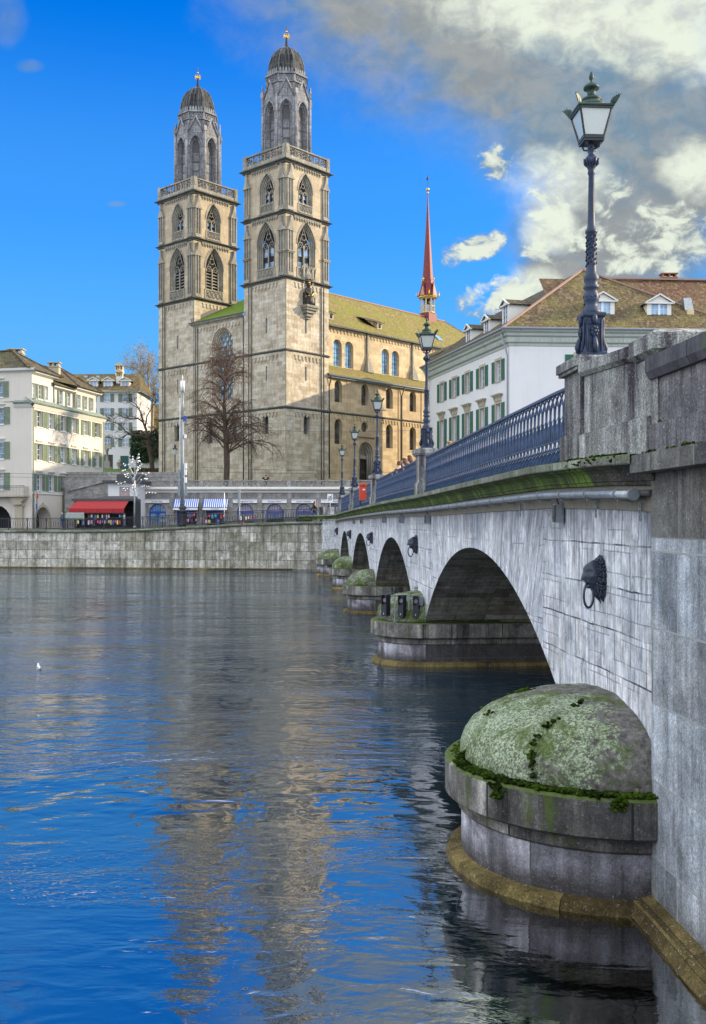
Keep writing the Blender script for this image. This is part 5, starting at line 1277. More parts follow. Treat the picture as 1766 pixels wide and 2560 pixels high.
# dormers sunk in the nave roof
for s0, z0 in ((13.2, 32.15), (23.8, 32.3)):
    t_ = kpart('roof_dormer'); kk = []
    a = (z0-ER)/k+NB0      # b where the roof has height z0
    q = lambda s, b_, z: Pc(s, b_, z)
    mb = MB(); mb.hexa([q(s0+.9, a, z0-.1), q(s0+1.9, a, z0-.1), q(s0+1.9, a+1.4, z0-.1), q(s0+.9, a+1.4, z0-.1), q(s0+.9, a, z0+.85), q(s0+1.9, a, z0+.85), q(s0+1.9, a+1.4, z0+.95), q(s0+.9, a+1.4, z0+.95)])
    kk.append(mb.build('dormer_front', M_['framestone']))
    mb = MB(); mb.hexa([q(s0+1.15, a-.03, z0+.12), q(s0+1.65, a-.03, z0+.12), q(s0+1.65, a, z0+.12), q(s0+1.15, a, z0+.12), q(s0+1.15, a-.03, z0+.7), q(s0+1.65, a-.03, z0+.7), q(s0+1.65, a, z0+.7), q(s0+1.15, a, z0+.7)]); kk.append(mb.build('pane', M_['louvdark']))
    mb = MB(); f1 = [q(s0-1.6, a+.15, z0+1.05), q(s0+2.2, a-.35, z0+.92), q(s0+2.2, a+2.2, z0+1.9), q(s0-1.6, a+1.9, z0+1.75)]; mb.face(f1); mb.face([v-Vector((0, 0, .1)) for v in reversed(f1)]); mb.face([f1[0], f1[0]-Vector((0, 0, .1)), f1[1]-Vector((0, 0, .1)), f1[1]])
    mb.face([q(s0-1.6, a+.15, z0+.98), q(s0+.9, a, z0-.05), q(s0+.9, a, z0+.9)]); kk.append(mb.build('dormer_roof', M_['roofdark']))
    anchor(t_, *kk)
mb = MB(); mb.hexa([Pc(40, NB0+1.6, ER+1.6*k+.1), Pc(41.2, NB0+1.6, ER+1.6*k+.1), Pc(41.2, NB0+2.6, ER+2.6*k+.1), Pc(40, NB0+2.6, ER+2.6*k+.1)]+[v+Vector((0, 0, .12)) for v in [Pc(40, NB0+1.6, ER+1.6*k+.1), Pc(41.2, NB0+1.6, ER+1.6*k+.1), Pc(41.2, NB0+2.6, ER+2.6*k+.1), Pc(40, NB0+2.6, ER+2.6*k+.1)]])
kp(mb.build('skylight', M_['glassblue']))
# downpipes
mb = MB()
for F, s, z0, z1 in ((Wf, TW+.12, GZ-.5, 30.6), ): mb.ring([F.p(s, .2, z1), F.p(s, .2, z0)], .10, 7)
kp(mb.build('downpipe', M_['pipe']))
mb = MB(); F = Ai; s = TW+.15
mb.ring([F.p(s, .6, AE-.15), F.p(s, .55, AE-.5), F.p(s-.05, .2, AE-1.6), F.p(s, .2, Z1+.4), F.p(s, .42, Z1), F.p(s, .2, Z1-.4), F.p(s, .2, GZ)], .09, 7); kp(mb.build('downpipe', M_['bronze']))
mb = MB(); mb.ring([Ai.p(22.9, .6, AE-.2), Ai.p(22.7, .2, AE-1.4), Ai.p(22.7, .2, GZ)], .08, 7); kp(mb.build('downpipe', M_['pipe']))
for fr, s in ((frS['W'], 6.25), (frS['S'], 6.25), (frN['W'], 6.25)):
    for dz in (0, .45):
        mb = MB(); mb.ring([fr.p(s+dz, .16, Z3-.4), fr.p(s+dz, .16, GZ-.2)], .055, 5); kp(mb.build('corner_shaft', M_['string']))
for dz in (0, .4): mb = MB(); mb.ring([Wf.p(17.6-dz, .16, 30.4), Wf.p(17.6-dz, .16, GZ-.2)], .06, 5); kp(mb.build('corner_shaft', M_['string']))
# seated statue on its console, under a canopy, on the sunny side of the right-hand tower
st = kpart('statue', frS['S'].p(3.75, .4, 31.6), 'dark seated crowned figure on a bracket under a stone canopy'); kk = []
F = frS['S']; c = 3.75
mb = MB(); 
for i, (w, dd_, z0, z1) in enumerate(((1.15, 1.15, 31.05, 31.35), (1.0, 1.0, 30.75, 31.05), (.8, .8, 30.4, 30.75), (.55, .55, 30.0, 30.4), (.3, .3, 29.7, 30.0))): mb.fb(F, c-w, c+w, 0, dd_, z0, z1)
kk.append(mb.build('console', M_['church_trim']))
mb = MB()
mb.lathe(F.p(c, .5, 31.35), [(.62, 0), (.66, .4), (.58, 1.0), (.50, 1.25)], 12, sx=1.0, sy=.9)           # robe over the knees
mb.lathe(F.p(c, .30, 32.4), [(.42, 0), (.46, .5), (.50, .95), (.40, 1.2), (.16, 1.32), (.14, 1.5)], 12, sx=1.0, sy=.8)
mb.ball(F.p(c, .32, 34.05), .27, 8, 1.2)
mb.ring([F.p(c-.45, .35, 33.5), F.p(c-.62, .5, 33.0), F.p(c-.35, .85, 32.75)], [.15, .13, .09], 7); mb.ring([F.p(c+.45, .35, 33.5), F.p(c+.6, .55, 33.0), F.p(c+.3, .85, 32.85)], [.15, .13, .09], 7)
for sg in (-1, 1): mb.ring([F.p(c+sg*.25, .5, 32.3), F.p(c+sg*.3, .95, 32.2), F.p(c+sg*.32, .95, 31.4)], [.24, .2, .15], 8)
mb.ring([F.p(c, .42, 33.9), F.p(c, .5, 33.6)], [.14, .06], 6)
for i in range(7): mb.ring([F.p(c-.5+.16*i, .75+.1*math.sin(i*2), 32.2), F.p(c-.55+.18*i, .95, 31.4)], .05, 4)
mb.fb(F, c-.75, c-.6, .0, .5, 31.35, 33.0); mb.fb(F, c+.6, c+.75, .0, .5, 31.35, 33.0)
kk.append(mb.build('figure', M_['bronze']))
mb = MB(); mb.lathe(F.p(c, .32, 34.25), [(.20, 0), (.22, .12), (.18, .14)], 10)
for i in range(6): a = i*PI/3; q = F.p(c, .32, 34.5); mb.bar(q-Vector((0, 0, .14))+Vector((.2*math.cos(a), .2*math.sin(a), 0)), q+Vector((.24*math.cos(a), .24*math.sin(a), .1)), .05, .05)
mb.bar(F.p(c-.1, .98, 32.6), F.p(c+.2, 1.0, 32.9), .06); mb.bar(F.p(c-.65, .85, 32.5), F.p(c-.40, .95, 32.6), .07); kk.append(mb.build('crown_and_sword', M_['gold']))
mb = MB(); mb.lathe(F.p(c, 0, 34.7), [(.75, 0), (.8, .25), (.62, .35), (.66, .6), (.4, .9), (.12, 1.7), (.02, 2.2)], 8, smooth=False)
for i in range(5): a = PI+PI*(i+.5)/5; q = F.p(c, 0, 34.7); mb.ring([F.p(c+.8*math.cos(a+PI), .8*abs(math.sin(a)), 34.4), F.p(c+.75*math.cos(a+PI), .75*abs(math.sin(a)), 35.6)], [.05, .02], 5)
for sg in (-1, 1): mb.fb(F, c+sg*.8-.12, c+sg*.8+.12, 0, .3, 34.2, 36.4)
for i in range(9): mb.ring([F.p(c-1.2+.3*i, .1, 35.6+.5*math.sin(i*1.3)), F.p(c-1.2+.3*(i+.8), .25, 36.4)], .07, 4)
kk.append(mb.build('canopy', M_['church_trim'])); anchor(st, *kk)
# slender red ridge turret
Sp = Pc(45.5, 13, 0); t_ = kpart('ridge_turret', Pc(45.5, 13, 37), 'slender red spire with a gilded open belfry on the ridge'); kk = []
rot0 = math.atan2(ca.y, ca.x)
mb = MB(); mb.lathe(Sp, [(1.45, 35.4), (1.45, 38.6)], 4, rot=rot0+PI/4, smooth=False); kk.append(mb.build('base', M_['red']))
mb = MB(); 
for i in range(8):
    a = rot0+PI/8+i*PI/4; p = lambda r, z, aa=a: Sp+Vector((r*math.cos(aa), r*math.sin(aa), z))
    mb.bar(p(1.12, 38.6), p(1.12, 41.3), .2, .2); b_ = a+PI/4
    for z, h in ((38.7, .16), (39.75, .12), (41.1, .22)): mb.bar(p(1.16, z), p(1.16, z, b_), .16, h)
    for j in range(1, 4):
        q = p(1.15, 38.7).lerp(p(1.15, 38.7, b_), j/4); mb.bar(q, q+Vector((0, 0, 1)), .07, .07)
kk.append(mb.build('open_belfry', M_['cream']))
mb = MB(); mb.lathe(Sp+Vector((0, 0, 40.2)), [(.42, 0), (.36, .15), (.25, .6), (.1, .75)], 10); mb.bar(Sp+Vector((-.9, 0, 40.98)), Sp+Vector((.9, 0, 40.98)), .1); kk.append(mb.build('bell', M_['bronze']))
mb = MB(); mb.lathe(Sp, [(1.55, 41.25), (1.35, 41.6), (1.08, 42.6), (.92, 44.2), (.30, 53.5), (.05, 58.6)], 8, rot=rot0+PI/8, smooth=False)
for i in range(4):
    a = rot0+i*PI/2; r_ = 1.35
    p = lambda r, z, da=0: Sp+Vector((r*math.cos(a)-da*math.sin(a), r*math.sin(a)+da*math.cos(a), z))
    mb.face([p(1.5, 41.35, -.62), p(1.5, 41.35, .62), p(1.25, 43.9, 0)]); mb.face([p(1.5, 41.35, .62), p(.9, 43.4, 0), p(1.25, 43.9, 0)]); mb.face([p(.9, 43.4, 0), p(1.5, 41.35, -.62), p(1.25, 43.9, 0)])
kk.append(mb.build('spire', M_['red']))
mb = MB()
for i in range(4):
    a = rot0+i*PI/2; p = lambda r, z, da=0: Sp+Vector((r*math.cos(a)-da*math.sin(a), r*math.sin(a)+da*math.cos(a), z))
    mb.face([p(1.53, 41.45, -.45), p(1.53, 41.45, .45), p(1.30, 43.3, 0)])
kk.append(mb.build('gable_shingles', M_['copperred']))
mb = MB(); mb.lathe(Sp, [(1.62, 41.15), (1.66, 41.3), (1.5, 41.42)], 8, rot=rot0+PI/8, smooth=False)
for i in range(4):
    a = rot0+i*PI/2; q = Sp+Vector((1.22*math.cos(a), 1.22*math.sin(a), 43.85)); mb.ball(q+Vector((0, 0, .35)), .15, 6); mb.ball(q+Vector((0, 0, .6)), .09, 6); mb.bar(q, q+Vector((0, 0, .5)), .1)
    a += PI/4; q = Sp+Vector((1.6*math.cos(a), 1.6*math.sin(a), 41.35)); mb.ring([q, q+Vector((.3*math.cos(a), .3*math.sin(a), .25)), q+Vector((.28*math.cos(a), .28*math.sin(a), .9))], [.11, .10, .04], 6); mb.ring([q, q+Vector((-.2*math.cos(a), -.2*math.sin(a), .9))], [.13, .06], 6)
mb.ball(Sp+Vector((0, 0, 58.75)), .18, 6); mb.ball(Sp+Vector((0, 0, 59.3)), .28, 6); kk.append(mb.build('gilded_ornaments', M_['gold']))
mb = MB(); mb.bar(Sp+Vector((0, 0, 58.6)), Sp+Vector((0, 0, 61.6)), .06); mb.ring([Sp+Vector((-.2, 0, 60.9)), Sp+Vector((.05, 0, 61.3)), Sp+Vector((.0, 0, 61.7))], [.12, .16, .04], 6); kk.append(mb.build('weathercock', M_['bronze']))
anchor(t_, *kk)

# paved terrace in front of the church
mb = MB(); mb.box(-45, 30, 108.3, 180, 3, GZ)
mb.build('terrace', M_['slab'], kind='structure')
# ---------------------------------------------------------------- houses
RW = random.Random(77)
M_['netcurtain'] = glass('glass_before_net_curtain', (0.28, 0.31, 0.34), 0.15, 0.35)
def window_unit(name, w, h, frame_m, pane_m, bars=(1, 2), recess=.16, sill=True, hood=None, hood_m=None, shut=None, shut_m=None, shut_w=None, surround=None, surround_m=None):
    """builds one window once; returns a function that places copies (window > pane, sill, hood, shutter) on a wall"""
    L0 = LOC
    def mk():
        mb = MB()
        mb.fb(L0, -w/2, w/2, -recess-.05, -recess+.02, 0, .07); mb.fb(L0, -w/2, w/2, -recess-.05, -recess+.02, h-.07, h)
        for s in (-w/2, w/2-.07): mb.fb(L0, s, s+.07, -recess-.05, -recess+.02, .07, h-.07)
        for i in range(1, bars[0]+1): x = -w/2+w*i/(bars[0]+1); mb.fb(L0, x-.035, x+.035, -recess-.05, -recess+.03, .07, h-.07)
        for i in range(1, bars[1]+1): z = h*i/(bars[1]+1); mb.fb(L0, -w/2+.07, w/2-.07, -recess-.04, -recess+.005, z-.018, z+.018)
        fr = mb.build('window', frame_m)
        def add(nm, f, m):
            b = MB(); f(b); o = b.build(nm, m, fr); return o
        add('pane', lambda b: b.face([L0.p(-w/2, -recess-.03, 0), L0.p(w/2, -recess-.03, 0), L0.p(w/2, -recess-.03, h), L0.p(-w/2, -recess-.03, h)]), pane_m)
        if sill: add('sill', lambda b: b.fb(L0, -w/2-.08, w/2+.08, -recess, .09, -.10, -.0), surround_m or frame_m)
        if surround:
            def f(b):
                for s0, s1, z0, z1 in ((-w/2-surround, -w/2, 0, h+surround), (w/2, w/2+surround, 0, h+surround), (-w/2, w/2, h, h+surround)): b.fb(L0, s0, s1, -.1, .05, z0, z1)
            add('surround', f, surround_m)
        if hood == 'ledge': add('hood', lambda b: (b.fb(L0, -w/2-.12, w/2+.12, 0, .20, h+.30, h+.38), b.fb(L0, -w/2-.06, w/2+.06, 0, .12, h+.22, h+.30)), hood_m)
        if hood == 'cornice':
            def f(b):
                b.fb(L0, -w/2-.25, w/2+.25, 0, .12, h+surround, h+.55); b.fb(L0, -w/2-.55, w/2+.55, 0, .42, h+.85, h+.97); b.fb(L0, -w/2-.42, w/2+.42, 0, .30, h+.72, h+.85)
                b.fb(L0, -w/2-.28, w/2+.28, 0, .16, h+.55, h+.72)
                for s in (-w/2-.22, w/2+.04): b.hexa([L0.p(s, 0, h+.25), L0.p(s+.18, 0, h+.25), L0.p(s+.18, .08, h+.25), L0.p(s, .08, h+.25), L0.p(s, 0, h+.72), L0.p(s+.18, 0, h+.72), L0.p(s+.18, .30, h+.72), L0.p(s, .30, h+.72)])
            add('hood', f, hood_m)
        if shut:
            sw = shut_w or w*.52; g = (surround or 0)+.03
            for sg in shut:
                s0 = -w/2-g-sw if sg < 0 else w/2+g
                def f(b, s0=s0):
                    for a, c, z0, z1 in ((s0, s0+.06, -.02, h+.02), (s0+sw-.06, s0+sw, -.02, h+.02), (s0+.06, s0+sw-.06, -.02, .06), (s0+.06, s0+sw-.06, h-.06, h+.02), (s0+.06, s0+sw-.06, h/2-.04, h/2+.04)): b.fb(L0, a, c, .03, .075, z0, z1)
                    nn = max(6, int(h/.11))
                    for i in range(nn):
                        z = .07+(h-.14)*i/nn
                        b.face([L0.p(s0+.05, .035, z+.085), L0.p(s0+sw-.05, .035, z+.085), L0.p(s0+sw-.05, .07, z), L0.p(s0+.05, .07, z)][::-1])
                    b.face([L0.p(s0+.05, .034, 0), L0.p(s0+sw-.05, .034, 0), L0.p(s0+sw-.05, .034, h), L0.p(s0+.05, .034, h)])
                add('shutter', f, shut_m)
        return fr
    proto = [None, False]
    def place(F, s, z, house, d=0.0, grp=None):
        if proto[0] is None: proto[0] = mk(); o = proto[0]
        else: o = copy_tree(proto[0])
        o.parent = house; o.matrix_parent_inverse = Matrix.Translation(house.location).inverted()
        o.matrix_basis = F.mat(s, d, z)
        for ch in o.children:
            if ch.name.startswith('pane'):
                ch.material_slots[0].link = 'OBJECT'; ch.material_slots[0].material = RW.choice((pane_m, pane_m, M_['glassdk'], M_['glass'], M_['netcurtain']))
        return o
    return place
def hp(h, *os):
    anchor(h, *os); return os[-1]

# --- cream corner house on the quay (left edge)
ax, ay = -32.6, 102.0; tA = 0.2058
uA = Vector((tA, 1)).normalized(); FA = Fr((ax, ay), uA)                      # long side, faces right
FB = Fr((ax, ay), Vector((-uA.y, uA.x)), flip=True)                           # short front, faces the river
if FB.n.y > 0: FB.n = -FB.n
gA = 3.35; LA = 16.3; WA = 15.0
hA = empty('corner_house', (ax, ay, gA), label='cream five-storey house with pale green shutters and an arched doorway, at the left edge', cat='house')
cols = [1.45, 3.95, 6.5, 8.97, 11.8, 14.6]; rows = [(13.78, 1.66), (10.35, 1.72), (7.22, 1.72)]
ww = 1.14
holes = [rect(c-ww/2, c+ww/2, z, z+h) for c in cols for z, h in rows]
arch = (arc_round(.75, 3.55, gA, 4.15, 12), 1.2)
dr = [(rect(8.3, 9.0, 3.9, 5.0), .15)]
mb = MB(); wall(mb, FA, 0, LA, gA-1, 16.3, [(h, .3) for h in holes]+[arch]); 
frows = [(14.0, 1.62), (10.45, 1.78), (7.3, 1.72)]; fc = [3.75, 7.2, 10.7]
holes2 = [rect(c-.62, c+.62, z, z+h) for c in fc for z, h in frows]
wall(mb, FB, 0, WA, 6.5, 16.3, [(h, .3) for h in holes2]); wall(mb, FB, 0, WA, gA-1, 6.5, [(arc_round(2.3, 5.9, gA, 3.95, 12), 2.0), (arc_round(7.6, 11.2, gA, 3.95, 12), 2.0)])
hp(hA, mb.build('wall', M_['plast_c']))
pw = window_unit('w', ww, 1.70, M_['winframe'], M_['glass'], (1, 2), .26, True, 'ledge', M_['trim_w'], (-1, 1), M_['shut_l'], .56)
pw1 = window_unit('w', ww, 1.66, M_['winframe'], M_['glass'], (1, 2), .26, True, None, None, (-1, 1), M_['shut_l'], .56)
for c in cols:
    for i, (z, h) in enumerate(rows): (pw1 if i == 0 else pw)(FA, c, z, hA)
pf = window_unit('w', 1.24, 1.72, M_['winframe'], M_['glass'], (1, 2), .26, True, 'ledge', M_['trim_w'], (-1, 1), M_['shut_l'], .66)
for c in fc:
    for z, h in frows: pf(FB, c, z, hA)
# set-back top storey in three sections, copper skirt below it
mb = MB(); T = FA.off(.75, -.75)
tw = [.95, 2.25, 3.55, 5.35, 7.2, 9.0, 10.95, 12.6, 14.15]
tz = 16.85
holes = [rect(c-.42, c+.42, tz, tz+1.5) for c in tw]
wall(mb, T, 0, 5.0, 16.2, 19.5, [(h, .2) for h in holes[:3]]); wall(mb, T, 5.0, 10.0, 16.2, 18.6, [(h, .2) for h in holes[3:6]], d=-.25); wall(mb, T, 10.0, LA-1.2, 16.2, 19.0, [(h, .2) for h in holes[6:]])
T2 = FB.off(0, -.0); wall(mb, T2, 0, WA, 16.2, 19.5, [(rect(c-.55, c+.55, 16.75, 18.35), .3) for c in fc])
mb.face([T.p(5, 0, 16.2), T.p(5, -.25, 16.2), T.p(5, -.25, 19.5), T.p(5, 0, 19.5)])
mb.face([T2.p(0, 0, 16.2), T.p(0, 0, 16.2), T.p(0, 0, 19.5), T2.p(0, 0, 19.5)])
mb.face([T.p(LA-1.2, 0, 16.2), T.p(LA-1.2, -8, 16.2), T.p(LA-1.2, -8, 19), T.p(LA-1.2, 0, 19)]); mb.face([FA.p(LA, 0, 2), FA.p(LA, -9, 2), FA.p(LA, -9, 16.3), FA.p(LA, 0, 16.3)])
hp(hA, mb.build('top_storey_wall', M_['plast_c']))
ptw = window_unit('w', .84, 1.5, M_['winframe'], M_['glass'], (1, 2), .18, True, None, None, (-1,), M_['shut_l'], .40)
for i, c in enumerate(tw): ptw(T, c, tz, hA, d=-.25 if 3 <= i < 6 else 0)
ptf = window_unit('w', 1.1, 1.6, M_['winframe'], M_['glass'], (1, 2), .26, True, 'ledge', M_['trim_w'], (-1, 1), M_['shut_l'], .6)
for c in fc: ptf(T2, c, 16.75, hA)
mb = MB(); sk = [(0, 16.0), (.35, 16.05), (.42, 16.15), (-.6, 16.72)]
moulding(mb, FA, -.4, LA+.4, sk); 
for s0, s1 in ((0, 1.9), ): moulding(mb, FB, -.35, 1.9, sk)
mb.face([FA.p(-.4, d, z) for d, z in sk]); hp(hA, mb.build('copper_skirt_roof', M_['copper']))
mb = MB(); moulding(mb, FA, 0, LA+.3, [(0, 15.6), (.05, 15.62), (.2, 15.85), (.3, 16.0), (0, 16.0)]); moulding(mb, FB, 0, 1.9, [(0, 15.6), (.05, 15.62), (.2, 15.85), (.3, 16.0), (0, 16.0)])
hp(hA, mb.build('cornice', M_['trim_w'])); mb = MB(); mb.fb(FA, 0, LA, 0, .10, 6.88, 7.02); hp(hA, mb.build('ledge', M_['trim_w'])); mb = MB()
for s0, s1, zt, dd in ((-.55, 5.5, 19.5, 0), (4.9, 10.1, 18.6, -.25), (9.6, LA-.5, 19.0, 0)):
    moulding(mb, T, s0, s1, [(dd, zt-.28), (dd+.12, zt-.2), (dd+.45, zt-.1), (dd+.5, zt+.1), (dd, zt+.15)]); mb.face([T.p(s1, d, z) for d, z in ((dd, zt-.28), (dd+.45, zt-.1), (dd+.5, zt+.1), (dd, zt+.15))])
moulding(mb, FB, -.5, WA, [(0, 19.22), (.12, 19.3), (.4, 19.4), (.45, 19.62), (0, 19.65)])
hp(hA, mb.build('cornice', M_['trim_w']))
def house_roof(o, polys, ridges, m, rw=.26, name='roof'):
    mb = MB()
    for p in polys: mb.face(p)
    r = hp(o, mb.build(name, m)); mb = MB()
    for a, b in ridges: mb.bar(a+Vector((0, 0, .05)), b+Vector((0, 0, .05)), rw, .14)
    hp(o, mb.build('ridge_tiles', M_['ridge'] if m is M_['roof'] else m))
P = FA.p; e1 = [P(-.2, -.05, 19.62), P(6.6, -.05, 19.6)]
rA, rB = P(3.2, -4.0, 22.0), P(3.2, -10, 22.0)
house_roof(hA, [[P(-.6, .0, 19.6), P(6.7, .0, 19.55), rA], [P(6.7, 0, 19.55), P(6.7, -12, 19.6), rB, rA], [FB.p(-.5, .45, 19.62), rA, rB, FB.p(15, .45, 19.62)],
                [P(5.4, -.3, 18.7), P(10.4, -.3, 18.7), P(10.4, -4.5, 21.0), P(5.4, -4.5, 21.0)],
                [P(10.2, .0, 19.1), P(LA+.1, .0, 19.1), P(12.2, -3.4, 21.5)], [P(LA+.1, 0, 19.1), P(LA+.1, -9, 19.1), P(12.2, -6, 21.5), P(12.2, -3.4, 21.5)], [P(10.2, 0, 19.1), P(12.2, -3.4, 21.5), P(5, -4.5, 21.3), P(5, -2, 19.5)]],
           [(P(-.6, .0, 19.6), rA), (P(6.7, 0, 19.55), rA), (P(10.2, 0, 19.1), P(12.2, -3.4, 21.5)), (P(LA+.1, 0, 19.1), P(12.2, -3.4, 21.5)), (rA, rB)], M_['roofdark'])
def chimney(h, x, y, z0, z1, w, d, m, capm=None, label=None, gable=False):
    t_ = empty('chimney', (x, y, z0), label=label); anchor(h, t_)
    mb = MB(); mb.box(x-w/2, x+w/2, y-d/2, y+d/2, z0, z1); a = mb.build('stack', m)
    mb = MB()
    if gable:
        for dx in (-w/2+.08, -w/6, w/6, w/2-.08): mb.box(x+dx-.07, x+dx+.07, y-d/2+.05, y+d/2-.05, z1, z1+.75)
        mb.face([(x-w/2-.2, y-d/2-.2, z1+.7), (x+w/2+.2, y-d/2-.2, z1+.7), (x, y-d/2-.2, z1+1.3)]); mb.face([(x-w/2-.2, y-d/2-.2, z1+.7), (x, y-d/2-.2, z1+1.3), (x, y+d/2, z1+1.3), (x-w/2-.2, y+d/2, z1+.7)]); mb.face([(x, y-d/2-.2, z1+1.3), (x+w/2+.2, y-d/2-.2, z1+.7), (x+w/2+.2, y+d/2, z1+.7), (x, y+d/2, z1+1.3)])
    else:
        mb.box(x-w/2-.08, x+w/2+.08, y-d/2-.08, y+d/2+.08, z1, z1+.12)
        for dx in (-w/2+.1, 0, w/2-.1): mb.box(x+dx-.08, x+dx+.08, y-d/2, y+d/2, z1+.12, z1+.45)
        mb.box(x-w/2-.12, x+w/2+.12, y-d/2-.12, y+d/2+.12, z1+.45, z1+.55)
    b = mb.build('chimney_cap', capm or m); anchor(t_, a, b)
chimney(hA, -36.4, 108.5, 21, 22.1, 1.6, .9, M_['framestone'])
chimney(hA, -33.3, 112, 19.5, 21.2, 1.2, .8, M_['framestone'])
# balcony on the front, its console, arch trim, pipes
mb = MB(); mb.fb(FB, .3, WA, 0, 1.0, 6.55, 6.72); a = mb.build('balcony_slab', M_['framestone']); hp(hA, a)
mb = MB(); 
for s in [.35+.16*i for i in range(90)]: mb.bar(FB.p(s, .95, 6.72), FB.p(s, .95, 7.62), .02)
mb.bar(FB.p(.3, .95, 7.65), FB.p(WA, .95, 7.65), .05); mb.bar(FB.p(.3, .95, 7.5), FB.p(WA, .95, 7.5), .03)
for k_ in range(7): mb.bar(FB.p(.33, .1+.14*k_, 6.72), FB.p(.33, .1+.14*k_, 7.62), .02)
hp(hA, mb.build('balcony_railing', M_['ironblk']))
mb = MB()
for w_, z0, z1 in ((.55, gA-.5, 5.6), (.70, 5.6, 5.75), (.60, 5.75, 6.1), (.80, 6.1, 6.3), (.95, 6.3, 6.55)): mb.fb(FB, 1.25-w_+.2, 1.25+w_-.1, -.02 if z1 > 6 else -.02, .35+(.3 if z1 > 6 else 0), z0, z1)
hp(hA, mb.build('stone_console', M_['framestone']))
mb = MB(); o_ = arc_round(.45, 3.85, gA, 4.15, 12); i_ = arc_round(.75, 3.55, gA, 4.15, 12)
mb.strip(FA, [i_[0]][:0]+[(3.55, gA)]+i_[2:]+[(.75, gA)], [(3.85, gA)]+o_[2:]+[(.45, gA)], 0, .06); mb.fb(FA, 2.0, 2.3, 0, .1, 5.5, 6.0); hp(hA, mb.build('arch_surround', M_['framestone']))
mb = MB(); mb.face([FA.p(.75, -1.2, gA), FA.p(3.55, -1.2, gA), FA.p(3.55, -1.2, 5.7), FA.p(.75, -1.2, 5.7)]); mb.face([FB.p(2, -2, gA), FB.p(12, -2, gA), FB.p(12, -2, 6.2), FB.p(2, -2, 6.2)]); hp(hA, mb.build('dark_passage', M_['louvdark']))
for s, nm in ((7.75, 1.0), (10.3, 1.15)):
    mb = MB(); mb.fb(FA, s-nm/2, s+nm/2, -.1, .02, 4.0, 5.25); hp(hA, mb.build('ground_floor_hatch', M_['steelpole']))
for s in (.15, 16.2):
    mb = MB(); mb.ring([FA.p(s, .12, 15.7), FA.p(s, .12, gA)], .06, 6); hp(hA, mb.build('downpipe', M_['copper']))
mb = MB(); mb.ring([T.p(.0, .35, 19.3), T.p(.15, .1, 18.9), T.p(.15, .1, 16.8)], .05, 6); hp(hA, mb.build('downpipe', M_['copper']))
for s_ in (5.05, 10.0): mb = MB(); mb.ring([T.p(s_, .1, 18.6), T.p(s_, .1, 16.7)], .05, 6); hp(hA, mb.build('downpipe', M_['copper']))
# round red sign on a pole at the corner
sg = empty('street_sign', (-31.9, 101.4, gA), label='narrow post with a red-ringed round sign seen edge-on, at the corner of the cream house', cat='sign')
mb = MB(); mb.bar((-31.9, 101.4, gA), (-31.9, 101.4, 7.0), .06); a = mb.build('post', M_['ironblk'])
mb = MB(); mb.ring([(-31.86, 101.3, 6.6), (-31.80, 101.3, 6.6)], .26, 16); b = mb.build('round_plate', M_['orange'])
mb = MB(); mb.box(-31.95, -31.82, 101.2, 101.34, 5.3, 5.8); c_ = mb.build('blue_plate', M_['bluepaint']); anchor(sg, a, b, c_)

# --- hillside house
hB = empty('hillside_house', (-40, 165, 12.4), label='tall white house with grey-green shutters and three roof dormers, up the slope beside the church', cat='house')
F = Fr((-55, 165), (1, -.03)); F.n = Vector((0, -1)).normalized()
bx = lambda x: x+55
colsB = [-40.2, -37.7]; rowsB = [(23.55, 1.3), (21.2, 1.3), (18.85, 1.3), (16.2, 1.45)]
holes = []
wins = []
for z, h in rowsB:
    for x in (-46, -43.2, -40.25, -37.25): holes.append((rect(bx(x)-.5, bx(x)+.5, z, z+h), .15)); wins.append((bx(x), z))
mb = MB(); wall(mb, F, 0, bx(-35.35), 12, 25.6, holes+[(rect(bx(-38.1), bx(-36.7), 12.4, 14.7), .2), (rect(bx(-41), bx(-39.3), 12.4, 14.9), .2)]); Rr_ = F.p(bx(-35.35), 0, 12)
mb.face([F.p(bx(-35.35), 0, 12), F.p(bx(-35.35), -11, 12), F.p(bx(-35.35), -11, 25.6), F.p(bx(-35.35), 0, 25.6)]); hp(hB, mb.build('wall', M_['plast_w']))
pB = window_unit('w', 1.0, 1.3, M_['winframe'], M_['glassblue'], (1, 1), .12, True, None, None, (-1, 1), M_['shut_g'], .62)
for s, z in wins: pB(F, s, z, hB)
mb = MB(); mb.fb(F, bx(-38.1), bx(-36.7), -.2, -.12, 12.4, 14.7)
for i in range(3): mb.fb(F, bx(-38.0)+.45*i, bx(-37.65)+.45*i, -.12, -.08, 12.7, 14.4)
hp(hB, mb.build('door', flat('teal_door_paint', (.02, .09, .09), .5)))
mb = MB(); mb.fb(F, bx(-41), bx(-39.3), -.2, -.12, 12.4, 14.9); hp(hB, mb.build('shop_front', M_['bronze']))
q = lambda x, y, z: Vector((x, y, z))
mb = MB(); mb.face([q(-60, 164.2, 25.3), q(-34.6, 163.5, 25.3), q(-36.2, 170.5, 29.0), q(-60, 171, 29.0)]); mb.face([q(-34.6, 163.5, 25.3), q(-34.6, 177, 25.3), q(-36.2, 170.5, 29.0)]); hp(hB, mb.build('roof', M_['roof']))
mb = MB(); mb.box(-60, -34.8, 163.7, 164.4, 25.15, 25.32); hp(hB, mb.build('eaves', M_['trim_w']))
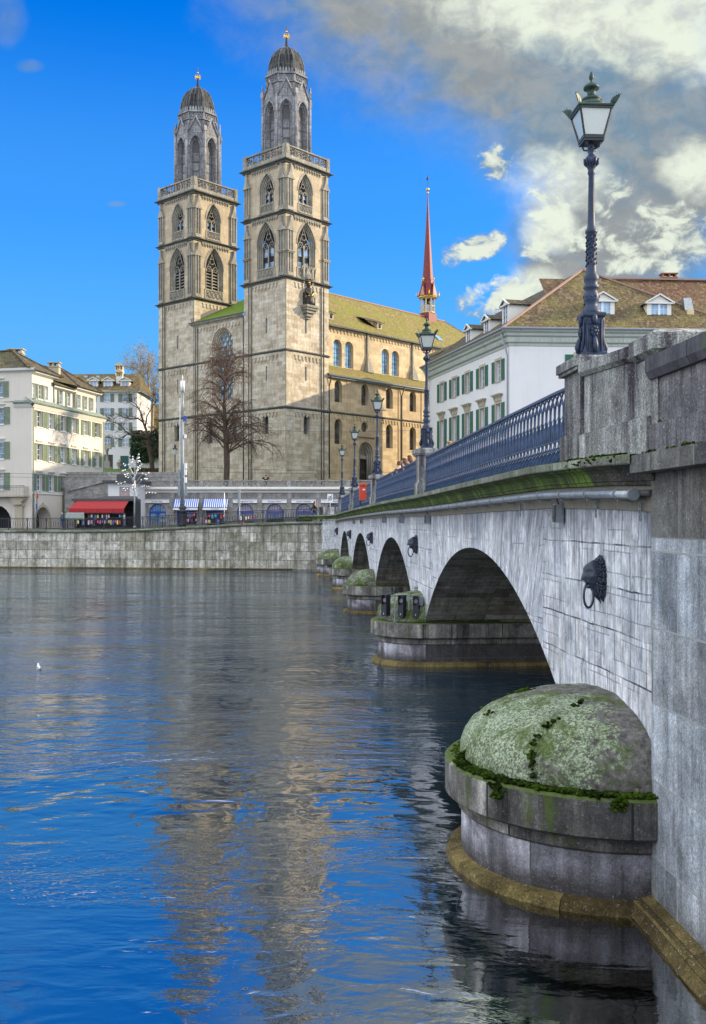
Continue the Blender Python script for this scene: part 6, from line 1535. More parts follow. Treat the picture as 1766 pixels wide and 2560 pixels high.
def dormer(h, x, y, z, w, hh, depth, m_wall, m_roof, pane, big=False, ux=(1, 0), label=None):
    """gabled dormer: front at (x, y, z) facing -normal; ux = direction along the front"""
    u = Vector(ux).normalized(); F = Fr((x, y), u)
    t_ = empty('dormer', (x, y, z), label=label); anchor(h, t_); kk = []
    mb = MB(); s = w*.18
    wall(mb, F, -w/2, w/2, z, z+hh, [(rect(-w/2+s, w/2-s, z+.15, z+hh-.12), .1)]); 
    for sg in (-1, 1): mb.face([F.p(sg*w/2, 0, z), F.p(sg*w/2, -depth, z), F.p(sg*w/2, -depth, z+hh), F.p(sg*w/2, 0, z+hh)])
    gh = w*.30; mb.face([F.p(-w/2-.15, .05, z+hh), F.p(w/2+.15, .05, z+hh), F.p(0, .05, z+hh+gh)])
    kk.append(mb.build('dormer_wall', m_wall))
    mb = MB(); e = .28
    for sg in (-1, 1):
        a = [F.p(sg*(w/2+e), .22, z+hh-.06), F.p(0, .22, z+hh+gh+.10), F.p(0, -depth-1, z+hh+gh+.10), F.p(sg*(w/2+e), -depth-.2, z+hh-.06)]
        mb.face(a); mb.face([v-Vector((0, 0, .1)) for v in reversed(a)])
    kk.append(mb.build('dormer_roof', m_roof))
    mb = MB(); mb.bar(F.p(-w/2-e, .24, z+hh-.05), F.p(0, .24, z+hh+gh+.08), .14); mb.bar(F.p(w/2+e, .24, z+hh-.05), F.p(0, .24, z+hh+gh+.08), .14); mb.fb(F, -w/2-e, w/2+e, .0, .25, z+hh-.14, z+hh); kk.append(mb.build('gable_trim', M_['trim_w']))
    mb = MB(); mb.face([F.p(-w/2+s, -.09, z+.15), F.p(w/2-s, -.09, z+.15), F.p(w/2-s, -.09, z+hh-.12), F.p(-w/2+s, -.09, z+hh-.12)]); kk.append(mb.build('pane', pane))
    mb = MB(); mb.fb(F, -.05 if not big else -.12, .05 if not big else .12, -.08, -.02, z+.15, z+hh-.12)
    for i in (1, 2, 3): zz = z+.15+(hh-.27)*i/4; mb.fb(F, -w/2+s, w/2-s, -.08, -.05, zz-.015, zz+.015)
    if big:
        for sg in (-1, 1): c = sg*(w/2-s+.12)/2; mb.fb(F, c-.02, c+.02, -.08, -.05, z+.15, z+hh-.12)
    kk.append(mb.build('glazing_bars', M_['winframe'])); anchor(t_, *kk); return t_
for x in (-42.7, -40.3, -37.5): dormer(hB, x, 165.3, 25.9, 1.5, 1.25, 3, M_['trim_w'], M_['roof'], M_['glassblue'])
chimney(hB, -39.6, 170.5, 26.5, 29.6, 1.25, 1.1, M_['plast_w'], M_['cream'], gable=True)
chimney(hB, -38.75, 167.0, 26.0, 28.0, 1.0, 1.0, M_['plast_w'], M_['cream'], gable=True)
for x in (-45, -43): mb = MB(); mb.box(x-.3, x+.3, 169.2, 169.3, 28.0, 28.5); hp(hB, mb.build('skylight', M_['glassblue']))
# yellow house glimpsed through the trees
hY = empty('yellow_house', (-33, 185, 14), label='sunlit ochre house front half hidden behind the bare trees left of the church', cat='house')
M_['ochre'] = plaster('ochre_render', (0.62, 0.45, 0.16), 0.3, 0.2)
Fy = Fr((-39.5, 185), (1, .0)); mb = MB(); hl = [(rect(x, x+1.1, z, z+1.6), .15) for x in (1.5, 4.2, 6.9) for z in (16.5, 19.7)]
wall(mb, Fy, 0, 10, 10, 23.0, hl); hp(hY, mb.build('wall', M_['ochre']))
pY = window_unit('w', 1.1, 1.6, M_['winframe'], M_['glassblue'], (1, 1), .12, True, None, None, None)
for x in (1.5, 4.2, 6.9):
    for z in (16.5, 19.7): pY(Fy, x+.55, z, hY)
mb = MB(); mb.face([Fy.p(-.5, .5, 22.8), Fy.p(10.5, .5, 22.8), Fy.p(9, -4, 26), Fy.p(1, -4, 26)]); hp(hY, mb.build('roof', M_['roof']))
# retaining wall with ivy, beside the church
rw = empty('retaining_wall', (-33, 158, 12.0), label='white retaining wall partly covered by dark ivy, between hillside house and church', cat='wall')
mb = MB(); mb.box(-34.9, -28.5, 158, 158.6, 7, 17.6); mb.box(-35.0, -28.4, 157.9, 158.7, 17.6, 17.75); hp(rw, mb.build('wall', M_['plast_w']))
mb = MB(); 
for i in range(26): mb.bar((-34.9+.25*i, 158.3, 17.75), (-34.9+.25*i, 158.3, 18.8), .03)
mb.bar((-34.9, 158.3, 18.8), (-28.5, 158.3, 18.8), .05); hp(rw, mb.build('fence', M_['ironblk']))
g = NT('ivy_leaf'); n = g.noise(g.tc(), 2.0, 3); M_['ivy'] = g.fin(g.mix(g.ramp(n, [(.35, 0), (.65, 1)]), (.008, .03, .012), (.03, .085, .025)), .5, spec=.4)
def leaf_mass(mb, fn, n, size, rnd):
    for _ in range(n):
        p = fn(rnd); 
        if p is None: continue
        a = Vector((rnd.gauss(0, 1), rnd.gauss(0, 1), rnd.gauss(0, 1))).normalized(); b = a.orthogonal().normalized(); s = size*rnd.uniform(.6, 1.4)
        b.rotate(Matrix.Rotation(rnd.uniform(0, 6.28), 3, a)); c = a.cross(b)
        mb.face([p-b*s*.5, p+c*s*.4, p+b*s*.5, p-c*s*.4])
rnd = random.Random(5)
def ivy_pt(r):
    x = r.uniform(-34.9, -28.6); z = r.uniform(13.2, 18.2)
    lo = 13.0+1.5*noise.noise((x*.6, 0, 0))+(x+31.5)*.25+(1.8 if x < -34 else 0)
    if z < lo: return None
    return Vector((x, 157.9-abs(r.gauss(0, .35))-.25*math.sin(x*2+z), z))
mb = MB(); leaf_mass(mb, ivy_pt, 5200, .30, rnd); iv = mb.build('ivy', M_['ivy']); tag(iv, 'dense dark green ivy hanging over the white retaining wall left of the church', 'ivy', kind='stuff')
# slope up to the hillside house
mb = MB(); mb.face([(-60, 130, 7.62), (-26, 130, 7.62), (-26, 157, 12.2), (-60, 157, 12.2)]); mb.face([(-60, 157, 12.2), (-26, 157, 12.2), (-26, 260, 16), (-60, 260, 16)]); mb.build('hill', M_['slab'], kind='structure')
# hedge and planter near the wall
rnd = random.Random(6); mb = MB(); leaf_mass(mb, lambda r: Vector((r.uniform(-33, -28.6), 150+r.uniform(-.4, .4), r.uniform(11.2, 12.0))), 900, .22, rnd)
hg = mb.build('hedge', flat('brown_hedge_leaf', (.10, .075, .03), .9)); tag(hg, 'low clipped brown hedge at the foot of the retaining wall', 'hedge')

# --- white house on the right
cx0, cy0 = 15.57, 100.0; uC = Vector((-.248, 1)).normalized(); FC = Fr((cx0, cy0), uC, flip=True); gC = 4.6
if FC.n.x > 0: FC.n = -FC.n
FD = Fr((cx0, cy0), (1, .055)); 
if FD.n.y > 0: FD.n = -FD.n
hC = empty('white_house', (cx0, cy0, gC), label='large white house with dark green shutters and tiled hip roof beyond the bridge', cat='house')
LC = 26.0; zE = 21.75; c1 = [2.9, 7.4, 11.85, 16.15, 20.5]
r1, r2 = (18.35, 2.15), (12.6, 3.5)
holes = [(rect(c-.62, c+.62, z, z+h), .32) for c in c1 for z, h in (r1, r2)]+[(rect(c-.62, c+.62, 7.2, 10.0), .32) for c in c1]
mb = MB(); wall(mb, FC, 0, LC, gC-2, zE, holes); 
dcol = [7.5, 12.0, 16.5, 21.0, 25.5]; dh = [(rect(c-.75, c+.75, z, z+h), .32) for c in dcol for z, h in ((18.6, 2.1), (13.0, 3.2), (7.5, 2.8))]
wall(mb, FD, 0, 42, gC-2, zE, dh); mb.face([FC.p(LC, 0, 2), FC.p(LC, -30, 2), FC.p(LC, -30, zE), FC.p(LC, 0, zE)]); hp(hC, mb.build('wall', M_['plast_w']))
p1 = window_unit('w', 1.24, 2.15, M_['winframe'], M_['glass'], (1, 2), .28, True, None, None, (-1, 1), M_['shut_d'], .78, .26, M_['framestone'])
p2 = window_unit('w', 1.24, 3.5, M_['winframe'], M_['glass'], (1, 3), .28, True, 'cornice', M_['framestone'], (-1, 1), M_['shut_d'], .78, .26, M_['framestone'])
p3 = window_unit('w', 1.24, 2.8, M_['winframe'], M_['glass'], (1, 3), .28, True, None, None, None, None, None, .26, M_['framestone'])
for c in c1: p1(FC, c, 18.35, hC); p2(FC, c, 12.6, hC); p3(FC, c, 7.2, hC)
p4 = window_unit('w', 1.5, 2.1, M_['winframe'], M_['glassblue'], (1, 2), .28, True, None, None, (-1, 1), M_['shut_d'], .86, .26, M_['framestone'])
p5 = window_unit('w', 1.5, 3.2, M_['winframe'], M_['glassblue'], (1, 2), .28, True, 'cornice', M_['framestone'], (-1, 1), M_['shut_d'], .86, .26, M_['framestone'])
for c in dcol: p4(FD, c, 18.6, hC); p5(FD, c, 13.0, hC)
mb = MB()
cp = [(0, zE-.25), (.08, zE-.2), (.10, zE+.05), (.30, zE+.12), (.34, zE+.62), (.55, zE+.75), (.60, zE+.98), (.85, zE+1.12), (.95, zE+1.32), (.2, zE+1.42)]
moulding(mb, FC, 0, LC, cp, 1, 0); moulding(mb, FD, 0, 42, cp, 1, 0); hp(hC, mb.build('cornice', M_['trim_g']))
mb = MB()
for i in range(int(LC/.42)): mb.fb(FC, .1+.42*i, .34+.42*i, .1, .36, zE+.18, zE+.48)
for i in range(int(40/.42)): mb.fb(FD, .1+.42*i, .34+.42*i, .1, .36, zE+.18, zE+.48)
mb.fb(FC, 0, LC, .09, .14, zE+.2, zE+.46); mb.fb(FD, 0, 41, .09, .14, zE+.2, zE+.46); hp(hC, mb.build('dentils', M_['trim_g']))
mb = MB()
for F, L_ in ((FC, LC), (FD, 42)): mb.ring([F.p(-.9 if F is FD else -.9, 1.02, zE+1.38), F.p(L_, 1.02, zE+1.38)], .12, 8)
hp(hC, mb.build('gutter', M_['steelpole']))
zr = zE+1.35
A_ = FD.p(-.9, .9, zr); apex = Vector((24.9, 109.0, 31.3)); B_ = FC.p(LC+.5, .95, zr); R_ = FD.p(42, .9, zr); rr = Vector((27.6, 108.2, 30.2)); RE = Vector((58, 110, 30.2))
vE = FC.p(LC+.5, -9.5, 30.6)
mb = MB(); mb.face([A_, R_, Vector((46, 109, 26.5)), apex]) if False else None
foot = FD.p(19.5, .9, zr)
mb.face([A_, FD.p(24.5, .9, zr), apex]); hp(hC, mb.build('roof', M_['roof']))
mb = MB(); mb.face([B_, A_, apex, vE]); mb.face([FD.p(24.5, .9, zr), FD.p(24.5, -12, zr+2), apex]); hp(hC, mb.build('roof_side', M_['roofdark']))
mb = MB(); mb.face([FD.p(5, .5, zr-.03), FD.p(44, .5, zr-.03), Vector((60, 110.5, 30.2)), Vector((20, 108.2, 30.2))]); hp(hC, mb.build('rear_roof', M_['roof2'], label='redder tiled roof running off to the right'))
mb = MB()
for a, b in ((A_, apex), (apex, FD.p(24.5, .9, zr)), (Vector((26.5, 108.3, 30.2)), Vector((60, 110.5, 30.2)))): mb.bar(a+Vector((0, 0, .06)), b+Vector((0, 0, .06)), .30, .16)
hp(hC, mb.build('ridge_tiles', M_['ridge']))
# dormers: two on the front, three on the side
dormer(hC, 25.3, 101.9, 23.95, 2.5, 2.5, 4.5, M_['trim_w'], M_['roof'], M_['glassblue'], True, (1, .055), label='front dormer half hidden behind the big lamp post')
dormer(hC, 31.15, 102.2, 23.8, 2.5, 2.5, 4.5, M_['trim_w'], M_['roof'], M_['glassblue'], True, (1, .055), label='front dormer on the right')
for s in (4.3, 9.6, 15.2):
    q = FC.p(s, -1.35, 0)
    t_ = dormer(hC, q.x, q.y, 23.9+(.55 if s < 5 else 0), 1.7, 2.1, 4.6, M_['trim_w'], M_['roofdark'], M_['glass'], False, (.248, -1))
mb = MB(); mb.hexa([Vector(v)+Vector((0, 0, 0)) for v in ((34.0, 102.9, 25.7), (34.9, 102.9, 25.7), (34.9, 103.0, 25.8), (34.0, 103.0, 25.8), (33.9, 103.1, 27.0), (34.7, 103.1, 27.0), (34.7, 105.2, 27.0), (33.9, 105.2, 27.0))]); hp(hC, mb.build('skylight', M_['steel']))
mb = MB(); mb.box(34.1, 34.8, 102.5, 104.5, 24.9, 25.7); hp(hC, mb.build('skylight_curb', M_['cream']))
chimney(hC, 34.4, 109.6, 29.6, 30.5, 1.6, .9, M_['brickred'])
mb = MB(); mb.ring([FC.p(.15, .9, zr), FC.p(.15, .3, zE-.6), FC.p(.15, .16, zE-1.2), FC.p(.15, .16, gC)], .08, 8); hp(hC, mb.build('downpipe', M_['steelpole']))
mb = MB(); mb.ring([FC.p(LC-1, .9, zr), FC.p(LC-1, .3, zE-.9), FC.p(LC-.6, .18, zE-1.4), FC.p(LC-.6, .18, gC)], .09, 8); hp(hC, mb.build('downpipe', M_['steelpole']))
# old tan building behind it
uD2 = Vector((-.32, 1)).normalized(); FE = Fr((17.5, 118.0), uD2, flip=True)
if FE.n.x > 0: FE.n = -FE.n
hD = empty('tan_building', (12, 130, 5), label='old tan stone building with diamond vents under its eaves, between church and white house', cat='building')
mb = MB(); wall(mb, FE, 0, 22.0, 5, 26.0, []); mb.face([FE.p(22, 0, 5), FE.p(22, -7, 5), FE.p(22, -7, 26), FE.p(22, 0, 26)]); mb.fb(FE, 21, 22.05, 0, .1, 5, 26)
for z in (10.5, 15.2, 19.6): mb.fb(FE, 0, 22.08, 0, .12, z, z+.25)
hp(hD, mb.build('wall', M_['church_hi']))
mb = MB(); moulding(mb, FE, 0, 22.3, [(0, 26), (.1, 26.05), (.35, 26.5), (.55, 26.7), (.6, 27.0), (0, 27.1)]); 
for i in range(40): mb.fb(FE, .2+.55*i, .48+.55*i, .05, .4, 26.15, 26.45)
hp(hD, mb.build('cornice', M_['church_trim']))
for s in (20.4, 17.3, 14.2, 11.1, 8.0):
    mb = MB(); mb.poly(FE, [(s, 25.6), (s-.24, 24.9), (s, 24.2), (s+.24, 24.9)], .0, .03); hp(hD, mb.build('vent', M_['louvdark']))
mb = MB(); mb.face([FE.p(-2, .6, 27.0), FE.p(22.6, .6, 27.0), FE.p(19, -4, 28.6), FE.p(-2, -4, 28.6)]); mb.face([FE.p(22.6, .6, 27.0), FE.p(22.6, -7.4, 27.0), FE.p(19, -4, 28.6)]); hp(hD, mb.build('roof', M_['roofdark']))
mb = MB(); mb.box(17.4, 19.6, 123, 123.1, 26.8, 26.85)
for i in range(12): mb.bar((17.4+.2*i, 123, 29.0), (17.4+.2*i, 123, 30.0), .03)
mb.bar((17.4, 123, 30.0), (19.6, 123, 30.0), .05); mb.bar((17.4, 123, 29.5), (19.6, 123, 29.5), .03); hp(hD, mb.build('roof_railing', M_['bluepaint']))

# ---------------------------------------------------------------- terrace front with shops
AF = Fr((-24.0, 107.0), (1, .004)); gS = 3.6
if AF.n.y > 0: AF.n = -AF.n
ar = empty('shop_arcade', (-13, 107, gS), label='grey stone terrace front with arched blue-framed shops under a lattice balustrade', cat='arcade')
ks_ = []
ax_ = lambda px: AF.hit(px)[0]
bays = [(ax_(px), nm) for px, nm in ((394, 0), (467.5, 1), (540.5, 2), (613.5, 3), (687, 4), (760, 5), (833.5, 6))]
M_['arc'] = stone('grey_terrace_stone', (0.36, 0.35, 0.35), (0.26, 0.255, 0.25), (0.21, 0.20, 0.18), 1.3, .5, .008, (.16, .16, .15), .4, .4, (.12, .12, .12))
bw_ = bays[1][0]-bays[0][0]
for i in range(7, 12): bays.append((bays[6][0]+bw_*(i-6), i))
holes = [((arc_round(c-.88, c+.88, gS, 5.05, 10) if i not in (1, 2) else rect(c-1.05, c+1.05, gS, 5.2)), .35) for c, i in bays]
SEnd = bays[-1][0]+bw_/2
mb = MB(); wall(mb, AF, -.6, SEnd, gS-1, 7.45, holes)
for c, i in bays: mb.fb(AF, c-bw_/2-.25, c-bw_/2+.25, 0, .14, gS-1, 7.1)
hp(ar, mb.build('wall', M_['arc']))
mb = MB(); moulding(mb, AF, -.8, SEnd, [(0, 7.1), (.15, 7.12), (.2, 7.3), (.45, 7.42), (.5, 7.52), (.1, 7.56), (.1, 7.72), (-.3, 7.74)])
hp(ar, mb.build('cornice', M_['trim_w']))
mb = MB()
for c, i in bays:
    for k_ in range(12): s = c-1.15+2.3*k_/12; mb.fb(AF, s+.03, s+.13, 0, .07, 6.45, 6.85)
mb.fb(AF, -.5, SEnd, 0, .05, 6.88, 6.94); hp(ar, mb.build('carved_frieze', M_['arc']))
mb = MB(); z0, z1 = 7.72, 8.46
mb.fb(AF, -.8, SEnd, -.32, .0, z0, z0+.1); mb.fb(AF, -.8, SEnd, -.34, .04, z1-.12, z1)
for c, i in bays: mb.fb(AF, c-bw_/2-.22, c-bw_/2+.22, -.36, .06, z0, z1+.02)
hp(ar, mb.build('balustrade', M_['arc']))
for c, i in bays:
    mb = MB(); n = 5; a0 = c-bw_/2+.25; w = (bw_-.5)/n
    for k_ in range(n):
        a = a0+w*k_; zz0, zz1 = z0+.1, z1-.12
        mb.bar(AF.p(a, -.12, zz0), AF.p(a+w, -.12, zz1), .06, .09, (1, 0, 0)); mb.bar(AF.p(a, -.12, zz1), AF.p(a+w, -.12, zz0), .06, .09, (1, 0, 0)); mb.bar(AF.p(a, -.12, zz0), AF.p(a, -.12, zz1), .05)
        mb.bar(AF.p(a+w/2, -.12, zz0), AF.p(a+w/2, -.12, zz1), .05); mb.bar(AF.p(a+w*.25, -.12, zz0), AF.p(a+w*.25, -.12, (zz0+zz1)/2), .03)
        mb.ring([AF.p(a+w/2+.13*math.cos(t*PI/4), -.1, (zz0+zz1)/2+.13*math.sin(t*PI/4)) for t in range(8)], .025, 4, closed=True)
    hp(ar, mb.build('lattice_panel', M_['arc']))
def text_obj(s, size, m, F, ss, z, d, parent, name='lettering', align='CENTER', bold=0.0):
    cu = bpy.data.curves.new(name, 'FONT'); cu.body = s; cu.size = size; cu.align_x = align; cu.align_y = 'CENTER'; cu.extrude = .004; cu.offset = bold
    cu.materials.append(m)
    o = bpy.data.objects.new(name, cu); C.objects.link(o); o.parent = parent; o.matrix_parent_inverse = Matrix.Translation(parent.location).inverted()
    m4 = F.mat(ss, d, z); q_ = Matrix(((1, 0, 0, 0), (0, 0, -1, 0), (0, 1, 0, 0), (0, 0, 0, 1))); o.matrix_basis = m4 @ q_
    return o
M_['ink'] = flat('dark_blue_lettering', (.02, .03, .12), .6)
M_['shopdark'] = flat('dim_shop_interior', (.05, .05, .055), .8, var=.6)
M_['curtain'] = flat('pinkish_blind', (.42, .34, .34), .8, var=.3)
names_ = {0: 'Zürcher Optik', 3: 'Zwillingsmesser Haus', 4: 'Schweizer Uhren', 5: 'Zürcher Andenken', 6: 'Swiss Watch'}
for c, i in bays:
    if i in (1, 2): continue
    mb = MB(); w_ = window_t = None
    f = empty('shopfront', tuple(AF.p(c, 0, gS))); anchor(ar, f); kk = []
    o_ = arc_round(c-.88, c+.88, gS, 5.05, 10)
    mb = MB(); mb.strip(AF, arc_round(c-.80, c+.80, gS, 5.05, 10)[2:], o_[2:], -.3, -.2); mb.fb(AF, c-.88, c+.88, -.3, -.18, 4.92, 5.12)
    for s in (c-.88, c-.05, c+.78): mb.fb(AF, s, s+.1, -.3, -.2, gS, 4.92)
    for k_ in range(1, 6): a = PI*k_/6; mb.bar(AF.p(c, -.25, 5.1), AF.p(c+.85*math.cos(a), -.25, 5.05+.85*math.sin(a)), .035) if False else mb.bar(AF.p(c-.8+1.6*k_/6, -.25, 5.1), AF.p(c-.8+1.6*k_/6, -.25, 5.05+math.sqrt(max(0, .64-(-.8+1.6*k_/6)**2))), .04)
    kk.append(mb.build('frame', M_['bluepaint']))
    mb = MB(); mb.face([AF.p(s, -.33, z) for s, z in o_ if True]); kk.append(mb.build('glazing', M_['glassblue'] if i == 0 else M_['glassdk']))
    mb = MB(); mb.face([AF.p(c-.7, -.29, 5.14), AF.p(c+.7, -.29, 5.14), AF.p(c+.5, -.29, 5.6), AF.p(c-.5, -.29, 5.6)])
    if i > 2: kk.append(mb.build('blind', M_['curtain']))
    mb = MB(); mb.fb(AF, c-.95, c+1.0, -.31, -.22, gS, gS+.4); 
    for k_ in range(5): mb.fb(AF, c-.7+.3*k_, c-.52+.3*k_, -.31, -.24, gS+.7, gS+.95)
    kk.append(mb.build('window_display', M_['shut_g'])); anchor(f, *kk)
    mb = MB(); mb.fb(AF, c-1.3, c+1.3, 0, .22, 6.02, 6.30); mb.fb(AF, c-1.32, c+1.32, 0, .26, 6.30, 6.38); sgn = mb.build('sign_board', [M_['white']]); hp(ar, sgn)
    if i in names_: text_obj(names_[i], .20, M_['ink'], AF, c, 6.16, .235, ar)
    mb = MB(); mb.fb(AF, c-1.34, c+1.34, 0, .28, 6.38, 6.50); hp(ar, mb.build('awning_box', M_['steelpole']))
# striped awnings
g = NT('blue_white_stripes'); u_ = g.sep(g.tc('UV'))[0]
g.fin(g.mix(g.math('GREATER_THAN', g.math('FRACT', g.math('MULTIPLY', u_, 4.6)), .5), (.03, .13, .55), (.74, .76, .80)), .75); M_['stripe'] = MATS['blue_white_stripes']
for i, l in ((1, 'blue and white striped awning, left one of two, half behind the tall mast'), (2, 'blue and white striped awning, right one of two, above the blue shop door')):
    c = bays[i][0]
    aw = empty('striped_awning', tuple(AF.p(c, .1, 6.3)), label=l, cat='awning', group='striped awnings on the terrace shops'); kk = []
    mb = MB(); a = [AF.p(c-1.3, .1, 6.45), AF.p(c+1.3, .1, 6.45), AF.p(c+1.3, .95, 5.55), AF.p(c-1.3, .95, 5.55)]
    mb.face(a, uv=[(0, 0), (2.6, 0), (2.6, 1), (0, 1)]); mb.face([v-Vector((0, 0, .03)) for v in reversed(a)], uv=[(0, 0), (2.6, 0), (2.6, 1), (0, 1)]); kk.append(mb.build('cloth', M_['stripe']))
    mb = MB(); mb.fb(AF, c-1.3, c+1.3, .92, .96, 5.26, 5.50); kk.append(mb.build('valance', M_['white']))
    mb = MB(); mb.fb(AF, c-1.32, c+1.32, .90, .98, 5.50, 5.56)
    for s in (c-1.28, c+1.28): mb.bar(AF.p(s, .1, 5.6), AF.p(s, .93, 5.52), .04)
    kk.append(mb.build('front_bar', M_['ironblk'])); anchor(aw, *kk); text_obj('Candyland', .19, M_['ink'], AF, c, 5.38, .965, aw)
    sh = empty('shopfront', tuple(AF.p(c, 0, gS))); anchor(ar, sh)
    mb = MB(); mb.face([AF.p(c-1.05, -.34, gS), AF.p(c+1.05, -.34, gS), AF.p(c+1.05, -.34, 5.2), AF.p(c-1.05, -.34, 5.2)]); a = mb.build('shop_interior', M_['shopdark'])
    mb = MB(); mb.fb(AF, c-.05, c+.25, -.3, -.1, gS, 5.0) if i == 2 else mb.fb(AF, c-1.05, c-.95, -.3, -.1, gS, 5.2); mb.fb(AF, c-1.05, c+1.05, -.3, -.12, 5.05, 5.2)
    b = mb.build('door_frame', M_['bluepaint']); anchor(sh, a, b)
rc = random.Random(21); pal = [(.75, .12, .30), (.10, .45, .70), (.7, .7, .72), (.55, .05, .06), (.9, .75, .25), (.12, .12, .14), (.85, .35, .55), (.15, .2, .5)]
mats_g = [flat('souvenir_cloth_%s' % n_, c_, .8) for n_, c_ in zip(('magenta', 'cyan', 'pale', 'crimson', 'yellow', 'black', 'pink', 'navy'), pal)]
def goods(name, F, s0, s1, d, z0, rows_, label, cat, n=10, grp=None):
    t_ = empty(name, tuple(F.p((s0+s1)/2, d, gS)), label=label, cat=cat, group=grp); kk = []
    mb = MB()
    for s in (s0, s1): mb.bar(F.p(s, d, gS), F.p(s, d, z0+1.5), .04)
    mb.bar(F.p(s0, d, z0+1.5), F.p(s1, d, z0+1.5), .04); kk.append(mb.build('rack', M_['steelpole']))
    for r in range(rows_):
        for k_ in range(n):
            if rc.random() < .2: continue
            a = s0+(s1-s0)*(k_+.15)/n; w = (s1-s0)/n*.7; zt = z0+1.4-r*.55; h = rc.uniform(.25, .5)
            mb = MB(); mb.poly(F, [(a+w*.1, zt-h), (a+w*.9, zt-h), (a+w, zt-.1), (a+w*.7, zt), (a+w*.3, zt), (a, zt-.1)], d-.05, d+.04); kk.append(mb.build('garment', rc.choice(mats_g)))
    anchor(t_, *kk); return t_
goods('clothes_rack', AF, bays[1][0]-.1, bays[1][0]+1.2, .6, 3.5, 2, 'rack of colourful small bags and shirts under the left striped awning', 'rack', 6)
goods('clothes_rack', AF, bays[2][0]-1.1, bays[2][0]+1.1, .5, 3.4, 2, 'rack of dark souvenirs under the right striped awning', 'rack', 7)
goods('card_stand', AF, bays[3][0]-.8, bays[3][0]+.8, .5, 3.2, 2, 'stand of pale cards before the arched shop next to the right striped awning', 'rack', 6)
# ramp wall to the left of the arcade and the little kiosk
mb = MB(); F = Fr((-35, 108.5), (1, 0)); 
mb.hexa([(-31, 108, 3), (-24, 108, 3), (-24, 108.6, 3), (-31, 108.6, 3), (-31, 108, 8.9), (-24, 108, 8.7), (-24, 108.6, 8.7), (-31, 108.6, 8.9)]); mb.box(-31.1, -18, 109, 109.4, 7.4, 9.4)
mb.bar((-30.5, 107.9, 7.4), (-26.9, 107.9, 8.3), .25, .2); mb.box(-27, -25.4, 107.85, 108, 8.25, 8.4)
o = mb.build('ramp_wall', M_['arc']); tag(o, 'dark grey ramp wall rising behind the kiosk left of the arcade', 'wall')
kx = empty('kiosk', (-25, 101.5, 3.4), label='small dark-roofed kiosk with a red awning, left of the arcade', cat='kiosk'); kk = []
mb = MB(); wall(mb, Fr((-25.1, 103.0), (1, 0)), 0, 3.0, 3.4, 8.0, [(rect(1.15, 2.2, 6.35, 7.55), .2)]); mb.face([(-22.1, 103, 3.4), (-22.1, 107, 3.4), (-22.1, 107, 8), (-22.1, 103, 8)]); mb.face([(-25.1, 107, 3.4), (-25.1, 103, 3.4), (-25.1, 103, 8), (-25.1, 107, 8)]); kk.append(mb.build('upper_wall', M_['plast_w']))
mb = MB(); mb.box(-25.6, -21.6, 102.5, 107.5, 8.0, 8.25); mb.box(-24.3, -21.9, 103.3, 106, 8.25, 8.9); mb.box(-28.0, -21.8, 99.9, 103.2, 6.1, 6.32); mb.hexa([(-26.5, 101, 6.32), (-21.9, 101, 6.32), (-21.9, 103, 6.32), (-26.5, 103, 6.32), (-25, 101.6, 6.62), (-22.2, 101.6, 6.62), (-22.2, 103, 6.62), (-25, 103, 6.62)]); kk.append(mb.build('roof', M_['pipe']))
mb = MB(); mb.box(-24.0, -22.95, 103.12, 103.16, 6.3, 7.6); kk.append(mb.build('curtained_window', M_['curtain']))
mb = MB(); mb.box(-22.0, -21.75, 100.5, 103, 3.4, 6.1); mb.box(-28, -27.8, 101, 103, 3.4, 6.1); mb.box(-27.8, -22, 102.6, 102.7, 3.4, 6.1); kk.append(mb.build('stall_walls', M_['shopdark']))
anchor(kx, *kk)
aw = empty('red_awning', (-24.9, 100, 6.1), label='wide red cloth awning over the souvenir stall', cat='awning'); kk = []
mb = MB(); a = [Vector(v) for v in ((-27.5, 99.9, 6.08), (-22.3, 99.9, 6.08), (-22.4, 98.3, 5.32), (-27.8, 98.3, 5.32))]; mb.face(a); mb.face([v-Vector((0, 0, .03)) for v in reversed(a)]); mb.face([a[3], a[0], a[0]-Vector((0, 0, .3))]); kk.append(mb.build('cloth', M_['red_awning']))
mb = MB()
for i in range(10):
    x0, x1 = -27.8+.54*i, -27.8+.54*(i+1); zz = .03*math.sin(i*1.9)
    mb.face([(x0, 98.28+zz, 5.32), (x1, 98.28-zz, 5.32), (x1, 98.26-zz, 4.90), (x0, 98.26+zz, 4.90)])
kk.append(mb.build('valance', M_['red_awning'])); anchor(aw, *kk)
FK = Fr((-28, 98.9), (1, 0))
goods('souvenir_rack', FK, .8, 2.4, 0, 3.35, 2, 'left rack of dark souvenirs under the red awning', 'rack', 6)
goods('souvenir_rack', FK, 2.6, 5.6, 0.1, 3.35, 2, 'long rack of colourful scarves and shirts under the red awning', 'rack', 14)

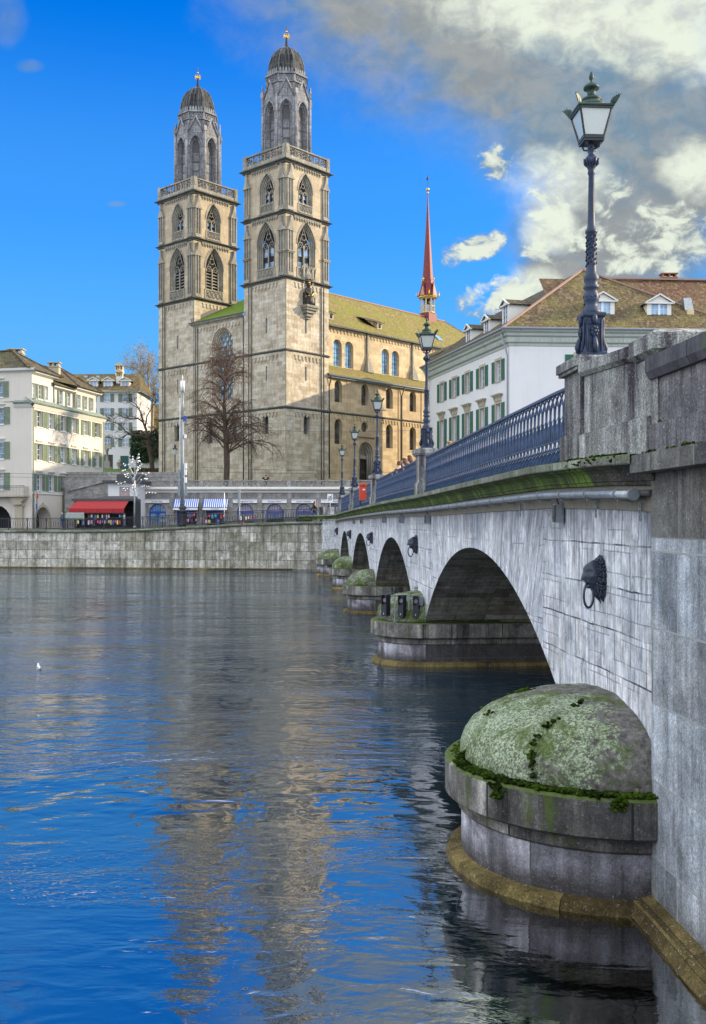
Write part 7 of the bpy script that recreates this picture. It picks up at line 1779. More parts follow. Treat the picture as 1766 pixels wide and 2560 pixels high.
# ---------------------------------------------------------------- far quay wall and its railing
QF = Fr((QL.x, QL.y), qd); 
if QF.n.y > 0: QF.n = -QF.n
QLEN = (QR-QL).length
def qtop(s):
    x = QF.p(s, 0, 0).x
    t = min(1, max(0, (x+25)/22)); 
    return 3.28+.80*t*t*(3-2*t)*1.0 if x < -3 else 4.08
M_['quay'] = stone('stained_quay_ashlar', (0.64, 0.63, 0.58), (0.34, 0.33, 0.28), (0.24, 0.23, 0.16), 1.9, .78, .020, (.10, .09, .07), .6, .62, (.07, .065, .05), blotch=(.07, .065, .05), blotch_amt=.6, spots=.5, sw=1.6, vert=.6, moss=.22, moss_col=(.10, .11, .03), warp=.1)
qw = empty('quay_wall', tuple(QF.p(15, 0, WZ)), label='long pale quay wall of stained stone blocks along the far bank', cat='wall'); kk = []
mb = MB(); n = 60; s_0, s_1 = -60, QLEN+1.2
for i in range(n):
    a, b = s_0+(s_1-s_0)*i/n, s_0+(s_1-s_0)*(i+1)/n
    mb.face([QF.p(a, .25, WZ-2), QF.p(b, .25, WZ-2), QF.p(b, .0, qtop(b)-.2), QF.p(a, .0, qtop(a)-.2)], uv=[(a, -2), (b, -2), (b, qtop(b)-.2), (a, qtop(a)-.2)])
kk.append(mb.build('block_face', M_['quay']))
mb = MB()
for i in range(n):
    a, b = s_0+(s_1-s_0)*i/n, s_0+(s_1-s_0)*(i+1)/n; pr = [(.0, -.28), (.16, -.24), (.22, -.14), (.20, -.03), (.12, 0.0), (-.6, .0)]
    for (d, z), (e, w) in zip(pr, pr[1:]): mb.face([QF.p(a, d, qtop(a)+z), QF.p(b, d, qtop(b)+z), QF.p(b, e, qtop(b)+w), QF.p(a, e, qtop(a)+w)])
kk.append(mb.build('coping', M_['slab']))
mb = MB(); mb.fb(QF, s_0, s_1-4, .2, .55, WZ-2, WZ+.12); kk.append(mb.build('footing', M_['foot'])); anchor(qw, *kk)
mb = MB(); mb.face([QF.p(s_0, -.3, 3.27), QF.p(s_1-30, -.3, 3.27), QF.p(s_1-30, -12, 3.3), QF.p(s_0, -12, 3.3)]); 
# railing bays
def quay_bay(s0, s1, proto_w=.0):
    mb = MB(); n = max(1, round((s1-s0)/.235)); w = (s1-s0)/n; P = lambda s, z: QF.p(s, -.12, qtop(s)+z)
    for zz, h_ in ((1.08, .06), (.16, .035), (.96, .025)): mb.bar(P(s0, zz), P(s1, zz), .05, h_)
    mb.bar(P(s1, 0), P(s1, 1.1), .09)
    for i in range(n):
        c = s0+w*(i+.5)
        mb.ring([P(c, .16), P(c-w*.36, .32), P(c-w*.40, .56), P(c-w*.36, .80), P(c, .96), P(c+w*.36, .80), P(c+w*.40, .56), P(c+w*.36, .32)], .015, 4, closed=True)
        mb.bar(P(s0+w*i, .05), P(s0+w*i, .2), .02)
    return mb.build('railing_panel', M_['ironblk'])
qr = empty('quay_railing', tuple(QF.p(15, -.12, 4)), label='black iron railing of lens-shaped loops along the top of the far quay', cat='railing'); kk = []
s = -3.0; 
while s < QLEN-.9: kk.append(quay_bay(s, min(s+1.88, QLEN-.6))); s += 1.88
anchor(qr, *kk)
# stone end block where the quay meets the bridge
eb = MB(); e0, e1 = QLEN-.55, QLEN+1.3
eb.fb(QF, e0, e1, -.7, .12, 3.9, 5.35); o = eb.build('end_block', M_['granite']); tag(o, 'squat mossy stone block ending the quay railing at the bridge', 'block')
# stretch of wall and walkway closing the corner between quay and bridge
mb = MB(); a = QF.p(QLEN-.2, 0, 0); b = B.p(86.5, 0, 0)
mb.face([(a.x, a.y, -2), (b.x, b.y, -2), (b.x, b.y, 4.3), (a.x, a.y, 4.1)], uv=[(0, -2), (3, -2), (3, 4.3), (0, 4.1)]); o = mb.build('corner_wall', M_['bcour']); tag(o, 'short pale block wall closing the corner under the end of the bridge', 'wall')
# ---------------------------------------------------------------- lamps on the bridge
g = NT('frosted_lamp_glass'); n = g.noise(g.tc(), 3, 3)
M_['lampglass'] = g.fin(g.mix(n, (.42, .47, .47), (.56, .60, .58)), .18, spec=.8, IOR=1.6)
def make_lamp(label):
    t = empty('street_lamp', (0, 0, 0), label=label, cat='street lamp', group='ornate lamps on the bridge pedestals'); D = M_['iron']
    def ln(nm, mb, m, parent=t): return mb.build(nm, m, parent)
    mb = MB()
    # square ornamental foot
    lv = [(.27, 0), (.27, .09), (.235, .11), (.20, .20), (.185, .42), (.19, .50), (.205, .52), (.205, .60), (.25, .63), (.25, .67), (.20, .69)]
    mb.lathe((0, 0, 0), [(r*1.35, z) for r, z in lv], 4, rot=PI/4, smooth=False)
    for k in range(4):
        a = k*PI/2; c, s = math.cos(a), math.sin(a)
        p = lambda r, t_, z: (r*c-t_*s, r*s+t_*c, z)
        mb.ring([p(.27, 0, .10), p(.30, 0, .18), p(.26, 0, .27), p(.215, 0, .33)], [.05, .055, .045, .03], 8)       # scroll
        for i in range(7):
            b = 2*PI*i/7; mb.ball(p(.235, .055*math.cos(b), .40+.055*math.sin(b)), .032, 5)
        mb.ball(p(.25, 0, .40), .035, 5)
        mb.ball(p(.22, 0, .58), .062, 6, 1.3)
        for sg in (-1, 1): mb.ring([p(.235, sg*.14, .02), p(.205, sg*.145, .3), p(.20, sg*.15, .58)], .022, 5)
    mb.v = [(x*.70, y*.70, z) for x, y, z in mb.v]; ln('foot', mb, D); mb = MB()
    pr = [(.17, .67), (.16, .72), (.115, .78), (.10, .82), (.12, .86), (.135, .92), (.12, .98), (.095, 1.02), (.13, 1.05), (.135, 1.08), (.10, 1.12), (.125, 1.17), (.13, 1.22), (.09, 1.28), (.085, 1.32),
          (.078, 1.40), (.076, 1.84), (.10, 1.87), (.105, 1.90), (.075, 1.94), (.062, 2.0), (.047, 2.72), (.06, 2.74), (.062, 2.77), (.055, 2.80), (.075, 2.84), (.105, 2.90), (.115, 2.95), (.10, 2.98), (.06, 3.02), (.05, 3.05), (.07, 3.08), (.072, 3.11), (.03, 3.13)]
    mb.lathe((0, 0, 0), pr, 16)
    rl = random.Random(2)
    for i in range(46):   # foliage in relief on the lower shaft
        a = i*2.4; z = 1.36+.46*i/46; mb.ring([(.075*math.cos(a), .075*math.sin(a), z), (.092*math.cos(a+.3), .092*math.sin(a+.3), z+.02), (.078*math.cos(a+.55), .078*math.sin(a+.55), z+.05)], [.008, .016, .004], 5)
    for i in range(10): a = i*PI/5; mb.ring([(.05*math.cos(a), .05*math.sin(a), 2.84), (.118*math.cos(a), .118*math.sin(a), 2.90), (.125*math.cos(a), .125*math.sin(a), 2.96)], [.012, .018, .012], 5); mb.ball((.128*math.cos(a), .128*math.sin(a), .93), .02, 4)
    mb.v = [(x*.86, y*.86, z) for x, y, z in mb.v]; ln('column', mb, D); mb = MB()
    for k in range(4):
        a = k*PI/2+PI/4; c, s = math.cos(a), math.sin(a)
        mb.ring([(.05*c, .05*s, 3.10), (.12*c, .12*s, 3.12), (.145*c, .145*s, 3.18), (.13*c, .13*s, 3.26)], .013, 6)
    mb.lathe((0, 0, 0), [(.035, 3.1), (.03, 3.26)], 8); ln('lantern_bracket', mb, D); mb = MB()
    zb, zt, rb, rt = 3.22, 3.66, .135, .232
    mb.box(-rb-.01, rb+.01, -rb-.01, rb+.01, zb-.03, zb+.03)
    for sx in (-1, 1):
        for sy in (-1, 1): mb.bar((sx*rb, sy*rb, zb), (sx*rt, sy*rt, zt), .022, .022)
    for z, r in ((zb+.03, rb+.005), (zt-.01, rt)):
        for a, b in (((-r, -r), (r, -r)), ((r, -r), (r, r)), ((r, r), (-r, r)), ((-r, r), (-r, -r))): mb.bar((*a, z), (*b, z), .03, .05)
    lf = ln('lantern_frame', mb, M_['ironblk'])
    for k in range(4):
        a = k*PI/2; c, s = math.cos(a), math.sin(a); p = lambda r, t_, z: (r*c-t_*s, r*s+t_*c, z)
        mb = MB(); mb.face([p(rb-.006, -rb, zb+.02), p(rb-.006, rb, zb+.02), p(rt-.006, rt, zt-.02), p(rt-.006, -rt, zt-.02)]); mb.build('pane', M_['lampglass'], lf)
    mb = MB(); mb.lathe((0, 0, 0), [(.03, 3.27), (.035, 3.42), (.05, 3.46), (.001, 3.5)], 8); mb.build('burner', M_['steelpole'], lf)
    mb = MB()
    mb.lathe((0, 0, 0), [(.345, zt-.01), (.37, zt), (.375, zt+.02), (.34, zt+.04), (.28, zt+.05)], 4, rot=PI/4, smooth=False)
    mb.lathe((0, 0, 0), [(.235, zt+.04), (.20, zt+.10), (.12, zt+.15), (.155, zt+.16), (.14, zt+.19), (.08, zt+.22), (.062, zt+.24), (.062, zt+.33), (.115, zt+.335), (.112, zt+.37), (.07, zt+.41), (.015, zt+.44), (.012, zt+.455), (.034, zt+.485), (.036, zt+.52), (.02, zt+.575), (.001, zt+.60)], 14)
    for sx in (-1, 1):
        for sy in (-1, 1):     # corner palmettes
            d = Vector((sx, sy, 0)).normalized(); t_ = Vector((-d.y, d.x, 0)); b = Vector((sx*rt, sy*rt, zt+.02))+d*.03
            # serrated upright fan
            up = Vector((0, 0, 1)); fan = [b-d*.10]
            for i in range(8):
                a = 2.55-i*.235; L_ = .075+.011*i+(.015 if i > 5 else 0)
                fan += [b+(d*math.cos(a)+up*math.sin(a))*L_*.78, b+(d*math.cos(a-.08)+up*math.sin(a-.08))*L_]
            fan += [b+d*.02]
            for sg in (-.006, .006): mb.face([v+t_*sg for v in (fan if sg > 0 else reversed(fan))])
            for i in range(8): mb.ring([b, fan[2+2*i]], [.008, .006], 4)
            mb.ring([b-d*.02, b+d*.05+Vector((0, 0, .16))], [.012, .004], 4)
    ln('lantern_roof', mb, M_['lampgreen'])
    return t
lab = ['largest street lamp, nearest the camera on the granite pedestal', 'second lamp along the bridge, beside the white house', 'third lamp along the bridge, before the church portal wall', 'fourth lamp along the bridge, smaller, left of the third', 'smallest and farthest lamp at the end of the bridge railing']
L0 = make_lamp(lab[0])
for i, s in enumerate(PED):
    o = L0 if i == 0 else copy_tree(L0); o['label'] = lab[i]
    o.location = B.p(s+(.0 if i else .05), -.19, ped_top[i]-.005); o.rotation_euler = (0, 0, R(3.8)); o.scale = (1, 1, .985 if i == 0 else .975)

# ---------------------------------------------------------------- lion heads holding mooring rings
def make_lion(label):
    t = empty('lion_head', (0, 0, 0), label=label, cat='lion head', group='cast lion heads with mooring rings on the bridge face')
    # local: +x out of the wall, y along it, z up
    bm = bmesh.new(); bmesh.ops.create_uvsphere(bm, u_segments=30, v_segments=24, radius=1)
    def gsn(p, c, r): return math.exp(-((p-Vector(c)).length/r)**2)
    for v in bm.verts:
        p = v.co.copy(); q = Vector((p.x*.18, p.y*.14, p.z*.22)); q.x += .13; q.z += .05
        y = abs(q.y)
        for c, r, d, k in (((.26, 0, .13), .07, (1, 0, .1), .075), ((.29, 0, .05), .05, (1, 0, -.1), .07), ((.32, 0, .0), .04, (1, 0, -.3), .085), ((.22, .07, .02), .05, (.6, .5, 0), .035), ((.26, .045, -.055), .045, (.8, .4, 0), .05), ((.24, 0, -.14), .045, (.9, 0, -.4), .07), ((.21, .08, .17), .05, (.7, .3, .3), .02)):
            w = math.exp(-((Vector((q.x, y, q.z))-Vector(c)).length/r)**2); q += Vector((d[0], d[1]*(1 if q.y >= 0 else -1), d[2]))*k*w
        for c, r, k in (((.27, .055, .085), .035, .085), ((.28, 0, -.095), .025, .08)):
            w = math.exp(-((Vector((q.x, y, q.z))-Vector(c)).length/r)**2); q -= Vector((k*w, 0, 0))
        v.co = q
    me = bpy.data.meshes.new('face'); bm.to_mesh(me); bm.free(); me.materials.append(M_['lion']); me.polygons.foreach_set('use_smooth', [True]*len(me.polygons))
    f = bpy.data.objects.new('face', me); C.objects.link(f); f.parent = t
    mb = MB(); r_ = random.Random(8)
    mb.lathe((0, 0, 0), [(.001, 0)]+[(.001, 0)], 4) if False else None
    for i in range(380):    # mane: overlapping curly locks set round the face and up the crown
        a = r_.uniform(0, 2*PI); rad = r_.uniform(.10, .225); x0 = .0+.14*(1-((rad-.10)/.14))**.8+r_.uniform(-.01, .02)
        cz = .02; y, z = rad*math.sin(a)*.86, cz+rad*math.cos(a)*1.15-(.03 if math.cos(a) < -.3 else 0)
        dy, dz = math.sin(a)*.86, math.cos(a)*1.15
        if math.cos(a) < 0: dz -= .6
        tw = r_.choice((-1, 1)); L_ = r_.uniform(.035, .07)
        pts = [Vector((x0+.02, y, z)), Vector((x0+.03, y+dy*L_*.4+tw*.012*dz, z+dz*L_*.4-tw*.012*dy)), Vector((x0+.012, y+dy*L_*.8-tw*.012*dz, z+dz*L_*.8+tw*.012*dy)), Vector((x0-.005, y+dy*L_*1.1, z+dz*L_*1.1))]
        mb.ring(pts, [.008, .015, .011, .003], 5)
    mb.lathe((0, 0, 0), [(.2, -.0)], 4) if False else None
    for i in range(24): a = 2*PI*i/24; mb.ring([(.0, .0, .02), (.05, .12*math.sin(a), .02+.16*math.cos(a)), (.0, .2*math.sin(a), .02+.27*math.cos(a))], [.05, .05, .02], 5)
    mn = mb.build('mane', M_['lion'], t)
    mb = MB(); mb.ring([(.255+.115*math.sin(2*PI*k/24), .05*math.sin(2*PI*k/24), -.27+.185*math.cos(2*PI*k/24)) for k in range(24)], .020, 8, closed=True)
    mb.build('mooring_ring', M_['lion'], t)
    return t
labs = ['biggest lion head with mooring ring, on the wall above the nearest pier', 'lion head with ring between first and second arch', 'narrow lion head seen almost edge-on between second and third arch', 'small lion head between third and fourth arch', 'tiniest lion head, by the corner of the far quay']
l0 = make_lion(labs[0]); angB = math.atan2(B.n.y, B.n.x)
for i, (s, z) in enumerate(((13.50, 3.43), (32.6, 3.42), (49.4, 3.34), (65.8, 3.28), (82.5, 3.3))):
    o = l0 if i == 0 else copy_tree(l0); o['label'] = labs[i]
    o.location = B.p(s, .0, z); o.rotation_euler = (0, 0, angB+.18); o.scale = (.80, .82, .88) if i == 0 else (.88,)*3

# ---------------------------------------------------------------- floodlights on the second pier
fr_ = empty('floodlight_stand', (1.5, 30.7, SPR), label='galvanised steel stand of two posts and cross rails on the second pier', cat='stand'); kk = []
for x in (1.275, 1.71):
    mb = MB(); mb.box(x-.022, x+.022, 30.75, 30.79, SPR-.02, SPR+.86); mb.box(x-.06, x+.06, 30.70, 30.84, SPR+.0, SPR+.02); kk.append(mb.build('post', M_['steel']))
for z in (SPR+.80, SPR+.40):
    mb = MB(); mb.box(.92, 2.02, 30.80, 30.83, z-.03, z+.03); kk.append(mb.build('rail', M_['steel']))
mb = MB(); mb.box(2.0, 2.13, 30.66, 30.80, SPR+.52, SPR+.80); kk.append(mb.build('control_box', M_['steelpole']))
mb = MB(); mb.ring([(2.05, 30.72, SPR+.52), (2.02, 30.7, SPR+.3), (2.0, 30.68, SPR+.14), (2.12, 30.66, SPR+.05), (4.5, 30.66, SPR+.05)], .018, 6)
mb.ring([(1.5, 30.82, SPR+.78), (1.58, 30.85, SPR+.5), (1.52, 30.85, SPR+.2), (1.7, 30.8, SPR+.1), (1.95, 30.75, SPR+.12)], .012, 5); kk.append(mb.build('cable', M_['blackplastic'])); anchor(fr_, *kk)
def make_flood(label):
    t = empty('floodlight', (0, 0, 0), label=label, cat='floodlight', group='tall black floodlights on the second pier'); w, d, h = .085, .15, .66
    mb = MB(); F = LOC
    out = arc_round(-w+.012, w-.012, h*.60, h*.88, 8); cut = [(s, z) for s, z in out]
    bot = [(-(w-.012)*math.cos(PI*k/8), h*.60-(w-.012)*.6*math.sin(PI*k/8)) for k in range(9)]
    o2 = bot+[(s, z) for s, z in out[2:]]
    # front plate with the round-ended opening
    n = len(o2); 
    wall(mb, F, -w, w, 0, h, [(o2, .10)]); mb.face([F.p(s, -.10, z) for s, z in o2])
    for sg in (-1, 1): mb.face([F.p(sg*w, 0, 0), F.p(sg*w, -2*d, .02), F.p(sg*w, -2*d, h), F.p(sg*w, 0, h)])
    mb.face([F.p(-w, 0, h), F.p(w, 0, h), F.p(w, -2*d, h), F.p(-w, -2*d, h)]); mb.face([F.p(-w, -2*d, 0), F.p(w, -2*d, 0), F.p(w, -2*d, h), F.p(-w, -2*d, h)])
    mb.face([F.p(-w, 0, 0), F.p(w, 0, 0), F.p(w, -2*d, 0), F.p(-w, -2*d, 0)])
    for k in range(5): mb.fb(F, w, w+.008, -.05-.05*k, -.03-.05*k, .05, h-.05)
    mb.build('housing', M_['blackplastic'], t)
    mb = MB(); mb.ring([(.055*math.cos(k*PI/8), .07, h*.74+.055*math.sin(k*PI/8)) for k in range(16)], .010, 6, closed=True); mb.build('lens_ring', M_['copperred'], t)
    mb = MB()
    for i in range(4): mb.lathe((0, 0, 0), [(.05, 0)], 3) if False else None
    mb.face([(.052*math.cos(k*PI/8), .075, h*.74+.052*math.sin(k*PI/8)) for k in range(16)]); mb.build('lens', M_['glassblue'], t)
    mb = MB(); mb.fb(F, -.008, .008, 0, .004, .06, .11); mb.build('maker_plate', M_['white'], t)
    return t
f0 = make_flood('leftmost of three black floodlights, its lens bright')
for i, (x, rz, l) in enumerate(((.93, -.50, 'leftmost of three black floodlights, its lens bright'), (1.44, -.42, 'middle floodlight, between the two steel posts'), (1.90, -.15, 'right-hand floodlight, next to the small grey control box'))):
    o = f0 if i == 0 else copy_tree(f0); o['label'] = l; o.location = (x, 30.55, SPR+.20+(-.02*i)); o.rotation_euler = (0, 0, rz)
# yellow lichen patch plates with bolts above the pier
for i, (s, z) in enumerate(((33.05, 1.98), (32.5, 2.02), (32.2, 1.86))):
    mb = MB(); mb.ring([B.p(s, 0, z), B.p(s, .05, z)], .05, 8); o = mb.build('anchor_bolt', M_['steel']); tag(o, 'small round bolt head above the second pier, ' + ('left of three', 'middle of three', 'right of three')[i], 'bolt', 'bolts above the second pier')
mb = MB(); mb.box(.1, .45, 0, .26, .04, .80); mb.hexa([(.1, 0, .80), (.45, 0, .80), (.45, .26, .80), (.1, .26, .80), (.12, .02, .86), (.43, .02, .91), (.43, .24, .91), (.12, .24, .86)])
ob_ = empty('post_box', tuple(B.p(50.3, .35, 5.1)), label='orange-red metal box hung outside the railing beside the third lamp pedestal', cat='box'); ob_.rotation_euler = (0, 0, R(3.8))
a = mb.build('body', M_['orange'], ob_); a.location = (-.35, -.2, .05)
mb = MB(); mb.box(.26, .38, -.006, 0, .52, .60); b = mb.build('white_label', M_['white'], ob_); b.location = (-.35, -.2, .05)
mb = MB()
for i in range(3): mb.box(.14, .40, -.005, 0, .70+.04*i, .72+.04*i)
b = mb.build('slots', M_['red'], ob_); b.location = (-.35, -.2, .05)
mb = MB(); mb.box(.1, .2, .05, .15, -.25, 0); b = mb.build('bracket', M_['lampgreen'], ob_); b.location = (-.35, -.2, .05)

# ---------------------------------------------------------------- trees
def tree_mesh(segs, sides=5, mat=None, name='trunk', parent=None):
    mb = MB()
    for pts, rs in segs: mb.ring(pts, rs, sides if rs[0] > .05 else 3, smooth=rs[0] > .05, cap=False)
    return mb.build(name, mat, parent)
def limb(rnd, p, d, L_, r, n, droop=0.0, wig=.12, up=0.0, r1=.25):
    pts = [p.copy()]; rs = [r]; d = d.normalized()
    for i in range(n):
        d = (d+Vector((rnd.gauss(0, wig), rnd.gauss(0, wig), rnd.gauss(0, wig)*.7-droop*(i/n)+up))).normalized()
        p = p+d*L_/n; pts.append(p.copy()); rs.append(r*(1-(1-r1)*(i+1)/n))
    return pts, rs, d
def at_(pts, t):
    k = t*(len(pts)-1); i = min(int(k), len(pts)-2); return pts[i].lerp(pts[i+1], k-i)
rnd = random.Random(11)
tr = empty('bare_linden', (-14.2, 112, GZ), label='large bare conical tree with reddish twigs standing before the church', cat='tree')
trunk, limbs, twigs = [], [], []
base = Vector((-14.2, 112, GZ-.1)); H = 16.0
tp = [base+Vector((.15*math.sin(z*.5), .1*math.cos(z*.7), z)) for z in [H*i/16 for i in range(17)]]; trs = [.33 if i < 5 else .33*(1-(i-4)/12.6) for i in range(17)]; trs[0] = .42
trunk.append((tp, [max(.03, r) for r in trs]))
for i in range(86):
    t = rnd.uniform(.24, .97) if i > 12 else .25+.02*i; z = t*H; a = i*2.399+rnd.uniform(-.4, .4); p = at_(tp, t)
    L_ = (6.6*(1-t)**.75+1.0)*rnd.uniform(.75, 1.1); 
    if t < .33: L_ *= rnd.uniform(.9, 1.15)
    up0 = .45+.7*t
    pts, rs, d = limb(rnd, p, Vector((math.cos(a), math.sin(a), up0)), L_, .035+.085*(1-t)*rnd.uniform(.7, 1.2), 9, .34, .10)
    limbs.append((pts, rs))
    n2 = int(5+L_*2.0)
    for j in range(n2):
        tt = rnd.uniform(.15, 1); q = at_(pts, tt); dd = (at_(pts, min(1, tt+.1))-at_(pts, max(0, tt-.1))).normalized()
        s_ = Vector((rnd.gauss(0, 1), rnd.gauss(0, 1), rnd.gauss(-.1, .7))); s_ = (dd*.9+s_.normalized()*.8)
        p2, r2, d2 = limb(rnd, q, s_, rnd.uniform(.8, 2.0)*(1.1-.4*tt), .028*rnd.uniform(.7, 1.1), 5, .35, .18)
        limbs.append((p2, r2))
        for k_ in range(4):
            tt2 = rnd.uniform(.2, 1); q2 = at_(p2, tt2); s2 = (d2+Vector((rnd.gauss(0, .8), rnd.gauss(0, .8), rnd.gauss(-.15, .6))))
            p3, r3, d3 = limb(rnd, q2, s2, rnd.uniform(.4, .95), .0135, 3, .25, .2, 0, .5); twigs.append((p3, r3))
a = tree_mesh(trunk, 10, M_['bark'], 'trunk'); b = tree_mesh(limbs, 5, M_['bark'], 'branches'); c_ = tree_mesh(twigs, 3, M_['twigred'], 'twigs'); anchor(tr, a, b, c_)
def generic_tree(name, label, base, trunks, mat, twmat, spread, seed, n1=26, L1=3.5, tw=8, droop=.05, cat='tree', buds=0, r0=.05):
    rnd = random.Random(seed); t = empty(name, tuple(base), label=label, cat=cat); tk, lb, twg, bd = [], [], [], MB()
    for pts, rs in trunks:
        pts = [Vector(p) for p in pts]; tk.append((pts, rs))
        for i in range(n1):
            tt = rnd.uniform(.35, 1.0); q = at_(pts, tt); a = rnd.uniform(0, 2*PI)
            dd = (at_(pts, min(1, tt+.05))-at_(pts, max(0, tt-.05))).normalized()
            s_ = dd*.7+Vector((math.cos(a), math.sin(a), .35))*spread
            p1, r1, d1 = limb(rnd, q, s_, L1*rnd.uniform(.5, 1.15)*(1.2-.6*tt), r0*rnd.uniform(.6, 1.1), 7, droop, .16); lb.append((p1, r1))
            for j in range(tw):
                t2 = rnd.uniform(.2, 1); q2 = at_(p1, t2); s2 = d1*.6+Vector((rnd.gauss(0, .7), rnd.gauss(0, .7), rnd.gauss(.15, .6)))
                p2, r2, d2 = limb(rnd, q2, s2, L1*.35*rnd.uniform(.5, 1.1), .022, 4, droop, .2); lb.append((p2, r2))
                for k_ in range(5):
                    p3, r3, d3 = limb(rnd, at_(p2, rnd.uniform(.2, 1)), d2+Vector((rnd.gauss(0, .8), rnd.gauss(0, .8), rnd.gauss(.1, .6))), L1*.16, .012, 2, 0, .2, 0, .5); twg.append((p3, r3))
                    if buds and rnd.random() < buds: bd.ball(p3[-1], .05, 4)
    ks = [tree_mesh(tk, 9, mat, 'trunk'), tree_mesh(lb, 5, mat, 'branches'), tree_mesh(twg, 3, twmat, 'twigs')]
    if buds: ks.append(bd.build('seed_balls', M_['bronze']))
    anchor(t, *ks); return t
P3 = lambda px, py, Y: tuple(pt(px, py, Y))
generic_tree('bare_crooked_tree', 'crooked bare tree with a leaning dark trunk before the ivy-covered wall', P3(382, 1180, 151),
    [([P3(382, 1182, 151), P3(379, 1150, 151), P3(372, 1115, 151), P3(368, 1098, 151)], [.40, .32, .27, .25]),
     ([P3(368, 1098, 151), P3(352, 1090, 149), P3(333, 1088, 148), P3(318, 1085, 147), P3(305, 1098, 147), P3(280, 1096, 146)], [.22, .17, .13, .10, .07, .03]),
     ([P3(333, 1088, 148), P3(314, 1078, 148), P3(300, 1062, 148), P3(285, 1055, 147), P3(268, 1052, 147)], [.12, .10, .07, .05, .02]),
     ([P3(368, 1098, 151), P3(366, 1075, 151), P3(358, 1055, 152), P3(345, 1046, 152), P3(325, 1048, 151), P3(305, 1040, 151)], [.24, .19, .15, .12, .08, .03]),
     ([P3(360, 1060, 151), P3(352, 1030, 150), P3(340, 1010, 150), P3(322, 1000, 150)], [.15, .10, .07, .03]),
     ([P3(369, 1095, 151), P3(378, 1082, 152), P3(390, 1075, 152), P3(400, 1068, 152)], [.2, .16, .12, .1]),
     ([P3(364, 1065, 151), P3(368, 1040, 150), P3(380, 1020, 150), P3(392, 1000, 150)], [.13, .09, .06, .03])],
    M_['bark'], M_['twig'], .9, 31, 9, 3.2, 7, .03, r0=.06)
M_['palebark'] = flat('pale_plane_bark', (.36, .29, .20), .9, var=.4, scale=5)
generic_tree('tall_plane_tree', 'tall pale bare tree with dangling seed balls, against the sky left of the church', P3(372, 1100, 176),
    [([P3(374, 1110, 176), P3(373, 1040, 176), P3(373, 980, 176), P3(370, 930, 176), P3(372, 885, 176)], [.35, .30, .24, .15, .04]),
     ([P3(380, 1090, 178), P3(383, 1020, 178), P3(386, 965, 178), P3(396, 930, 178)], [.3, .22, .14, .05]),
     ([P3(356, 1080, 175), P3(355, 1010, 175), P3(356, 950, 175), P3(350, 915, 175), P3(352, 890, 175)], [.2, .16, .12, .08, .03]),
     ([P3(373, 985, 176), P3(362, 955, 176), P3(345, 925, 176), P3(330, 915, 176)], [.16, .11, .07, .03])],
    M_['palebark'], M_['palebark'], .75, 44, 20, 4.2, 6, .0, buds=.30, r0=.07)

# ---------------------------------------------------------------- silver light tree, mast, posts, signs, wires
lt = empty('light_tree', (-20.1, 92.5, 3.4), label='slim silver ornamental light tree with shiny balls on curved arms, on the quay', cat='light sculpture'); kk = []
bz = Vector((-20.1, 92.5, 3.35)); mb = MB(); mb.ring([bz, bz+Vector((0, 0, 3.0)), bz+Vector((0, 0, 6.4))], [.09, .075, .04], 8); mb.ring([bz, bz+Vector((0, 0, .3))], .14, 8); kk.append(mb.build('stem', M_['steel']))
rl = random.Random(15); balls = []
for i in range(17):
    a = i*2.4; z0 = 2.9+2.6*i/17; R_ = 1.85-.062*i*1.0; rise = .55+.05*i
    if i > 12: R_ *= .6
    d = Vector((math.cos(a), math.sin(a)*.9, 0)); pts = [bz+Vector((0, 0, z0))+d*R_*t_+Vector((0, 0, rise*math.sin(t_*2.0)*1.1)) for t_ in (0, .2, .4, .6, .8, 1.0)]
    mb = MB(); mb.ring(pts, [.032, .028, .024, .02, .016, .012], 5); kk.append(mb.build('arm', M_['steel']))
    for t_ in (.55, .75, .92, 1.0):
        q = at_(pts, t_); balls.append(q+Vector((rl.uniform(-.08, .08), rl.uniform(-.08, .08), rl.choice((-.12, .10)))))
for q in balls[:68]:
    mb = MB(); mb.ball(q, .075, 7); kk.append(mb.build('ball', M_['chrome']))
anchor(lt, *kk)
mx = empty('antenna_mast', (-15.75, 92.8, 3.5), label='tall grey mast with white antenna tubes and a thick dark foot, on the quay', cat='mast'); kk = []
c0 = Vector((-15.75, 92.8, 3.45)); mb = MB(); mb.lathe(c0, [(.40, 0), (.38, .15), (.34, .3), (.33, 1.5), (.38, 1.55), (.36, 1.62), (.26, 1.7), (.36, 1.85), (.34, 1.95), (.22, 2.05), (.20, 2.2)], 12); kk.append(mb.build('foot', M_['ironblk']))
mb = MB(); mb.ring([c0+Vector((0, 0, 2.0)), c0+Vector((0, 0, 10.0))], [.17, .135], 10); mb.box(c0.x-.42, c0.x-.2, c0.y-.1, c0.y+.1, c0.z+3.0, c0.z+3.9); mb.box(c0.x+.2, c0.x+.42, c0.y-.1, c0.y+.1, c0.z+3.0, c0.z+3.9); kk.append(mb.build('pole', M_['steelpole']))
mb = MB(); mb.ring([c0+Vector((-.06, 0, 10)), c0+Vector((-.06, 0, 12.7))], .05, 8); mb.ring([c0+Vector((.08, 0, 10)), c0+Vector((.08, 0, 12.7))], .035, 8); kk.append(mb.build('upper_poles', M_['steel']))
mb = MB(); mb.ring([c0+Vector((-.08, 0, 12.6)), c0+Vector((-.08, 0, 13.6))], .11, 10); mb.ring([c0+Vector((.12, 0, 12.6)), c0+Vector((.12, 0, 13.6))], .09, 10); mb.ring([c0+Vector((0, 0, 13.6)), c0+Vector((.0, 0, 14.1))], .03, 6); kk.append(mb.build('antenna_tubes', M_['white']))
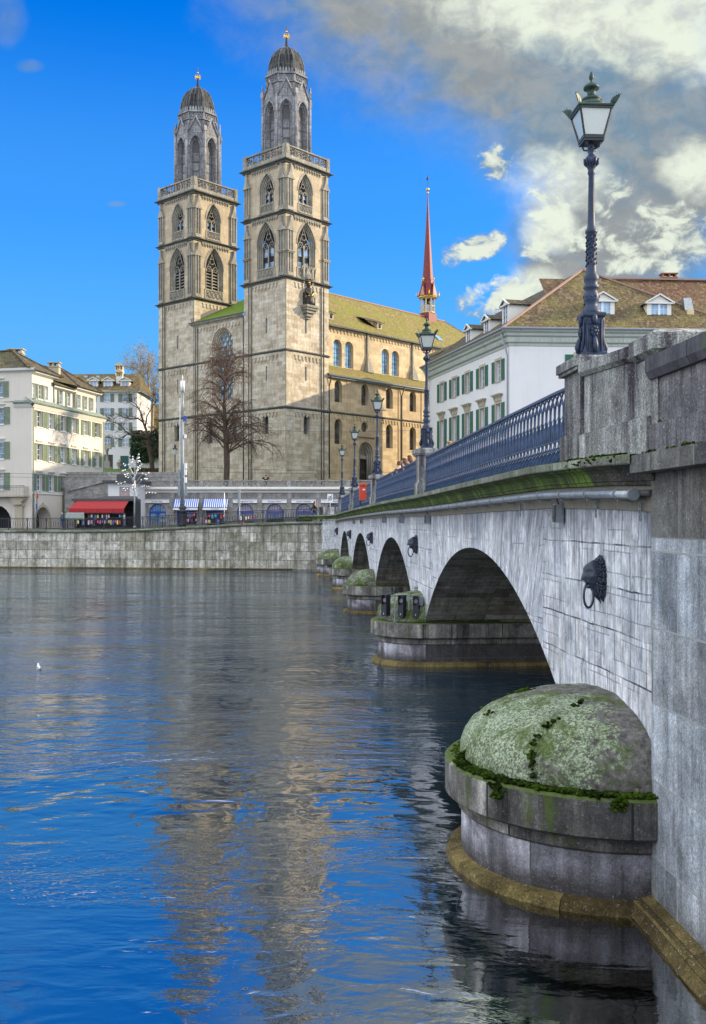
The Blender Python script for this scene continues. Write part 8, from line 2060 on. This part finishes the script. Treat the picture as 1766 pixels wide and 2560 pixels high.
for dx, z0, h, m in ((.30, 4.9, .5, 'white'), (.32, 5.5, .5, 'white'), (.30, 4.2, .5, 'white'), (-.30, 4.6, .8, 'steelpole'), (.26, 8.3, .35, 'white'), (.26, 9.9, .45, 'bluepaint'), (-.26, 3.9, .5, 'steelpole')):
    mb = MB(); mb.box(c0.x+dx-.10, c0.x+dx+.10, c0.y-.14, c0.y+.05, c0.z+z0, c0.z+z0+h); mb.bar((c0.x, c0.y, c0.z+z0+h/2), (c0.x+dx, c0.y, c0.z+z0+h/2), .05); kk.append(mb.build('equipment_box', M_[m]))
mb = MB(); mb.ring([c0+Vector((-.22, -.05, 2.2)), c0+Vector((-.22, -.05, 12))], .03, 5); mb.ring([c0+Vector((.16, -.12, 2.2)), c0+Vector((.18, -.12, 6))], .02, 5); kk.append(mb.build('cable_duct', M_['white'])); anchor(mx, *kk)
def post(name, px, Y, y0, y1, w, m, label, cat, plate=None):
    t = empty(name, tuple(pt(px, y1, Y)), label=label, cat=cat); a = pt(px, y0, Y); b = pt(px, y1, Y); kk = []
    mb = MB(); mb.ring([b, a], w, 6); kk.append(mb.build('post', m))
    if plate: mb = MB(); (x0, x1, z0, z1, dd) = plate; mb.box(a.x+x0, a.x+x1, Y-.06-dd, Y-.06, a.z+z0, a.z+z1); kk.append(mb.build('plate', M_['steelpole']))
    anchor(t, *kk); return t, a
post('sign_post', 561.5, 92.5, 1232, 1312, .035, M_['white'], 'thin white post standing before the right striped awning', 'post')
post('sign_post', 599.5, 92.2, 1225, 1306, .04, M_['white'], 'post with a tall narrow sign seen edge-on, right of the striped awnings', 'sign', (-.08, .08, -1.5, 0.05, .5))
sp_ = empty('traffic_sign', (-2.12, 93.2, 4.2), label='white rectangular sign with a struck-out circle near the end of the quay', cat='sign'); kk = []
mb = MB(); mb.box(-2.38, -1.86, 93.1, 93.13, 5.82, 6.62); kk.append(mb.build('plate', M_['white']))
F = Fr((-2.12, 93.09), (1, 0)); mb = MB(); mb.ring([F.p(.17*math.cos(k*PI/10), 0, 6.22+.17*math.sin(k*PI/10)) for k in range(20)], .022, 4, closed=True); mb.ring([F.p(.06*math.cos(k*PI/5), 0, 6.22+.06*math.sin(k*PI/5)) for k in range(10)], .02, 4, closed=True)
mb.bar(F.p(-.2, .01, 5.92), F.p(.2, .01, 6.56), .03, .01, (0, 1, 0)); kk.append(mb.build('struck_out_circle', M_['ink']))
mb = MB(); mb.ring([(-2.12, 93.2, 4.1), (-2.12, 93.2, 6.6)], .03, 6); kk.append(mb.build('post', M_['steel'])); anchor(sp_, *kk)
# tilted information board by the railing
ib = empty('information_board', (-26.3, 94.6, 3.35), label='grey tilted information panel behind the quay railing, right of the man in teal', cat='board'); kk = []
x0, x1 = -27.0, -25.35
mb = MB(); mb.hexa([(x0, 94.3, 4.25), (x1, 94.3, 4.25), (x1, 94.25, 4.28), (x0, 94.25, 4.28), (x0, 94.8, 4.85), (x1, 94.8, 4.85), (x1, 94.75, 4.90), (x0, 94.75, 4.90)]); kk.append(mb.build('panel', M_['steelpole']))
mb = MB()
for i in range(3): a = x0+.08+i*.52; mb.hexa([(a, 94.28, 4.29), (a+.45, 94.28, 4.29), (a+.45, 94.24, 4.30), (a, 94.24, 4.30), (a, 94.74, 4.84), (a+.45, 94.74, 4.84), (a+.45, 94.72, 4.86), (a, 94.72, 4.86)])
kk.append(mb.build('printed_sheets', M_['shut_g'])); mb = MB()
for x in (x0+.15, x1-.15): mb.bar((x, 94.5, 3.3), (x, 94.5, 4.5), .08)
kk.append(mb.build('legs', M_['ironblk'])); anchor(ib, *kk)
for (a, b, sag, l) in (((-38, 99, 8.9), (-15.75, 96, 8.6), .12, 'upper of two thin overhead wires across the cream house'), ((-38, 99.2, 8.55), (-15.75, 96, 8.3), .12, 'lower of two thin overhead wires across the cream house'),
                   ((-15.75, 98, 8.9), (4, 96, 8.75), .1, 'thin wire crossing in front of the church foot'), ((-13, 104, 13.75), (6.5, 104, 13.5), .3, 'thin wire crossing the church wall halfway up its lowest storey'), ((-15, 98, 9.35), (3, 98, 8.95), .1, 'thin wire just above the terrace balustrade')):
    a, b = Vector(a), Vector(b); mb = MB(); mb.ring([a.lerp(b, t/12)-Vector((0, 0, sag*4*(t/12)*(1-t/12))) for t in range(13)], .014, 4)
    o = mb.build('overhead_wire', M_['ironblk']); tag(o, l, 'wire', 'thin overhead wires')
hl_ = empty('hanging_lamp', (0, 104, 13.3), label='small flat lamp hanging from a wire before the aisle windows', cat='lamp'); mb = MB(); q = pt(959, 1026, 104); mb.lathe(q, [(.30, 0), (.28, .05), (.06, .12), (.03, .3)], 12); anchor(hl_, mb.build('shade', M_['steelpole']))
# lantern post on the terrace and wall lantern on the hillside house
tl = empty('terrace_lamp', (-20.9, 118, GZ), label='slim black lantern post standing before the left tower', cat='street lamp'); kk = []
mb = MB(); mb.ring([(-20.9, 118, GZ), (-20.9, 118, 11.9)], .06, 6); mb.lathe((-20.9, 118, GZ), [(.14, 0), (.14, 2.0), (.06, 2.4)], 8); kk.append(mb.build('post', M_['ironblk']))
mb = MB(); mb.lathe((-20.9, 118, 11.9), [(.16, 0), (.28, .6)], 4, rot=.4, smooth=False); kk.append(mb.build('pane', M_['lampglass']))
mb = MB(); mb.lathe((-20.9, 118, 12.5), [(.36, 0), (.12, .25), (.14, .4), (.02, .6)], 4, rot=.4, smooth=False); kk.append(mb.build('hood', M_['ironblk'])); anchor(tl, *kk)
wl = empty('wall_lantern', tuple(P3(334, 1110, 164)), label='small black wall lantern at the right corner of the hillside house', cat='lantern'); q = pt(334, 1100, 164.2); mb = MB(); mb.lathe(q, [(.1, -.9), (.14, -.4), (.3, .3), (.36, .35), (.1, .6), (.02, .8)], 6); mb.bar(q, q+Vector((.3, .5, -.6)), .06); anchor(wl, mb.build('body', M_['ironblk']))
cl = empty('stone_column', tuple(P3(268, 1175, 158)), label='pale carved column with a block on top, left of the teal door', cat='column'); q = pt(268, 1176, 158); mb = MB(); mb.lathe(q, [(.8, 0), (.8, .5), (.5, .6), (.45, 1.4), (.22, 1.6), (.2, 3.0), (.3, 3.1), (.3, 3.4)], 10); kk = [mb.build('shaft', M_['church_trim'])]; mb = MB(); mb.box(q.x-.55, q.x+.65, q.y-.3, q.y+.3, q.z+3.4, q.z+3.9); kk.append(mb.build('block', M_['framestone'])); anchor(cl, *kk)

# ---------------------------------------------------------------- lorry beyond the bridge
lo = empty('white_lorry', (3.2, 86, 4.65), label='white lorry cab with dark windscreen showing above the bridge railing', cat='lorry'); lo.rotation_euler = (0, 0, R(-62))
# local: front towards -y
mb = MB()
pr = [(0, .5), (-.04, 1.5), (.12, 2.55), (.45, 3.05), (.9, 3.2), (2.1, 3.2), (2.1, .5)]
for i in range(len(pr)-1): (y, z), (y2, z2) = pr[i], pr[i+1]; mb.face([(-1.2, y, z), (1.2, y, z), (1.2, y2, z2), (-1.2, y2, z2)])
for x in (-1.2, 1.2): mb.face([(x, y, z) for y, z in pr])
mb.build('cab', M_['white'], lo)
mb = MB(); mb.face([(-1.08, -.035, 1.62), (1.08, -.035, 1.62), (1.02, .10, 2.52), (-1.02, .10, 2.52)]); mb.build('windscreen', glass('lorry_glass', (.10, .16, .14), .06), lo)
for x in (-1.21, 1.21): mb = MB(); mb.face([(x, .25, 1.7), (x, 1.2, 1.7), (x, 1.2, 2.5), (x, .4, 2.5)]); mb.build('side_window', M_['glassdk'], lo)
mb = MB(); mb.box(-1.1, 1.1, -.06, -.02, 2.5, 2.66); mb.box(-1.15, 1.15, -.1, 0, .5, .95); mb.build('visor_and_bumper', M_['blackplastic'], lo)
for x in (-1.42, 1.32): mb = MB(); mb.box(x, x+.12, .1, .25, 1.5, 2.3); mb.box(x-.0 if x > 0 else x+.1, x+.3 if x < 0 else x, .15, .2, 2.1, 2.15); mb.build('mirror', M_['blackplastic'], lo)
mb = MB(); mb.box(-1.25, 1.25, 2.3, 8.0, .9, 3.55); mb.build('load_box', M_['plast_w'], lo)
for x in (-1.05, 1.05):
    for y in (.9, 5.5, 6.8):
        mb = MB(); mb.ring([(x-.14, y, .5), (x+.14, y, .5)], .5, 16); mb.build('wheel', M_['blackplastic'], lo)

# ---------------------------------------------------------------- people
def skin_chain(name, verts, edges, radii, mat, parent, sub=1):
    me = bpy.data.meshes.new(name); me.from_pydata(verts, edges, []); o = bpy.data.objects.new(name, me); C.objects.link(o); o.parent = parent
    m = o.modifiers.new('Skin', 'SKIN'); m.use_smooth_shade = True
    me.materials.append(mat)
    for i, r in enumerate(radii):
        r = r if isinstance(r, tuple) else (r, r); me.skin_vertices[0].data[i].radius = r
    me.skin_vertices[0].data[0].use_root = True
    if sub: s = o.modifiers.new('Subdivision', 'SUBSURF'); s.levels = sub; s.render_levels = sub
    return o
def bake(o):
    """turn the grown surface into a plain mesh"""
    dg = bpy.context.evaluated_depsgraph_get(); e = o.evaluated_get(dg); me = bpy.data.meshes.new_from_object(e)
    nm, par, mt = o.name, o.parent, o.data.materials[0]
    o.modifiers.clear(); o.data = me
    if not me.materials: me.materials.append(mt)
    return o
PEOPLE = []
def person(loc, rz, jacket, trousers, hair, label, h=1.72, arms='down', stride=.0, long_hair=False, pack=None, lean=0.0, cat='person', group=None):
    t = empty('person', tuple(loc), rz, label=label, cat=cat, group=group); k = h/1.72; V = lambda x, y, z: (x*k, y*k, z*k)   # faces -y
    ln = lean
    sh = 1.42; fw = -ln
    if arms == 'phone': A = [((-.19, -.02, 1.38), (-.25, -.03, 1.12), (-.12, -.26, 1.15)), ((.19, -.02, 1.38), (.25, -.03, 1.12), (.10, -.27, 1.17))]
    elif arms == 'up': A = [((-.19, 0, 1.40), (-.36, -.22, 1.36), (-.12, -.32, 1.55)), ((.19, 0, 1.40), (.36, -.22, 1.36), (.12, -.32, 1.56))]
    elif arms == 'rail': A = [((-.19, fw, 1.36), (-.24, fw-.18, 1.14), (-.10, fw-.40, 1.12)), ((.19, fw, 1.36), (.24, fw-.18, 1.14), (.10, fw-.40, 1.12))]
    else: A = [((-.20, 0, 1.38), (-.27, .04+stride*.25, 1.10), (-.27, -.05+stride*.35, .86)), ((.20, 0, 1.38), (.27, .04-stride*.25, 1.10), (.27, -.05-stride*.35, .86))]
    Lg = [((-.10, 0, .90), (-.11, -.02-stride*.25, .50), (-.11, .05-stride*.42, .09)), ((.10, 0, .90), (.11, -.02+stride*.18, .50), (.11, .05+stride*.40, .09 if not stride else .13))]
    vs = [V(0, 0, .96), V(0, fw*.5, 1.18), V(0, fw, 1.38), V(0, fw-.01, 1.50), V(0, fw-.03, 1.60), V(0, fw-.03, 1.69)]; ed = [(0, 1), (1, 2), (2, 3), (3, 4), (4, 5)]; rd = [(.15, .11), (.14, .10), (.17, .10), (.055, .055), (.078, .095), (.065, .075)]
    vs.append(V(0, fw-.125, 1.60)); ed.append((4, 6)); rd.append(.014)                           # nose
    for sg in (-1, 1): vs.append(V(sg*.085, fw-.02, 1.60)); ed.append((4, len(vs)-1)); rd.append(.016)     # ears
    for s_, e_, w_ in A:
        b = len(vs); vs += [V(*s_), V(*e_), V(*w_)]; ed += [(2, b), (b, b+1), (b+1, b+2)]; rd += [.06, .045, .03]
        w = Vector(w_); d = (w-Vector(e_)).normalized(); palm = w+d*.07; vs.append(V(*palm)); ed.append((b+2, b+3)); rd.append((.035, .018)); side = d.cross(Vector((0, 1, .2))).normalized()
        for f_ in range(4):
            q = palm+side*(.024*(f_-1.5))+d*.045; q2 = q+d*(.04, .05, .045, .03)[f_]+Vector((0, -.012, -.006)); n0 = len(vs); vs += [V(*q), V(*q2)]; ed += [(b+3, n0), (n0, n0+1)]; rd += [.009, .007]
        q = w+d*.03+side*.045; n0 = len(vs); vs += [V(*q), V(*(q+d*.035+side*.01))]; ed += [(b+2, n0), (n0, n0+1)]; rd += [.011, .008]
    for hp_, kn, an in Lg:
        b = len(vs); vs += [V(*hp_), V(*kn), V(*an), V(an[0], an[1]-.17, .035)]; ed += [(0, b), (b, b+1), (b+1, b+2), (b+2, b+3)]; rd += [.08, .055, .038, (.04, .03)]
    bake(skin_chain('body', vs, ed, rd, M_['skin'], t, 1))
    vs = [V(0, 0, .90), V(0, fw*.5, 1.14), V(0, fw, 1.36), V(0, fw, 1.47)]; ed = [(0, 1), (1, 2), (2, 3)]; rd = [(.19, .135), (.175, .13), (.20, .13), (.075, .07)]
    for s_, e_, w_ in A: b = len(vs); vs += [V(*s_), V(*e_), V(*w_)]; ed += [(2, b), (b, b+1), (b+1, b+2)]; rd += [.085, .066, .05]
    bake(skin_chain('jacket', vs, ed, rd, jacket, t, 1))
    vs = [V(0, 0, .96)]; ed = []; rd = [(.165, .125)]
    for hp_, kn, an in Lg: b = len(vs); vs += [V(*hp_), V(*kn), V(an[0], an[1], .10)]; ed += [(0, b), (b, b+1), (b+1, b+2)]; rd += [.10, .072, .055]
    bake(skin_chain('trousers', vs, ed, rd, trousers, t, 1))
    mb = MB()
    for hp_, kn, an in Lg: x, y = an[0]*k, an[1]*k; mb.ring([(x, y+.07, .06), (x, y, .05), (x, y-.16, .04), (x, y-.21, .03)], [.05, .055, .05, .03], 8)
    mb.build('shoes', M_['blackplastic'], t)
    mb = MB(); c = Vector(V(0, fw-.01, 1.655)); mb.lathe(c, [(.001, .115), (.06, .105), (.098, .05), (.105, -.01), (.10, -.06 if not long_hair else -.12)], 12, a0=-.35, a1=PI+.35)
    mb.lathe(c, [(.001, .118), (.06, .108), (.099, .055)], 12)
    if long_hair: mb.ring([c+Vector((0, .05, 0)), c+Vector((0, .09, -.15)), c+Vector((0, .13, -.36))], [.10, .115, .06], 9, flat=.7)
    mb.build('hair', hair, t)
    if pack: mb = MB(); b0 = Vector(V(0, fw+.20, 1.22)); mb.lathe(b0-Vector((0, 0, .27)), [(.10, 0), (.17, .05), (.18, .30), (.15, .48), (.06, .56), (.001, .57)], 10, sx=1, sy=.75); mb.build('backpack', pack, t)
    return t
cM = lambda n, c: flat(n, c, .85, var=.15)
teal, denim, blackc, brownh, redh, greyj, purplej, navyj = cM('teal_jacket_cloth', (.02, .12, .18)), cM('blue_denim', (.03, .07, .19)), cM('black_cloth', (.015, .015, .02)), cM('brown_hair', (.12, .06, .035)), cM('dark_red_hair', (.10, .02, .02)), cM('grey_blue_jacket', (.10, .11, .15)), cM('muted_purple_jacket', (.08, .06, .11)), cM('navy_jacket', (.02, .03, .06))
person((-27.35, 94.55, 3.3), R(-80), teal, denim, brownh, 'man in a teal jacket looking at his phone behind the quay railing', 1.75, 'phone')
person((-3.45, 90.35, 4.1), R(95), blackc, denim, redh, 'woman with long dark red hair in black walking along the quay near the bridge', 1.75, 'down', 1.0, True)
person((-9.45, 108.9, GZ-.35), R(0), blackc, blackc, blackc, 'person in black raising a camera behind the terrace balustrade', 1.78, 'up')
for s, l, j, hr, pk, lh in ((36.9, 'person with long brown hair and grey jacket at the railing, nearest the second lamp pedestal', greyj, brownh, None, True), (39.2, 'person in a navy jacket at the bridge railing, between grey and purple jackets', navyj, brownh, None, True),
                        (40.9, 'person in a muted purple jacket at the bridge railing, beside the one with a backpack', purplej, brownh, None, True), (42.9, 'person with a big dark backpack, leftmost of the group at the railing', blackc, brownh, blackc, False)):
    q = B.p(s, -.62, zc(s)-.02); person(q, angB+PI/2-(.9 if pk else .45), j, denim, hr, l, 1.74, 'rail', 0, lh, pk, .06)
person(B.p(31.3, -.85, zc(31)-.02), angB+PI/2, greyj, denim, cM('fair_hair', (.35, .22, .10)), 'fair-haired person whose head just shows above the railing right of the second lamp', 1.66, 'rail', 0, False)
person(P3(298, 1178, 156), R(20), cM('tan_coat', (.28, .20, .12)), cM('sand_trousers', (.25, .2, .15)), brownh, 'person in a tan coat standing left of the teal door on the hill', 1.75)
person(P3(345, 1178, 154), R(0), blackc, blackc, brownh, 'person in black on the hill behind the silver light tree', 1.75)
# ---------------------------------------------------------------- gull
gl_ = empty('gull', (-9.38, 30.0, WZ-.01), R(115), label='small white gull floating on the open water at the left', cat='gull')
mb = MB(); pr = [(-.20, .015, .07), (-.14, .055, .055), (-.05, .085, .05), (.06, .08, .055), (.12, .055, .08), (.15, .038, .13), (.165, .036, .17), (.19, .030, .19), (.21, .012, .185)]
mb.ring([(x, 0, z) for x, r, z in pr], [r for x, r, z in pr], 10); mb.build('body', M_['white'], gl_)
for sg in (-1, 1): mb = MB(); mb.ring([(.05, sg*.06, .09), (-.06, sg*.075, .10), (-.22, sg*.03, .09)], [.02, .035, .006], 6, flat=.6); mb.build('wing', cM('gull_grey', (.30, .32, .35)), gl_)
mb = MB(); mb.ring([(.215, 0, .183), (.255, 0, .172)], [.010, .003], 5); mb.build('beak', M_['red'], gl_)
for sg in (-1, 1): mb = MB(); mb.ball((.19, sg*.026, .197), .006, 4); mb.build('eye', M_['blackplastic'], gl_)
gl_.scale = (.8,)*3
# lettering becomes plain meshes
bpy.context.view_layer.update(); dg = bpy.context.evaluated_depsgraph_get()
for o in [x for x in C.objects if x.type == 'FONT']:
    me = bpy.data.meshes.new_from_object(o.evaluated_get(dg)); n_ = bpy.data.objects.new('lettering', me); C.objects.link(n_)
    n_.parent = o.parent; n_.matrix_parent_inverse = o.matrix_parent_inverse.copy(); n_.matrix_basis = o.matrix_basis.copy()
    bpy.data.objects.remove(o)
